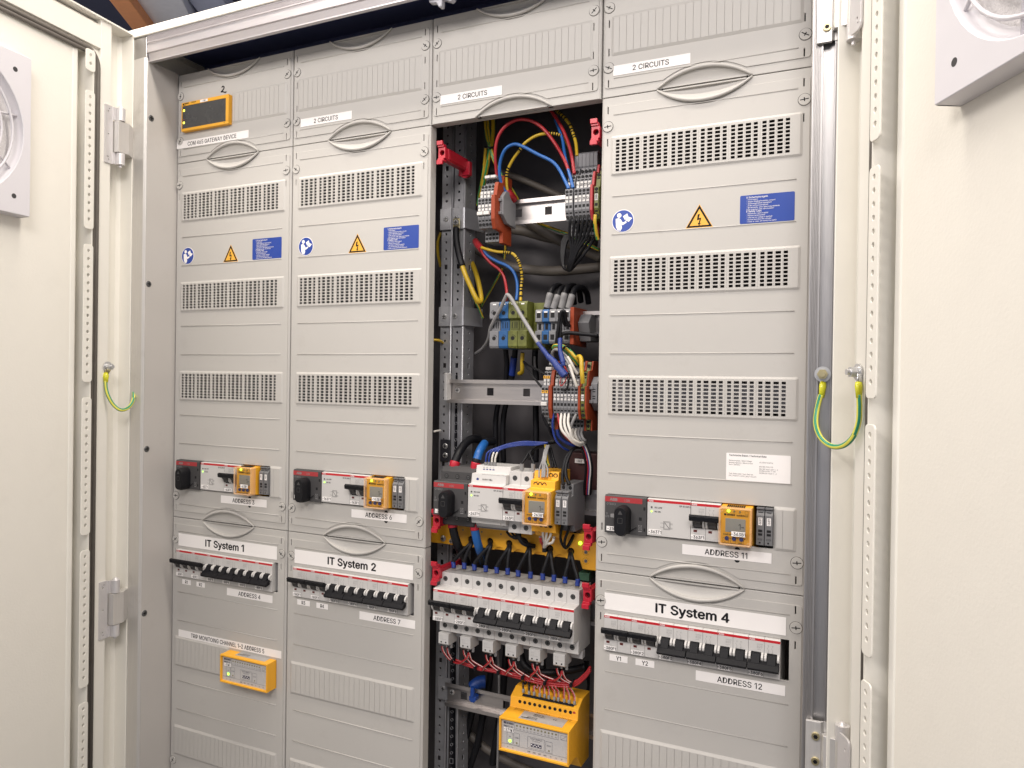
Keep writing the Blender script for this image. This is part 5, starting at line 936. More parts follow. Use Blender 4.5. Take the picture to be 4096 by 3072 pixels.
# ================================================================== inside the open bay
def post(x0, x1, y, z1, z0, label, side_wall):
    t = thing('upright_post', label, 'upright', ((x0+x1)/2, y, -1500), 'perforated uprights'); hs = []; z = z1-6
    b = MB(); k = 0; cx = (x0+x1)/2-1.5
    while z > z0:
        hs.append(circ(cx, z, 1.9, 12) if k % 12 != 5 else rect(cx-2.6, cx+2.6, z-3.6, z+3.6)); z -= 12.5; k += 1
    for s0 in range(0, len(hs), 40): pass
    plate(b, rect(x0, x1, z0, z1), hs, y, 1.6, 0.3); b.tube([(x1-0.8, y+0.2, z0), (x1-0.8, y+0.2, z1)], 1.9, 8); b.build('front_flange', 'zinc', t)
    if side_wall:
        b = MB(); b.T = lambda p: (x1-p[1]+0, y+2+(p[0]), p[2]); hs = []; z = z1-6; k = 0
        while z > z0: hs.append(circ(16, z, 2.0, 12) if k % 12 != 5 else rect(13.2, 18.8, z-4, z+4)); z -= 12.5; k += 1
        plate(b, rect(0, 32, z0, z1), hs, 0, 1.6, 0.2); b.build('side_flange', 'zinc', t)
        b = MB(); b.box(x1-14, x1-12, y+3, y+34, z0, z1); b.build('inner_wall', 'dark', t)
    return t
post(472.5, 491.6, 80, 30, -1400, 'left galvanised upright with a row of round holes, in the bay', False)
post(494.0, 512.4, 80, 30, -1400, 'right galvanised upright of the pair, holes on two faces', True)
def fix(zt, zb, label, Ls, Rw):
    t = thing('fixing_bracket', label, 'bracket', (495, 78, zb), 'brackets across the uprights')
    b = MB(); b.box(472, 491, 75.5, 77.5, zb, zt); b.box(494.5, 512.8, 75.5, 77.5, zb, zt); b.build('plate', 'zinc', t, bev=0.4)
    b = MB(); b.prism([(512.8, 75.5), (514.4, 76.5), (525, 118), (523.4, 118), (512.8, 78)], zb+1, zt-1, 'z'); b.build('side_ear', 'zinc', t)
    for x in (482.5, 500.5):
        s_ = MB(); s_.cyl((x, 75.4, (zt+zb)/2), 4.3, -2.2, 'y', 18, 3.0); s_.m = 1; s_.box(x-3, x+3, 73.0, 73.15, (zt+zb)/2-.45, (zt+zb)/2+.45); s_.box(x-.45, x+.45, 73.0, 73.15, (zt+zb)/2-3, (zt+zb)/2+3); s_.build('screw', ['screw', 'black'], t)
fix(-250.5, -283, 'upper bracket with two screws joining the two uprights', 1, 1); fix(-399.5, -429, 'lower plain bracket with two screws joining the uprights', 1, 1)
def rail(zc, x0, x1, y, label, w=35, holes=(), kind='din_rail'):
    t = thing(kind, label, 'rail', ((x0+x1)/2, y+7, zc-w/2), 'horizontal mounting rails')
    b = MB(); plate(b, rect(x0, x1, zc-w/2+4.5, zc+w/2-4.5), [rect(h-5.2, h+5.2, zc-5.6, zc+5.6) for h in holes], y+7.0, 1.2, 0.2)
    for s_ in (-1, 1):
        e = zc+s_*(w/2-4.5); b.prism([(y+7, e-0.8), (y+7, e+0.8), (y+0.8, e+0.8), (y+0.8, e+s_*4.5), (y-0.4, e+s_*4.5), (y-0.4, e-0.8)] if s_ > 0 else [(y+7, e+0.8), (y+7, e-0.8), (y+0.8, e-0.8), (y+0.8, e+s_*4.5), (y-0.4, e+s_*4.5), (y-0.4, e+0.8)], x0, x1, 'x')
    return b.build('rail', 'din', t), t
rail(-269.8, 576, 1000, 60, 'upper metal rail of the bay with two square holes', holes=(607.5, 653.7, 760, 860))
r_, t2 = rail(-527, 497, 1000, 60, 'middle bright metal rail of the bay with two square holes', holes=(566, 624, 700, 800))
panhead(t2, 511.5, 66.8, -525.6, 4.2, ax='y'); panhead(t2, 495.0, 66.8, -524.5, 4.0, ax='y')
r3, t3 = rail(-980, 500, 1000, 62, 'lowest rail of the bay carrying the yellow converter', holes=(528, 598))
panhead(t3, 508, 68.8, -978, 4.2, ax='y')
b = MB(); b.box(480, 502, 74, 78, -995, -962); b.build('end_plate', 'zinc', t3, bev=0.6); panhead(t3, 490, 73.8, -978, 4.2, ax='y')
rail(-675, 500, 760, 62, 'rail behind the switch and fuse terminals', holes=(742,))
rail(-825, 500, 760, 62, 'rail behind the six uncovered breakers', holes=())
rail(-430, 560, 760, 74, 'rail behind the large grey, blue and green terminals')
# terminal blocks ---------------------------------------------------------------
def tprof(dz, g=0.0):
    P = [(8, -517.2), (8, -545), (13, -558), (32, -559), (32, -574), (60, -574), (60, -484), (34, -484), (30, -496), (19, -497.5), (16, -506.5), (14, -516.6)]
    c = (36, -529); return [(y-(g if y < 30 else 0)+(0), z+dz+(g if z > c[1] else -g)) for y, z in P]
def block(x, w, dz, up_, lo_, label, group, m='tgrey', hz=False, tagm='paper'):
    t = thing('terminal_block', label, 'terminal block', (x+w/2, 30, -574+dz), group)
    b = MB(); b.prism(tprof(dz), x, x+w-0.25, 'x'); b.build('housing', m, t, bev=0.25)
    b = MB(); cx = x+w/2-0.1
    for y, z, r in ((15.3, -511.5+0, 0),): pass
    b.cyl((cx, 7.9, -520.8+dz), w*0.40, -0.06, 'y', 14); b.box(cx-w*.33, cx+w*.33, 7.84, 8.2, -526.0+dz, -523.8+dz)
    b.cyl((cx, 18.0, -500.2+dz), w*0.38, -0.9, 'y', 14); b.box(cx-w*.33, cx+w*.33, 16.2, 17.2, -505.8+dz, -503.8+dz)
    b.box(cx-w*.33, cx+w*.33, 7.84, 8.2, -542.3+dz, -538.6+dz)
    b.add([(cx-w*.33, 9.6, -549.6+dz), (cx+w*.33, 9.6, -549.6+dz), (cx+w*.33, 9.0, -547.6+dz), (cx-w*.33, 9.0, -547.6+dz)], [(0, 1, 2, 3)])
    b.cyl((cx, 11.0, -553.6+dz), w*0.40, -0.5, 'y', 14); b.box(cx-w*.33, cx+w*.33, 31.4, 32.4, -565+dz, -562+dz); b.cyl((cx, 31.9, -569+dz), w*.38, -0.4, 'y', 12)
    b.cyl((cx, 31.5, -489.5+dz), w*.4, -1.6, 'y', 12)
    b.build('wire_opening', 'hole', t)
    if lo_: sticker(t, 'number_tag', x+0.75, x+w-0.95, -535.0+dz, -526.9+dz, 7.95, lo_, 2.9, 0.9, 0.06, rot=90, r=0.2, m='tagw')
    if up_: sticker(t, 'number_tag', x+0.75, x+w-0.95, -515.6+dz, -507.4+dz, 13.9, up_, 2.9, 0.9, 0.06, rot=90, r=0.2, m='tagw')
    if hz:
        for z, y in ((-526.4, 7.8), (-506.9, 13.7)):
            b = MB(); b.quad(x+0.3, x+w-0.5, z+dz+0.3, z+dz+4.0, y); hh = b.build('hazard_strip', 'signy', t)
            b = MB(); q = x+w/2; zz = z+dz+0.5; b.add([(q-1.4, y-.05, zz+2.4), (q+.5, y-.05, zz+3.0), (q+.1, y-.05, zz+1.9), (q+1.3, y-.05, zz+2.1), (q-.6, y-.05, zz+.2), (q-.2, y-.05, zz+1.3), (q-1.2, y-.05, zz+1.2)], [tuple(range(7))]); b.build('flash_mark', 'ink', hh)
    return t
def endplate(x, w, dz, label, g=2.0, m='orange', group='orange separator plates'):
    b = MB(); b.prism(tprof(dz, g), x, x+w, 'x'); return tag(b.build('separator_plate', m, bev=0.4), label, 'separator plate', group)
def endstop(x, zc, label, w=10):
    t = thing('end_stop', label, 'end stop', (x+w/2, 50, zc-24), 'grey end stops on the rails')
    b = MB(); b.prism([(20, zc-12), (20, zc+13), (30, zc+22), (62, zc+24), (62, zc-24), (34, zc-22)], x, x+w, 'x'); b.box(x-1, x+3.5, 17, 40, zc+6, zc+10); b.box(x-1, x+3.5, 17, 40, zc-12, zc-8); b.build('body', 'tgrey', t, bev=0.6)
    b = MB(); b.T = None
    for z in (-6, -3, 3, 6): b.box(x+2.6, x+w-2.6, 19.8, 20.3, zc+z-0.6, zc+z+0.6)
    b.build('slot', 'hole', t)
D1, D2 = 258.5, 0.0
for k, (a_, c_) in enumerate((('1', '2'), ('4', '5'), ('7', '8'), ('10', '11'))): block(572.6+k*5.35, 5.3, D1, a_, c_, 'grey terminal numbered %s and %s, left end of the upper rail' % (a_, c_), 'terminals on the upper rail')
for x_, z_ in ((573, -291.2), (573, -283.0)): pass
b = MB(); b.box(573.0, 581.6, 4.0, 8.2, -283.0, -278.2); b.box(582.8, 591.4, 4.0, 8.2, -283.0, -278.2); b.box(574, 581.8, 24, 33, -227.5, -223.5); b.box(583, 591, 24, 33, -227.5, -223.5)
tag(b.build('jumper_bridge', 'tagw', bev=0.6), 'white jumper bridges plugged into the left upper terminals', 'jumper')
endplate(594.2, 5.6, D1, 'orange plate beside the terminals at the left of the upper rail', 2.5)
endstop(600.2, -269, 'grey end stop right of the orange plate on the upper rail', 5.5)
for k, (a_, c_) in enumerate((('1', '2'), ('4', '5'), ('7', '8'), ('10', '11'), ('13', '14'), ('16', '17'))): block(701.5+k*5.35+(2 if k > 1 else 0), 5.3, D1, a_ if k != 1 else None, c_, 'grey terminal numbered %s and %s, right part of the upper rail' % (a_, c_), 'terminals on the upper rail')
for k in range(6):
    x = 704.3+k*5.35; b = MB(); b.prism([(34, -223.0), (34, -206.5), (38, -203.6), (58, -203.6), (58, -226.2), (36, -226.2)], x, x+5.05, 'x'); o = tag(b.build('terminal_tier', 'tgrey', bev=0.3), 'upper grey tier over the right terminals of the upper rail, number %d from the left' % (k+1), 'terminal block', 'upper tiers on the upper rail')
    b = MB(); b.box(x+1, x+4, 36.6, 37.5, -207.2, -204.4); b.build('wire_opening', 'hole', o)
endplate(736.6, 3.2, D1, 'thin brick-red plate at the right end of the upper rail', 2.5, 'dred')
block(741.5, 6, D1, None, '200', 'green-yellow earth terminal numbered 200 at the bay edge', 'earth terminals', 'gnyl')
for k, (a_, c_) in enumerate((('1', '2'), ('4', '5'))): block(671.8+k*4.95, 4.9, D2, a_, c_, 'grey terminal numbered %s and %s with yellow flash strip, middle rail' % (a_, c_), 'terminals on the middle rail', hz=True)
b = MB(); b.box(672.2, 680.6, 4.2, 8.4, -542.6, -537.8); b.box(672.2, 680.6, 20, 30, -495.4, -491.2); tag(b.build('jumper_bridge', 'tagw', bev=0.7), 'white jumper bridges on the two flash-marked terminals', 'jumper')
endplate(682.4, 4.6, D2, 'orange plate between the two terminal groups of the middle rail', 1.4)
for k, (a_, c_) in enumerate((('1', '2'), ('4', '5'), ('7', '8'), ('10', '11'), ('13', '14'), ('16', '17'), ('19', '20'))): block(688.6+k*4.98, 4.9, D2, a_, c_, 'grey terminal numbered %s and %s in the right group, middle rail' % (a_, c_), 'terminals on the middle rail')
endplate(723.6, 3.0, D2, 'orange plate left of the earth terminal 22', 1.4)
block(727.0, 5.6, D2, None, '22', 'green-yellow earth terminal numbered 22 on the middle rail', 'earth terminals', 'gnyl')
endplate(733.0, 2.2, D2, 'orange plate right of the earth terminal 22', 1.2)
endstop(736.5, -526, 'grey end stop at the right end of the middle rail', 9)
# large feed terminals
def big(x, w, m, label, round_):
    z1, z0 = (-399, -464.6) if round_ else (-411.5, -458.6); zm_ = (z1+z0)/2; h = (z1-z0)
    t = thing('feed_terminal', label, 'terminal block', (x+w/2, 60, z0), 'large feed terminals'); b = MB()
    b.prism([(40, z1-3), (42, z1), (90, z1), (90, z0), (42, z0), (40, z0+3), (40, zm_-h*.13), (46, zm_-h*.12), (46, zm_+h*.10), (40, zm_+h*.14)], x, x+w-0.4, 'x'); b.build('housing', m, t, bev=0.5)
    b = MB(); cx = x+w/2
    if round_:
        for zz in (z1-16, z0+14): b.cyl((cx, 40, zz), 2.9, -0.15, 'y', 18)
        for q in (-3.6, 0.6, 3.6): b.box(cx+q-0.5, cx+q+0.5, 45.8, 46.2, zm_-4.4, zm_+4.4)
        for zz, sg in ((z1-16, 1), (z0+14, -1)): b.tube([(cx+4.6*math.cos(a), 39.9, zz+4.6*math.sin(a)) for a in [math.radians(100+sg*10*i) for i in range(9)]], 0.3, 4)
    else:
        for zz in (z1-8, z0+9): b.box(cx-2.9, cx+2.9, 39.85, 40.5, zz-3.8, zz+3.4)
        b.box(cx-2.6, cx+1.4, 45.8, 46.3, zm_-4, zm_+4)
    b.build('screw_opening', 'hole', t)
    b = MB(); b.quad(cx-2.4, cx+2.8, z1-4.6, z1-1.6 if False else z1-3.0, 39.8); b.build('blank_tag', 'paper', t)
for k, (m, s_) in enumerate((('tgrey', 'grey feed terminal, leftmost of the large four'), ('blue', 'blue feed terminal of the large four, beside the grey one'), ('gnyl', 'green-yellow feed terminal, left one of the pair'), ('gnyl', 'green-yellow feed terminal, right one of the pair'))): big(577+k*14.6, 14.5, m, s_, True)
b = MB(); b.box(636, 655, 60, 110, -464, -400); tag(b.build('feed_terminal', 'gnyl', bev=1), 'dark green-yellow block receding behind the large terminals', 'terminal block')
for k, (m, s_) in enumerate((('tgrey', 'first grey terminal of the smaller row, left of the blue one'), ('blue', 'blue terminal of the smaller row with square openings'), ('tgrey', 'grey terminal right of the blue one in the smaller row'), ('tgrey', 'grey terminal partly behind black wires in the smaller row'), ('tgrey', 'last grey terminal of the smaller row, beside the orange plate'))): big(647.5+k*10.3, 10.2, m, s_, False)
b = MB(); b.prism([(38, -460), (38, -410), (90, -409), (90, -462)], 699.6, 705, 'x'); tag(b.build('separator_plate', 'orange', bev=0.5), 'orange plate at the right end of the smaller terminal row', 'separator plate', 'orange separator plates')
b = MB(); b.prism([(60, -455), (50, -430), (62, -418), (95, -418), (95, -455)], 706, 722, 'x'); tag(b.build('end_stop', 'mgrey', bev=0.8), 'dark grey end stop right of the smaller terminal row', 'end stop')
# yellow current-transformer bar behind the switch row -----------------------------
t = thing('transformer_bar', 'long yellow current transformer bar with six cable holes and a green lamp', 'current transformer', (610, 55, -765))
HX = [(505, 437), (718, 458), (930, 482), (1150, 508), (1382, 538), (1612, 568)]
hp = [z5(a, c, 50) for a, c in HX]
bot_ = []; x = 480
for i in range(6):
    cx = hp[i].x+15.5 if i < 5 else 760
    bot_ += [(cx-9, -752.6), (cx-4, -748.8), (cx, -747.4), (cx+4, -748.8), (cx+9, -752.6)] if i < 5 else []
b = MB(); plate(b, [(476, -716.5), (476, -752.6)]+bot_+[(714, -752.8), (718, -764), (742, -764), (742, -716.5)], [circ(p.x, p.z, 4.9, 22) for p in hp], 50, 3, 0.6); b.box(476, 742, 53, 85, -752, -717)
b.build('housing', 'yellow', t)
b = MB()
for p in hp: b.cyl((p.x, 52.9, p.z), 4.9, 0.05, 'y', 22)
b.build('cable_hole', 'hole', t)
p = z5(1717, 478, 49.5); b = MB(); b.cyl((p.x, 50, p.z), 2.3, -0.8, 'y', 16); b.build('status_lamp', 'led', t, label='lit green status lamp')
for a, c in ((1778, 577), (1778, 675)):
    p = z5(a, c, 49.8); b = MB(); b.cyl((p.x, 50, p.z), 2.4, -0.4, 'y', 18); dd = b.build('rotary_dial', 'mgrey', t)
    b = MB(); [b.line(p.x+3.4*math.cos(q), p.z+3.4*math.sin(q), p.x+5*math.cos(q), p.z+5*math.sin(q), 49.8, 0.35) for q in [math.radians(30*i+20) for i in range(11)]]; b.line(p.x-1.5, p.z-1, p.x+1.5, p.z+1, 49.5, 0.5); b.build('dial_scale', 'ink', dd)
for a, c, r in ((200, 425, 4.6), (290, 455, 4.0)):
    p = z5(a, c, 50); b = MB(); b.cyl((p.x, 50, p.z), r, -2.5, 'y', 20, r*.6); b.m = 1; b.box(p.x-r*.6, p.x+r*.6, 47.3, 47.4, p.z-.4, p.z+.4); b.box(p.x-.4, p.x+.4, 47.3, 47.4, p.z-r*.6, p.z+r*.6); b.build('screw', ['screw', 'black'], t)
for a, c in ((420, 330), (628, 352), (840, 378)):
    p = z5(a, c, 50); b = MB(); b.cyl((p.x, 50, p.z), 1.4, -0.2, 'y', 12); b.build('rivet', mat('rivet_ochre', (0.3, 0.2, 0.08), 0.4) if a == 420 else bpy.data.materials['rivet_ochre'], t)
p0, p1 = z5(1700, 800, 52), z5(1815, 900, 52); b = MB(); b.box(p0.x, p1.x, 52, 80, p1.z, p0.z); tag(b.build('green_connector', mat('connector_green', (0.03, 0.09, 0.05), 0.5), bev=0.6), 'dark green connector below the right end of the yellow bar', 'connector')
# ================================================================== red cover latches
def latch(fn, a, c, Y, label, long=False, sc=1.0, flip=1):
    p = fn(a, c, Y); t = thing('cover_latch', label, 'latch', (p.x, Y+10, p.z-17), 'red plastic cover latches'); x, z = p.x, p.z
    b = MB(); w = 5.6
    plate(b, rrect(x-w, x+w, z-7.8, z+7.8, 0.6, 2), [circ(x+0.6, z, 3.7, 20)], Y, 7, 0.4)
    b.box(x-w, x+w-1.5, Y-2, Y+6, z+7.8, z+12); b.box(x-w-0.5, x+w-2.5, Y-4, Y-0.5, z+10.5, z+16.4); b.box(x-w, x+w-1.5, Y-2, Y+6, z-12, z-7.8); b.box(x-w-0.5, x+w-2.5, Y-4, Y-0.5, z-16.6, z-10.8)
    b.build('clip_head', 'clip', t, bev=0.5)
    b = MB(); b.cyl((x+0.6, Y+6.8, z), 3.9, 0.4, 'y', 18); b.build('pin_hole', mat('clip_red_shaded', (0.12, 0.003, 0.008), 0.5) if 'clip_red_shaded' not in bpy.data.materials else bpy.data.materials['clip_red_shaded'], t)  # disc in darkened clip red paints the shade inside the hole
    b = MB(); b.box(x-4, x+5, Y+7, 74, z-9, z+6)
    if long:
        b.box(x-3, x+6, Y+10, 70, z-7, z+8)
        for k in range(4): b.box(x+5, x+5.7, Y+20, 66, z+5-k*3.2, z+6.5-k*3.2)
        b.cyl((x+2, 68, z-10), 9, 6, 'y', 22); b.box(x-7, x+11, 66, 74, z-16, z+4)
    b.build('clip_arm', 'clip', t, bev=0.6); return t
latch(zm, 205, 650, 4, 'upper left red latch with long ribbed arm, on the upright', True)
latch(zm, 2095, 395, 0, 'upper right red latch at the edge of the fourth column')
latch(z5, 125, 228, 4, 'left red latch beside the switch, above the yellow bar')
latch(z5, 118, 808, 4, 'left red latch at the top of the uncovered breaker row')
latch(z5, 1803, 408, 2, 'right red latch over the green lamp of the yellow bar')
latch(z5, 1793, 1055, 2, 'right red latch beside the last uncovered breaker')
# ================================================================== wiring
wn = [0]
def wire(label, pts, r, m, cat='wire', group='insulated wires in the bay', n=8, parts=(), name='wire', flat=1.0, two=None):
    P = spline(pts, 8); b = MB()
    if two: b.tube(P, r, 12, sect=(lambda k: k % 12 == 8 or k % 12 == 3) if two == 'wwht' else (lambda k: k % 6 in (0, 1)), twist=0.03 if two == 'wwht' else 0.10); ms = [m, two]
    else: b.tube(P, r, n, flat=flat); ms = [m]
    if not parts: o = b.build(name, ms); return tag(o, label, cat, group)
    t = thing(name, label, cat, pts[0], group); b.build('insulation', ms, t)
    for nm, i0, i1, rr, mm in parts:      # sleeves and rings along the run, given as fractions
        a, e = int(i0*(len(P)-1)), max(int(i1*(len(P)-1)), int(i0*(len(P)-1))+1)
        b = MB(); b.tube(P[a:e+1], rr, 10); b.build(nm, mm, t)
    return t
def bands(P0, fr, r, w=0.9):             # narrow dark marker rings, one mesh of short sleeves
    return [(('marker_ring'), f, f+0.012, r, 'black') for f in fr]
Q = lambda fn, L: [fn(a, c, Y) for a, c, Y in L]
G1 = 'coloured wires above the upper rail'
wire('thick red wire arching high from the red boot to the right terminals', Q(zm, [(1010, 1150, 40), (905, 1000, 36), (868, 780, 30), (866, 600, 26), (905, 440, 24), (1000, 315, 24), (1150, 240, 26), (1320, 262, 28), (1470, 370, 30), (1600, 540, 30), (1700, 710, 26), (1765, 870, 22), (1785, 950, 20)]), 2.35, 'wred', group=G1)
wire('blue wire arching lower from the red boot to the right terminals', Q(zm, [(1010, 1150, 38), (960, 1080, 34), (918, 930, 28), (925, 760, 24), (985, 610, 20), (1090, 545, 20), (1200, 570, 20), (1380, 665, 22), (1560, 755, 22), (1650, 855, 20), (1725, 1000, 14), (1768, 1095, 10)]), 2.35, 'wblue', group=G1)
wire('yellow wire with black marker rings rising from the red boot', Q(zm, [(1015, 1140, 40), (1003, 1020, 38), (1010, 880, 36), (1070, 750, 34), (1160, 620, 32), (1240, 520, 32), (1380, 435, 34), (1520, 412, 36), (1640, 425, 38), (1720, 480, 44), (1780, 600, 54), (1800, 700, 60)]), 2.2, 'wyel', group=G1, parts=bands(0, (0.14, 0.165, 0.19, 0.215, 0.37, 0.39, 0.415, 0.655, 0.68, 0.70, 0.72, 0.74), 2.35))
wire('red wire coming down at the right into the terminals', Q(zm, [(1520, 100, 46), (1570, 160, 44), (1640, 265, 40), (1710, 400, 36), (1770, 560, 32), (1808, 720, 28), (1835, 910, 20)]), 2.35, 'wred', group=G1)
wire('blue wire coming down beside the red one into the terminals', Q(zm, [(1600, 240, 46), (1650, 360, 42), (1690, 490, 38), (1712, 640, 32), (1750, 820, 24), (1790, 960, 16), (1820, 1085, 10)]), 2.2, 'wblue', group=G1)
wire('yellow wire with black marker rings at the upper right of the bay', Q(zm, [(1600, 110, 52), (1640, 150, 50), (1710, 215, 48), (1780, 310, 46), (1825, 430, 44), (1855, 540, 40), (1868, 690, 34)]), 2.3, 'wyel', group=G1, parts=bands(0, (0.06, 0.10, 0.14, 0.19, 0.24, 0.30, 0.36, 0.52, 0.57, 0.62, 0.67, 0.72), 2.45))
GY = 'green and yellow earth wires hanging from the top'
wire('green-yellow wire, left one hanging from the bay top', Q(zm, [(735, 180, 70), (742, 330, 70), (760, 470, 68), (800, 585, 64), (835, 720, 62), (900, 850, 60), (970, 960, 64), (1080, 1110, 74), (1150, 1240, 84)]), 1.9, 'wyel', group=GY, two='wgrn')
wire('green-yellow wire, second one hanging from the bay top', Q(zm, [(770, 180, 70), (775, 330, 70), (790, 460, 68), (812, 585, 64), (850, 730, 62), (905, 870, 62), (965, 990, 66), (1060, 1120, 76)]), 1.9, 'wyel', group=GY, two='wgrn')
wire('green-yellow wire, third one bending left below the tie', Q(zm, [(830, 180, 74), (838, 330, 74), (826, 480, 72), (802, 600, 70), (770, 780, 76), (730, 980, 84), (680, 1200, 92)]), 3.2, 'wyel', group=GY, two='wgrn')
wire('green-yellow wire left of the tie, running down behind', Q(zm, [(748, 590, 72), (735, 760, 80), (710, 940, 88), (670, 1160, 96), (650, 1300, 100)]), 2.6, 'wyel', group=GY, two='wgrn')
b = MB(); b.tube(Q(zm, [(733, 578, 60), (780, 585, 58), (832, 580, 60)]), 1.4, 6); tag(b.build('cable_tie', 'black'), 'black cable tie round the hanging green-yellow wires', 'cable tie', 'black cable ties')
wire('short red protective boot over the orange plate', Q(zm, [(990, 1120, 42), (1040, 1170, 46), (1085, 1225, 56)]), 6.4, 'wred', cat='sleeve', name='protective_boot', n=16)
wire('red boot below the left upper terminals', Q(z3, [(560, 460, 92), (590, 500, 70), (632, 548, 56)]), 5.2, 'wred', cat='sleeve', name='protective_boot', n=16)
def cable(label, fn, L, r, m='wbrn', g='dim thick cables at the back of the bay'): return wire(label, Q(fn, L), r, m, 'cable', g, 12, name='cable')
cable('dim grey-brown cable slanting behind the upper arch wires', zm, [(820, 850, 130), (1000, 905, 130), (1250, 1000, 130), (1500, 1110, 135), (1750, 1220, 140)], 5.0)
cable('grey-brown cable leaving from the left under the upper rail', z3, [(560, 250, 120), (860, 310, 130), (1100, 345, 130), (1400, 425, 135), (1900, 470, 140)], 7.5)
cable('grey-brown cable crossing down right under the upper rail', z3, [(1100, 200, 120), (1250, 320, 125), (1450, 430, 130), (1700, 530, 135), (1950, 640, 140)], 7.5)
cable('long grey-brown cable sagging across the bay middle', z3, [(560, 540, 125), (750, 640, 130), (950, 735, 130), (1150, 770, 130), (1450, 785, 130), (1950, 745, 140)], 7.5)
wire('bright green-yellow wire crossing down right below the rail', Q(z3, [(1100, 170, 96), (1250, 255, 92), (1420, 320, 90), (1600, 385, 90), (1780, 480, 94), (1930, 555, 98)]), 2.3, 'wyel', group=GY, two='wgrn')
wire('dim yellow-green wire at the far back left', Q(z3, [(870, 380, 120), (890, 520, 125), (860, 740, 130), (760, 940, 135), (620, 1180, 140)]), 1.8, 'wyel', group=GY, two='wgrn')
G2 = 'coloured wires from the lower red boot to the feed terminals'
wire('yellow wire with many black rings, from the lower boot to the terminals', Q(z3, [(625, 525, 50), (700, 548, 46), (790, 570, 44), (880, 578, 46), (965, 592, 48), (1020, 650, 50), (1055, 740, 52), (1072, 860, 54), (1062, 980, 52), (1058, 1120, 46)]), 2.1, 'wyel', group=G2, parts=bands(0, [0.33, 0.355, 0.38, 0.405, 0.43]+[0.53+0.035*i for i in range(13)], 2.25))
wire('blue wire from the lower boot to the blue terminal', Q(z3, [(640, 540, 54), (700, 620, 54), (800, 680, 56), (900, 725, 58), (975, 790, 60), (1015, 890, 58), (1022, 1000, 54), (1010, 1110, 50)]), 2.3, 'wblue', group=G2)
wire('red wire from the lower boot to the grey terminal', Q(z3, [(620, 540, 52), (650, 610, 54), (730, 700, 56), (810, 760, 58), (865, 830, 58), (893, 930, 56), (905, 1040, 50), (890, 1120, 50)]), 2.1, 'wred', group=G2)
wire('fat yellow wire with black sleeve looping from the upright', Q(z3, [(345, 310, 66), (345, 420, 62), (362, 540, 58), (392, 660, 54), (440, 810, 52), (505, 960, 54), (560, 1080, 56), (600, 1125, 60), (622, 1095, 66), (606, 980, 76), (575, 850, 88), (530, 720, 104), (480, 640, 120)]), 3.8, 'wyel', parts=[('black_sleeve', 0, 0.30, 4.9, 'wblk')])
t = thing('cable_lug', 'plated earthing lug screwed to the right upright', 'cable lug', z3(355, 340, 70)); p = z3(352, 250, 72)
b = MB(); b.box(p.x-5.6, p.x+5.6, 70, 72, p.z-14, p.z+6); b.build('plate', 'brass', t, bev=0.5); panhead(t, p.x-.5, 70, p.z, 4.8, ax='y')
wire('thin green-yellow wire behind the fat yellow loop', Q(z3, [(432, 700, 86), (470, 880, 88), (540, 1080, 92), (600, 1200, 96), (640, 1310, 100)]), 2.0, 'wyel', group=GY, two='wgrn')
wire('yellow cable end seen left of the uprights', Q(z3, [(90, 1548, 60), (150, 1552, 66), (210, 1585, 84), (250, 1620, 100)]), 2.0, 'wyel')
wire('dim yellow wire curving behind the left upright', Q(z3, [(180, 360, 110), (145, 460, 110), (145, 600, 112), (175, 740, 116)]), 2.4, 'wyel')
# black loom from the upper right terminals
for k in range(6):
    a0 = 1600+47*k
    wire('black wire, number %d from the left, looping out of the upper right terminals' % (k+1), Q(z3, [(a0, 195, 12), (a0+4, 250, 12), (a0-2-8*k, 400, 18), (1618+20*k-6*k, 560, 22), (1590+9*k, 700, 26), (1570+6*k, 765+3*k, 34), (1530+2*k, 740, 44), (1508+6*k, 620, 50), (1515+10*k, 470, 54), (1560+14*k, 380, 60)]), 1.9, 'wblk', group='black loom under the upper right terminals')
wire('black wire dropping from the lower level at the bay edge, outer', Q(z3, [(1880, 405, 30), (1840, 480, 30), (1760, 600, 30), (1680, 700, 34), (1610, 780, 40)]), 2.0, 'wblk', group='black loom under the upper right terminals')
wire('black wire dropping from the lower level at the bay edge, inner', Q(z3, [(1830, 405, 32), (1800, 460, 32), (1730, 570, 32), (1650, 690, 36), (1580, 770, 42)]), 2.0, 'wblk', group='black loom under the upper right terminals')
wire('yellow-green wire at the extreme right edge of the bay', Q(z3, [(1885, 165, 6), (1880, 240, 6), (1890, 340, 10), (1912, 440, 16)]), 2.3, 'wyel', group=GY, two='wgrn')
# four black cable ends with grey sleeves
for k, (x0, y0, x1, y1) in enumerate(((1350, 1185, 1385, 1040), (1422, 1195, 1470, 1060), (1510, 1190, 1545, 1040), (1590, 1190, 1628, 1055))):
    d = (x1-x0, y1-y0); Y = 52
    wire('black feed cable with grey sleeve, number %d from the left' % (k+1), Q(z3, [(x0-18, y0+50, Y), (x0, y0, Y), (x0+d[0]*.5, y0+d[1]*.5, Y), (x1, y1, Y), (x1+35, y1-72, Y+10), (x1+100, y1-90, Y+30), (x1+160, y1-30, Y+50), (x1+180, y1+90, Y+60)]), 4.2, 'wblk', group='black feed cables with grey sleeves', n=12, parts=[('grey_sleeve', 0.13, 0.44, 4.9, 'wgry')])
wire('thin black loop in front of the smaller terminal row', Q(z3, [(1450, 1600, 24), (1470, 1440, 22), (1490, 1300, 22), (1510, 1235, 22), (1545, 1240, 24), (1560, 1330, 30), (1600, 1400, 36)]), 2.4, 'wblk')
wire('second thin black loop in front of the smaller terminal row', Q(z3, [(1490, 1600, 26), (1500, 1450, 24), (1505, 1290, 24), (1540, 1250, 26), (1530, 1340, 30), (1555, 1395, 36)]), 2.0, 'wblk')
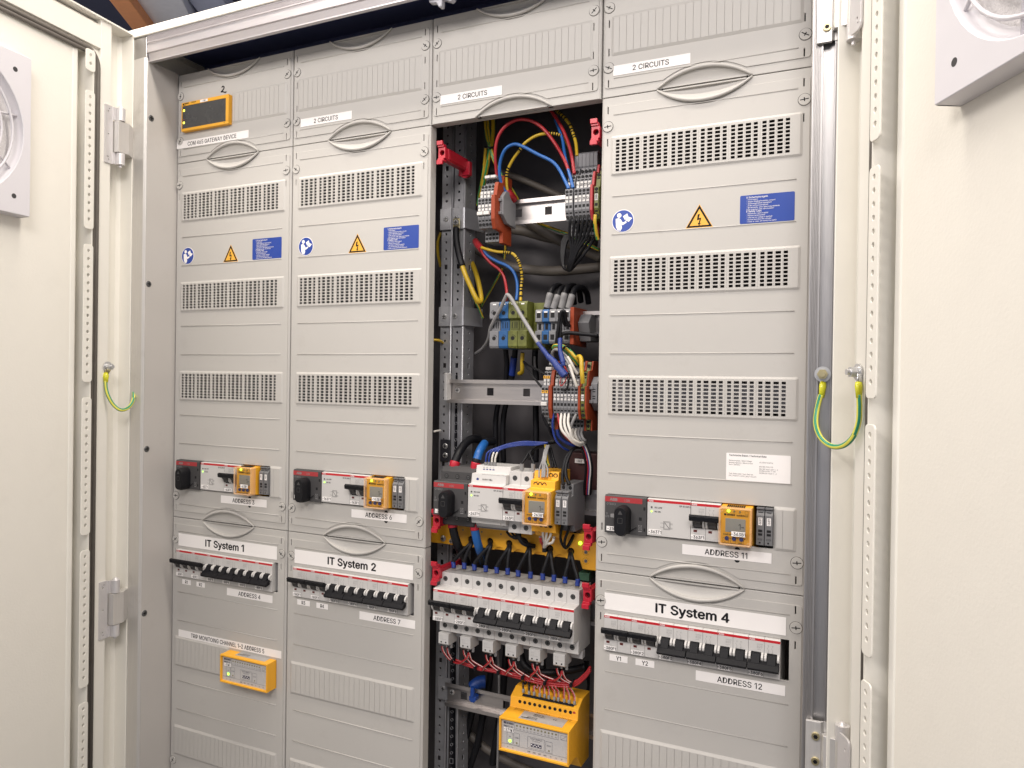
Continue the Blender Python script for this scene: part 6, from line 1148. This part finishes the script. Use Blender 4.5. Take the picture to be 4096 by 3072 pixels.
wire('dark grey cable leaving right from the smaller terminal row', Q(z3, [(1490, 1560, 28), (1510, 1495, 28), (1570, 1470, 30), (1700, 1478, 34), (1920, 1500, 40)]), 2.8, 'wblk')
# grey jacketed cable with blue tape
wire('grey cable peaking over the feed terminals, left leg going down behind', Q(z3, [(905, 1045, 26), (880, 1100, 28), (840, 1190, 32), (770, 1320, 38), (725, 1420, 46), (700, 1540, 60), (640, 1640, 84), (560, 1700, 110)]), 2.6, 'wgry')
wire('grey cable running from the peak down right into the blue tape', Q(z3, [(905, 1045, 26), (940, 1070, 25), (990, 1150, 24), (1060, 1270, 20), (1140, 1400, 14), (1250, 1580, 6), (1330, 1690, 2), (1400, 1790, 0)]), 2.8, 'wgry')
wire('long blue-taped cable end over the middle terminals', Q(zt, [(460, -60, 4), (590, 110, 2), (740, 300, 0), (870, 420, -2), (960, 540, -4), (1080, 690, -5), (1180, 810, -5)]), [2.6]*8+[3.2]*8+[4.0]*8+[4.4]*8+[4.8]*9+[5.2]*7+[3.6], 'tape', cat='taped cable', n=12)
wire('upright blue-taped cable end right of the long one', Q(zt, [(1045, -160, 10), (1040, 0, 6), (1045, 150, 4), (1090, 330, 2), (1120, 470, 0), (1130, 540, 0)]), [3.0]*20+[3.4]*12+[2.8]*9, 'tape', cat='taped cable', n=12)
R3 = 'thin wires over the middle terminals'
wire('thin red wire loop hanging from the blue tape', Q(zt, [(1090, 820, 0), (1050, 920, -2), (1040, 1010, -2), (1065, 1060, -2), (1110, 1040, -2), (1165, 960, -2), (1200, 880, 0), (1205, 830, 0)]), 0.75, 'wred', group=R3)
wire('thin red wire leaving the upright tape down right', Q(zt, [(1140, 530, 0), (1180, 600, 0), (1220, 680, 2), (1265, 760, 6), (1275, 830, 12)]), 1.1, 'wred', group=R3)
wire('thin black wire from the tape curling into the lower row', Q(zt, [(1215, 760, 0), (1240, 860, 0), (1250, 960, 0), (1250, 1050, 2), (1220, 1140, 4), (1175, 1185, 5), (1125, 1170, 6), (1100, 1130, 8)]), 0.9, 'wblk', group=R3)
wire('second thin black wire beside the numbered tag 13', Q(zt, [(1240, 700, 2), (1280, 780, 4), (1290, 870, 4), (1265, 950, 4), (1235, 1060, 5), (1215, 1140, 6)]), 0.9, 'wblk', group=R3)
def pwire(label, fn, L, r, m, txt=None, ps=()): return wire(label, Q(fn, L), r, m, parts=ps) if ps else wire(label, Q(fn, L), r, m)
wire('grey wire with white printed sleeve, left one over the middle terminals', Q(zt, [(870, 330, 28), (850, 240, 24), (870, 160, 20), (930, 120, 16), (1040, 170, 10), (1150, 320, 6), (1240, 450, 4), (1310, 590, 4), (1350, 720, 4), (1410, 900, 4), (1490, 1130, 8)]), 1.7, 'wgry', parts=[('printed_sleeve', 0.66, 0.985, 2.1, 'wwht')])
wire('grey wire with white printed sleeve, right one over the middle terminals', Q(zt, [(840, 320, 30), (835, 210, 26), (880, 130, 22), (960, 110, 18), (1060, 150, 14), (1180, 260, 12), (1270, 370, 12), (1360, 540, 12), (1440, 680, 14), (1510, 770, 16)]), 1.7, 'wgry', parts=[('printed_sleeve', 0.62, 0.985, 2.2, 'wwht')])
wire('green-yellow wire bundle, upper strand into the middle terminals', Q(zt, [(870, 80, 24), (890, 30, 22), (950, 20, 20), (1100, 30, 20), (1220, 90, 18), (1330, 190, 18), (1430, 310, 18), (1500, 400, 20), (1550, 480, 26)]), 2.6, 'wyel', group=GY, two='wgrn')
wire('green-yellow wire bundle, lower strand into the middle terminals', Q(zt, [(880, 60, 30), (980, 10, 28), (1110, 60, 26), (1210, 150, 24), (1310, 260, 22), (1400, 380, 22), (1490, 510, 26)]), 2.4, 'wyel', group=GY, two='wgrn')
wire('black tie round the green-yellow strands over the terminals', Q(zt, [(1130, 90, 12), (1170, 45, 12), (1230, 25, 14), (1290, 60, 16)]), 1.4, 'wblk', cat='cable tie', name='cable_tie', group='black cable ties')
wire('short thick yellow wire bending into the earth terminal 22', Q(zt, [(1490, 330, 22), (1520, 305, 16), (1565, 305, 12), (1595, 400, 8), (1605, 600, 6), (1620, 820, 5), (1635, 990, 8)]), 2.9, 'wyel', group=GY, two=None)
wire('thin dark wire from the left to the first flash-marked terminal, upper', Q(zt, [(95, 430, 60), (200, 510, 50), (380, 600, 36), (560, 710, 22), (640, 765, 18)]), 1.5, 'wblk', group=R3)
wire('thin dark wire from the left to the first flash-marked terminal, lower', Q(zt, [(95, 440, 60), (180, 590, 46), (300, 770, 30), (440, 950, 18), (560, 1090, 8)]), 1.5, 'wblk', group=R3)
wire('yellow cable stub below the green-yellow feed terminals', Q(zt, [(70, 200, 70), (55, 420, 72), (60, 620, 74), (40, 720, 78), (-20, 740, 84)]), 3.2, 'wyel')
cable('thin pale cable hanging behind, left of the middle terminals', zt, [(385, 300, 90), (380, 450, 92), (400, 640, 96)], 1.7, 'wgry')
cable('dark cable dropping from the grey feed terminal', z3, [(890, 1640, 90), (900, 1750, 96), (905, 1860, 100), (880, 2060, 104), (800, 2300, 108), (780, 2560, 110), (790, 2900, 112)], 4.0, 'wblk')
b2 = [(1000, 1640, 90), (985, 1800, 96), (960, 1960, 100), (930, 2140, 104), (880, 2330, 108), (860, 2560, 110), (870, 2900, 112)]
cable('dark cable dropping from the blue feed terminal', z3, b2, 4.2, 'wblk'); cable('dark blue sleeve on the cable under the blue feed terminal', z3, [(985, 1740, 92), (975, 1830, 96), (962, 1940, 99)], 5.0, 'wdblue')
cable('long dark vertical cable behind the middle rail', z3, [(1220, 1640, 110), (1215, 1800, 110), (1230, 2000, 110), (1225, 2300, 110), (1230, 2600, 110), (1225, 2900, 110)], 4.6, 'wblk')
# below the middle terminals
R4 = 'wires under the middle terminals'
wire('blue wire with white stripe sweeping down from the terminals', Q(zn, [(1430, 700, 12), (1412, 800, 12), (1418, 900, 14), (1450, 1000, 16), (1510, 1070, 22), (1600, 1120, 34)]), 1.5, 'wdblue', group=R4)
wire('red wire curving under the middle terminals', Q(zn, [(1470, 700, 12), (1482, 790, 10), (1520, 900, 10), (1580, 980, 12), (1650, 1030, 18), (1730, 1050, 26)]), 1.7, 'wred', group=R4)
for k, (a0, off) in enumerate(((1512, 0), (1552, 28), (1594, 56))):
    wire('white wire, number %d from the left, curving under the terminals' % (k+1), Q(zn, [(a0, 700, 12), (a0-12, 800, 8), (a0+off*.1+6, 890, 6), (1590+off*.6, 970, 8), (1640+off*.5, 1020-off*.2, 12), (1700+off*.4, 1052-off*.4, 20), (1760, 1040-off*.5, 30)]), 1.9, 'wwht', group=R4)
wire('grey wire curving from the sixth terminal', Q(zn, [(1675, 705, 12), (1630, 800, 10), (1605, 890, 12), (1620, 960, 14), (1680, 1020, 20), (1770, 1030, 30)]), 2.0, 'wgry', group=R4)
for k in range(4):
    a = 1640+34*k; wire('pale grey printed wire, number %d, in the lower terminal level' % (k+1), Q(zn, [(a, 868, 34), (a-14, 910, 28), (a-4, 960, 24), (a+26, 1000, 26), (1760+4*k, 1020-8*k, 34)]), 1.9, 'wwht' if k < 2 else 'wgry', group=R4)
wire('black twisted wire pair from the first flash-marked terminal, front', Q(zn, [(1295, 705, 12), (1320, 770, 14), (1360, 840, 16), (1385, 920, 20), (1440, 1000, 28)]), 1.8, 'wblk', group=R4)
wire('black twisted wire pair from the first flash-marked terminal, rear', Q(zn, [(1300, 730, 14), (1340, 820, 18), (1400, 890, 22), (1420, 970, 28), (1470, 1030, 36)]), 1.8, 'wblk', group=R4)
wire('dark blue wire curving behind the white ones', Q(zn, [(1460, 880, 30), (1480, 950, 30), (1540, 1010, 32), (1620, 1050, 36), (1720, 1070, 44)]), 2.4, 'wdblue', group=R4)
# blue control wires from the power supply to the loom
for k, (x0, m) in enumerate(((672, 'wdblue'), (706, 'wdblue'), (740, 'wwht'), (775, 'wwht'))):
    wire('control wire, number %d from the left, from the power supply top' % (k+1), Q(zn, [(x0, 1250, 22), (x0+4, 1190, 22), (x0+30, 1125, 24), (830+4*k, 1072+8*k, 28), (930, 1040+10*k, 32), (1080, 1015+12*k, 34), (1230, 1020+10*k, 38), (1360, 1025, 40)]), 1.25, m if k < 2 else 'wdblue', group='dark blue control wires', parts=([] if k < 2 else [('white_stripe', 0.0, 0.28, 1.35, 'wwht')]))
    b = MB(); p = zn(x0, 1262, 22); b.cyl((p.x, 22, p.z-4), 2.0, 7, 'z', 10); tag(b.build('wire_ferrule', 'wgry'), 'grey ferrule, number %d from the left, on the power supply' % (k+1), 'ferrule', 'grey wire ferrules')
# thick supply cables of the switch
wire('thick black cable bending down into the switch', Q(zn, [(600, 990, 90), (520, 985, 76), (450, 1030, 60), (390, 1110, 44), (350, 1190, 34), (328, 1260, 30), (325, 1320, 30)]), 6.2, 'wblk', cat='cable', n=14, group='thick cables at the switch', parts=[('red_collar', 0.78, 0.97, 7.6, 'clip')])
wire('thick blue-sleeved cable entering the switch top right', Q(zn, [(760, 1010, 84), (680, 1020, 70), (640, 1060, 50), (600, 1130, 36), (578, 1200, 30), (560, 1270, 28), (553, 1330, 28)]), 6.0, 'wblue', cat='cable', n=14, group='thick cables at the switch', parts=[('red_collar', 0.78, 0.97, 7.0, 'clip'), ('black_end', 0.70, 0.79, 6.4, 'wblk'), ('black_tail', 0.0, 0.26, 6.3, 'wblk')])
wire('thick black printed cable leaving the switch bottom', Q(z5, [(305, 262, 26), (312, 320, 26), (335, 420, 28), (370, 520, 34), (420, 600, 48), (460, 700, 70)]), 6.2, 'wblk', cat='cable', n=14, group='thick cables at the switch', parts=[('red_collar', 0.0, 0.16, 7.4, 'clip')])
wire('thick blue-sleeved cable leaving the switch bottom right', Q(z5, [(545, 262, 24), (552, 330, 24), (570, 430, 26), (595, 520, 32), (615, 590, 44), (640, 680, 66)]), 6.0, 'wblue', cat='cable', n=14, group='thick cables at the switch', parts=[('red_collar', 0.0, 0.2, 6.8, 'clip'), ('black_tail', 0.74, 1.0, 6.2, 'wblk')])
# feed breaker, monitor and fuse wiring above
for k, (x0, x1) in enumerate(((1072, 1150), (1196, 1165))):
    wire('black wire %s from the feed breaker top' % ('left' if k == 0 else 'right'), Q(zn, [(x0, 1300, 22), (x0+4, 1250, 22), ((x0+x1)/2, 1200, 26), (x1, 1135, 34), (1230, 1070, 44), (1400, 1020, 50)]), 1.7, 'wblk', group='wires above the devices')
    b = MB(); p = zn(x0, 1290, 22); b.cyl((p.x, 22, p.z-5), 2.9, 9, 'z', 12); tag(b.build('wire_ferrule', 'wgry'), 'grey ferrule on the %s pole of the feed breaker' % ('left' if k == 0 else 'right'), 'ferrule', 'grey wire ferrules')
for k in range(5):
    x0 = (1262, 1295, 1322, 1352, 1308)[k]
    wire('grey wire, number %d of five, dropping into the yellow monitor top' % (k+1), Q(zn, [(1350+6*k, 1055, 40), (1320+8*k, 1120, 28), (1300+8*k, 1220, 18), (x0+4, 1320, 14), (x0, 1410, 10)]), 1.25, 'wgry', group='wires above the devices')
wire('green-yellow wire dropping into the monitor top', Q(zn, [(1330, 1050, 44), (1345, 1150, 34), (1355, 1230, 26), (1370, 1285, 22)]), 1.8, 'wyel', two='wgrn', group=GY)
for k in range(2): wire('dark printed wire %s dropping to the rear of the monitor' % ('left' if k == 0 else 'right'), Q(zn, [(1370+20*k, 1080, 44), (1390+20*k, 1160, 36), (1408+24*k, 1240, 28), (1412+40*k, 1300, 24)]), 1.8, 'wblk', group='wires above the devices')
wire('thick black bundle crossing behind the monitor', Q(zn, [(1440, 1010, 44), (1380, 1020, 46), (1300, 1050, 50), (1200, 1100, 54), (1150, 1200, 60)]), 3.4, 'wblk', group='wires above the devices')
for k in range(2): wire('black printed wire %s arching into the fuse terminals' % ('left' if k == 0 else 'right'), Q(zn, [(1760, 1100, 50), (1700, 1075, 40), (1640, 1095, 30), (1570+25*k, 1170, 24), (1535+25*k, 1280, 18), (1520+40*k, 1400, 14), (1528+70*k, 1490, 12)]), 2.3, 'wblk', group='wires above the devices')
for k, (m, dx) in enumerate((('wred', 0), ('wwht', 22), ('wblk', 36), ('wblk', -30), ('wdblue', 8))): wire('wire, number %d, hanging down along the right bay edge' % (k+1), Q(zn, [(1740+dx, 1040, 40), (1785+dx, 1150, 40), (1810+dx, 1300, 44), (1800+dx, 1450, 50), (1790+dx, 1600, 56)]), 1.8, m, group='wires along the right bay edge')
b = MB(); p = zn(1710, 1228, 70); plate(b, rrect(p.x-7, p.x+10, p.z-3, p.z+3, 0.6, 2), [], 70, 0.6); tg = tag(b.build('device_tag', 'paper'), 'small white tag reading -262 deep behind the fuse terminals', 'tag'); b = MB(); b.text('-262', p.x-5, 69.9, p.z-1.5, 3, .9, .03); b.build('lettering', 'ink', tg)
b = MB(); p0 = zn(1600, 1130, 78); b.box(p0.x, p0.x+52, 76, 110, p0.z-60, p0.z); tag(b.build('dark_device', mat('dark_brown_red', (0.05, 0.012, 0.012), 0.5), bev=1), 'dark brown box deep behind the fuse terminals', 'device')
# below the devices: loops and monitor outputs
for k in range(3): wire('black wire loop, number %d, under the feed breaker' % (k+1), Q(z5, [(905+50*k, 350, 40), (940+45*k, 395, 36), (1000+30*k, 425, 36), (1060+30*k, 420+20*k, 38), (1120, 440+30*k, 44)]), 1.7 if k < 2 else 2.8, 'wblk', group='black wire loops under the devices')
wire('thick black wire looping under the feed breaker into the bar', Q(z5, [(1040, 370, 30), (1050, 430, 28), (1090, 480, 30), (1160, 500, 38), (1210, 510, 46)]), 3.2, 'wblk', group='black wire loops under the devices')
for k, m in enumerate(('wred', 'wwht', 'wwht', 'wwht', 'wwht')):
    x0 = (1275, 1305, 1350, 1398, 1430)[k]; y0 = (400, 330, 335, 345, 410)[k]
    wire(('red' if m == 'wred' else 'white')+' wire, number %d of five, leaving the monitor bottom' % (k+1), Q(z5, [(x0, y0, 14), (x0-8*(k-1), y0+60, 16), (1300+12*k, 490, 24), (1310+3*k, 545, 34)]), 1.75, m, group='wires under the yellow monitor', parts=[('ferrule', 0.0, 0.12, 2.1, 'wgry')])
b = MB(); p = z5(1325, 550, 32); b.box(p.x-2.5, p.x+3, 28, 36, p.z-3, p.z+3); tag(b.build('cable_tie', 'black', bev=0.5), 'black tie head gathering the white monitor wires', 'cable tie', 'black cable ties')
for k in range(2): wire('black wire %s looping under the fuse terminals' % ('left' if k == 0 else 'right'), Q(z5, [(1522+78*k, 262, 16), (1505+75*k, 350, 18), (1500+50*k, 430, 22), (1525+20*k, 500, 28), (1560, 530, 36), (1610-10*k, 470, 44), (1660, 350, 54)]), 1.9, 'wblk', group='black wire loops under the devices')
# paired cables from the bar to the breaker tops
TX = [(318, 735), (435, 745), (548, 762), (672, 778), (795, 795), (915, 808), (1032, 830), (1167, 850), (1303, 868), (1425, 885), (1550, 905), (1687, 935)]
for i in range(6):
    for j in range(2):
        hx, hy = HX[i]; x1, y1 = TX[2*i+j]; s_ = -1 if j == 0 else 1
        L = [(hx+2*s_, hy-12, 66), (hx+4*s_, hy+8, 44), (hx+10*s_, hy+50, 32), ((hx*0.45+x1*0.55), hy+(y1-hy)*0.48, 27), (x1-4*s_*0, hy+(y1-hy)*0.8, 24), (x1, y1-10, 23), (x1-2, y1+22, 22)]
        wire('black cable from bar hole %d to breaker, %s one of the pair' % (i+1, 'left' if j == 0 else 'right'), Q(z5, L), 2.75, 'wblk', cat='cable', n=10, group='black cable pairs between bar and breakers', parts=[('blue_ferrule', 0.70, 0.97, 3.3, 'wdblue')])
# auxiliary contact blocks under the breakers and their wiring
AX = [(128, 246, 165, 305), (365, 490, 205, 350), (612, 740, 250, 400), (865, 1000, 295, 450), (1127, 1265, 345, 500), (1397, 1533, 395, 552)]
for i in range(6):
    xc = DX[2]+35*i+3.0; z1, z0 = -868.2, -885.2
    t = thing('auxiliary_contact', 'small pale contact block under the breaker tagged -280F%d' % (i+1), 'contact block', (xc+8, 20, z0), 'pale contact blocks under the breakers')
    b = MB(); b.prism([(8, z1), (8, z0+2), (10, z0), (34, z0), (34, z1)], xc-1, xc+15.2, 'x'); b.box(xc+15.2, xc+32, 30, 40, z0+7, z1); b.build('housing', 'aux', t, bev=0.4)
    b = MB(); [b.cyl((xc+3.6+7.4*q, 7.95, z0+4.2), 1.15, -0.1, 'y', 12) for q in (0, 1)]; b.build('test_hole', 'hole', t)
    b = MB(); b.text('12  14', xc+2, 7.9, z0+12.0, 1.1); b.text('22  24', xc+2, 7.9, z0+9.4, 1.0); b.line(xc+2, z0+8.2, xc+12, z0+8.2, 7.9, .3); b.build('small_print', 'faint', t)
    b = MB(); [b.cyl((xc+q, 16, z0-4.5), 1.5, 5, 'z', 10) for q in (8.0,)]; b.build('ferrule', 'wgry', t); b = MB(); b.cyl((xc+14.5, 18, z0-5.5), 2.0, 6, 'z', 10); b.build('ferrule', 'wgry', t)
trunk = [(300, 480), (560, 555), (815, 600), (1085, 655), (1330, 715), (1620, 735), (1760, 650), (1830, 560)]
RW = 'red and white wires under the breakers'
for k in range(5):
    yo = (k-2)*9; st = max(0, k-2)
    wire('red and white trunk wire, strand %d, sagging below the contact blocks' % (k+1), Q(z6, [(trunk[st][0]+40, trunk[st][1]+yo, 30+2*k)]+[(a, c+yo*(1+0.25*(i > 2)), 30+3*(k % 2)) for i, (a, c) in enumerate(trunk) if i > st]), 1.55, 'wred', group=RW, two=('wwht' if k % 2 else None))
for i in range(6):
    x0, x1, y0, y1 = AX[i]; c1 = trunk[min(i+0, 5)]; tx, ty = trunk[i] if i < 6 else trunk[5]
    px = x0+62; qx = x0+118; T1 = trunk[i]
    wire('red-white wire from contact block %d, sweeping right' % (i+1), Q(z6, [(px, y1+5, 22), (px+12, y1+60, 22), (px+60, y1+130, 26), (T1[0] if i == 0 else T1[0]+10, T1[1]+2, 30)]), 1.45, 'wred', group=RW, two='wwht')
    wire('red-white wire from contact block %d, second strand' % (i+1), Q(z6, [(qx+6, y1+30, 22), (qx+18, y1+80, 22), (qx+50, y1+130, 26), (trunk[min(i+1, 5)][0]-120 if i < 5 else 1620, trunk[min(i+1, 5)][1]-25 if i < 5 else 712, 30)] if i else [(qx, y1+25, 22), (qx+12, y1+80, 24), (qx+50, y1+150, 28), (310, 478, 30)]), 1.45, 'wred', group=RW, two='wwht')
    if i: wire('red-white wire from contact block %d, sweeping left' % (i+1), Q(z6, [(qx, y1+30, 22), (qx-15, y1+85, 22), (qx-70, y1+135, 24), (trunk[i-1][0]+70 if i < 5 else 1400, (trunk[i-1][1]+22) if i < 5 else 690, 28), (trunk[i-1][0]+5 if i < 5 else 1340, trunk[i-1][1]+4 if i < 5 else 700, 30)]), 1.45, 'wred', group=RW, two='wwht')
for i, (a, c) in enumerate(trunk[:6]):
    b = MB(); p = z6(a, c, 26); b.T = None; b.tube([(p.x-0.4+4.4*math.cos(q)*0.45, 30+4.6*math.sin(q), p.z+4.6*math.cos(q)) for q in [2*math.pi*j/14 for j in range(15)]], 1.3, 6); b.box(p.x-1.8, p.x+1.8, 22, 26, p.z-2, p.z+2)
    tag(b.build('cable_tie', 'black'), 'black cable tie, number %d from the left, on the red trunk' % (i+1), 'cable tie', 'black cable ties')
SXp = [(1088, 790), (1152, 812), (1208, 822), (1270, 838), (1322, 848), (1370, 862), (1430, 878), (1475, 885), (1540, 900), (1593, 912), (1653, 925)]
for i, (a, c) in enumerate(SXp):
    dk = i < 2; ux = (1120, 1150, 1250, 1285, 1318, 1355, 1395, 1430, 1535, 1555, 1590)[i]; uy = 690 if dk else 735
    wire('%s wire, number %d from the left, into the lowest yellow converter' % ('black' if dk else 'red-white', i+1), Q(z6, [(ux, uy-20, 32), (ux+(a-ux)*.3, uy+40, 28), (a-2, c-70, 24), (a, c+10, 20), (a, c+30, 20)]), 1.3, 'wblk' if dk else 'wred', group='wires into the lowest yellow converter', two=None if dk else 'wwht', parts=[('ferrule', 0.70, 1.0, 1.9, 'wgry')])
wire('black bundle going left behind the contact blocks', Q(z6, [(1060, 330, 60), (1070, 450, 58), (1120, 540, 56), (1250, 600, 56), (1480, 600, 60), (1780, 540, 60)]), 5.0, 'wblk', cat='cable', group='dim thick cables at the back of the bay', n=12)
for k, (a, c, e, f_) in enumerate(((760, 300, 600, 1300), (900, 360, 760, 1500), (520, 1050, 300, 1750), (640, 1080, 480, 1700), (1320, 480, 1280, 700), (1770, 560, 1800, 860), (1800, 560, 1780, 880))):
    cable('dark vertical cable, number %d, in the lower bay background' % (k+1), z6, [(a, c-80, 110), (a-2, c, 112), ((a+e)/2+20, (c+f_)/2, 116), (e, f_, 120), (e-10, f_+120, 120)], 5.2 if k < 4 else 2.0, 'wblk')
cable('grey-brown cable looping at the very bottom of the bay', z6, [(420, 1200, 130), (560, 1350, 130), (760, 1500, 130), (1000, 1620, 130), (1200, 1700, 130)], 6.0)
wire('thin grey cable passing down behind the breakers', Q(z6, [(800, 330, 84), (815, 500, 84), (820, 780, 86), (815, 1100, 88), (800, 1700, 90)]), 1.8, 'wgry')
# blue knob on the lowest rail
t = thing('blue_knob', 'blue plastic knob and sleeve on the lowest rail', 'knob', z6(560, 900, 62)); b = MB()
p = z6(540, 880, 60); n = 16; b.prism([(p.x+(6.2 if i % 2 else 5.2)*math.cos(2*math.pi*i/n), p.z+(6.2 if i % 2 else 5.2)*math.sin(2*math.pi*i/n)) for i in range(n)], 55, 66, 'y'); b.cyl((p.x, 56, p.z+3), 3.4, 14, 'z', 12); b.build('knob', 'bolt_r', t, bev=0.5)
b = MB(); b.tube(spline(Q(z6, [(530, 770, 86), (560, 740, 88), (610, 710, 92), (665, 705, 96)]), 5), 9.5, 16); b.build('sleeve', 'bolt_r', t)
b = MB(); p = zn(230, 1115, 76); b.box(p.x-10, p.x+6, 76, 79, p.z-16, p.z+17); q = tag(b.build('joint_plate', 'dark', bev=0.6), 'dark joint plate with two screws on the left upright, above the switch', 'plate')
for dz in (7.2, -7.0): panhead(q, p.x-1, 75.8, p.z+dz, 4.4, ax='y')
wire('thin white wires peeping out at the left edge of the bay, lower', Q(zn, [(95, 905, 60), (130, 895, 64), (170, 890, 72)]), 1.6, 'wwht')
b = MB(); b.box(496.5, 501.5, 52, 66, -541, -500); tag(b.build('end_stop', 'aux', bev=0.8), 'white end stop at the far left of the middle rail', 'end stop')
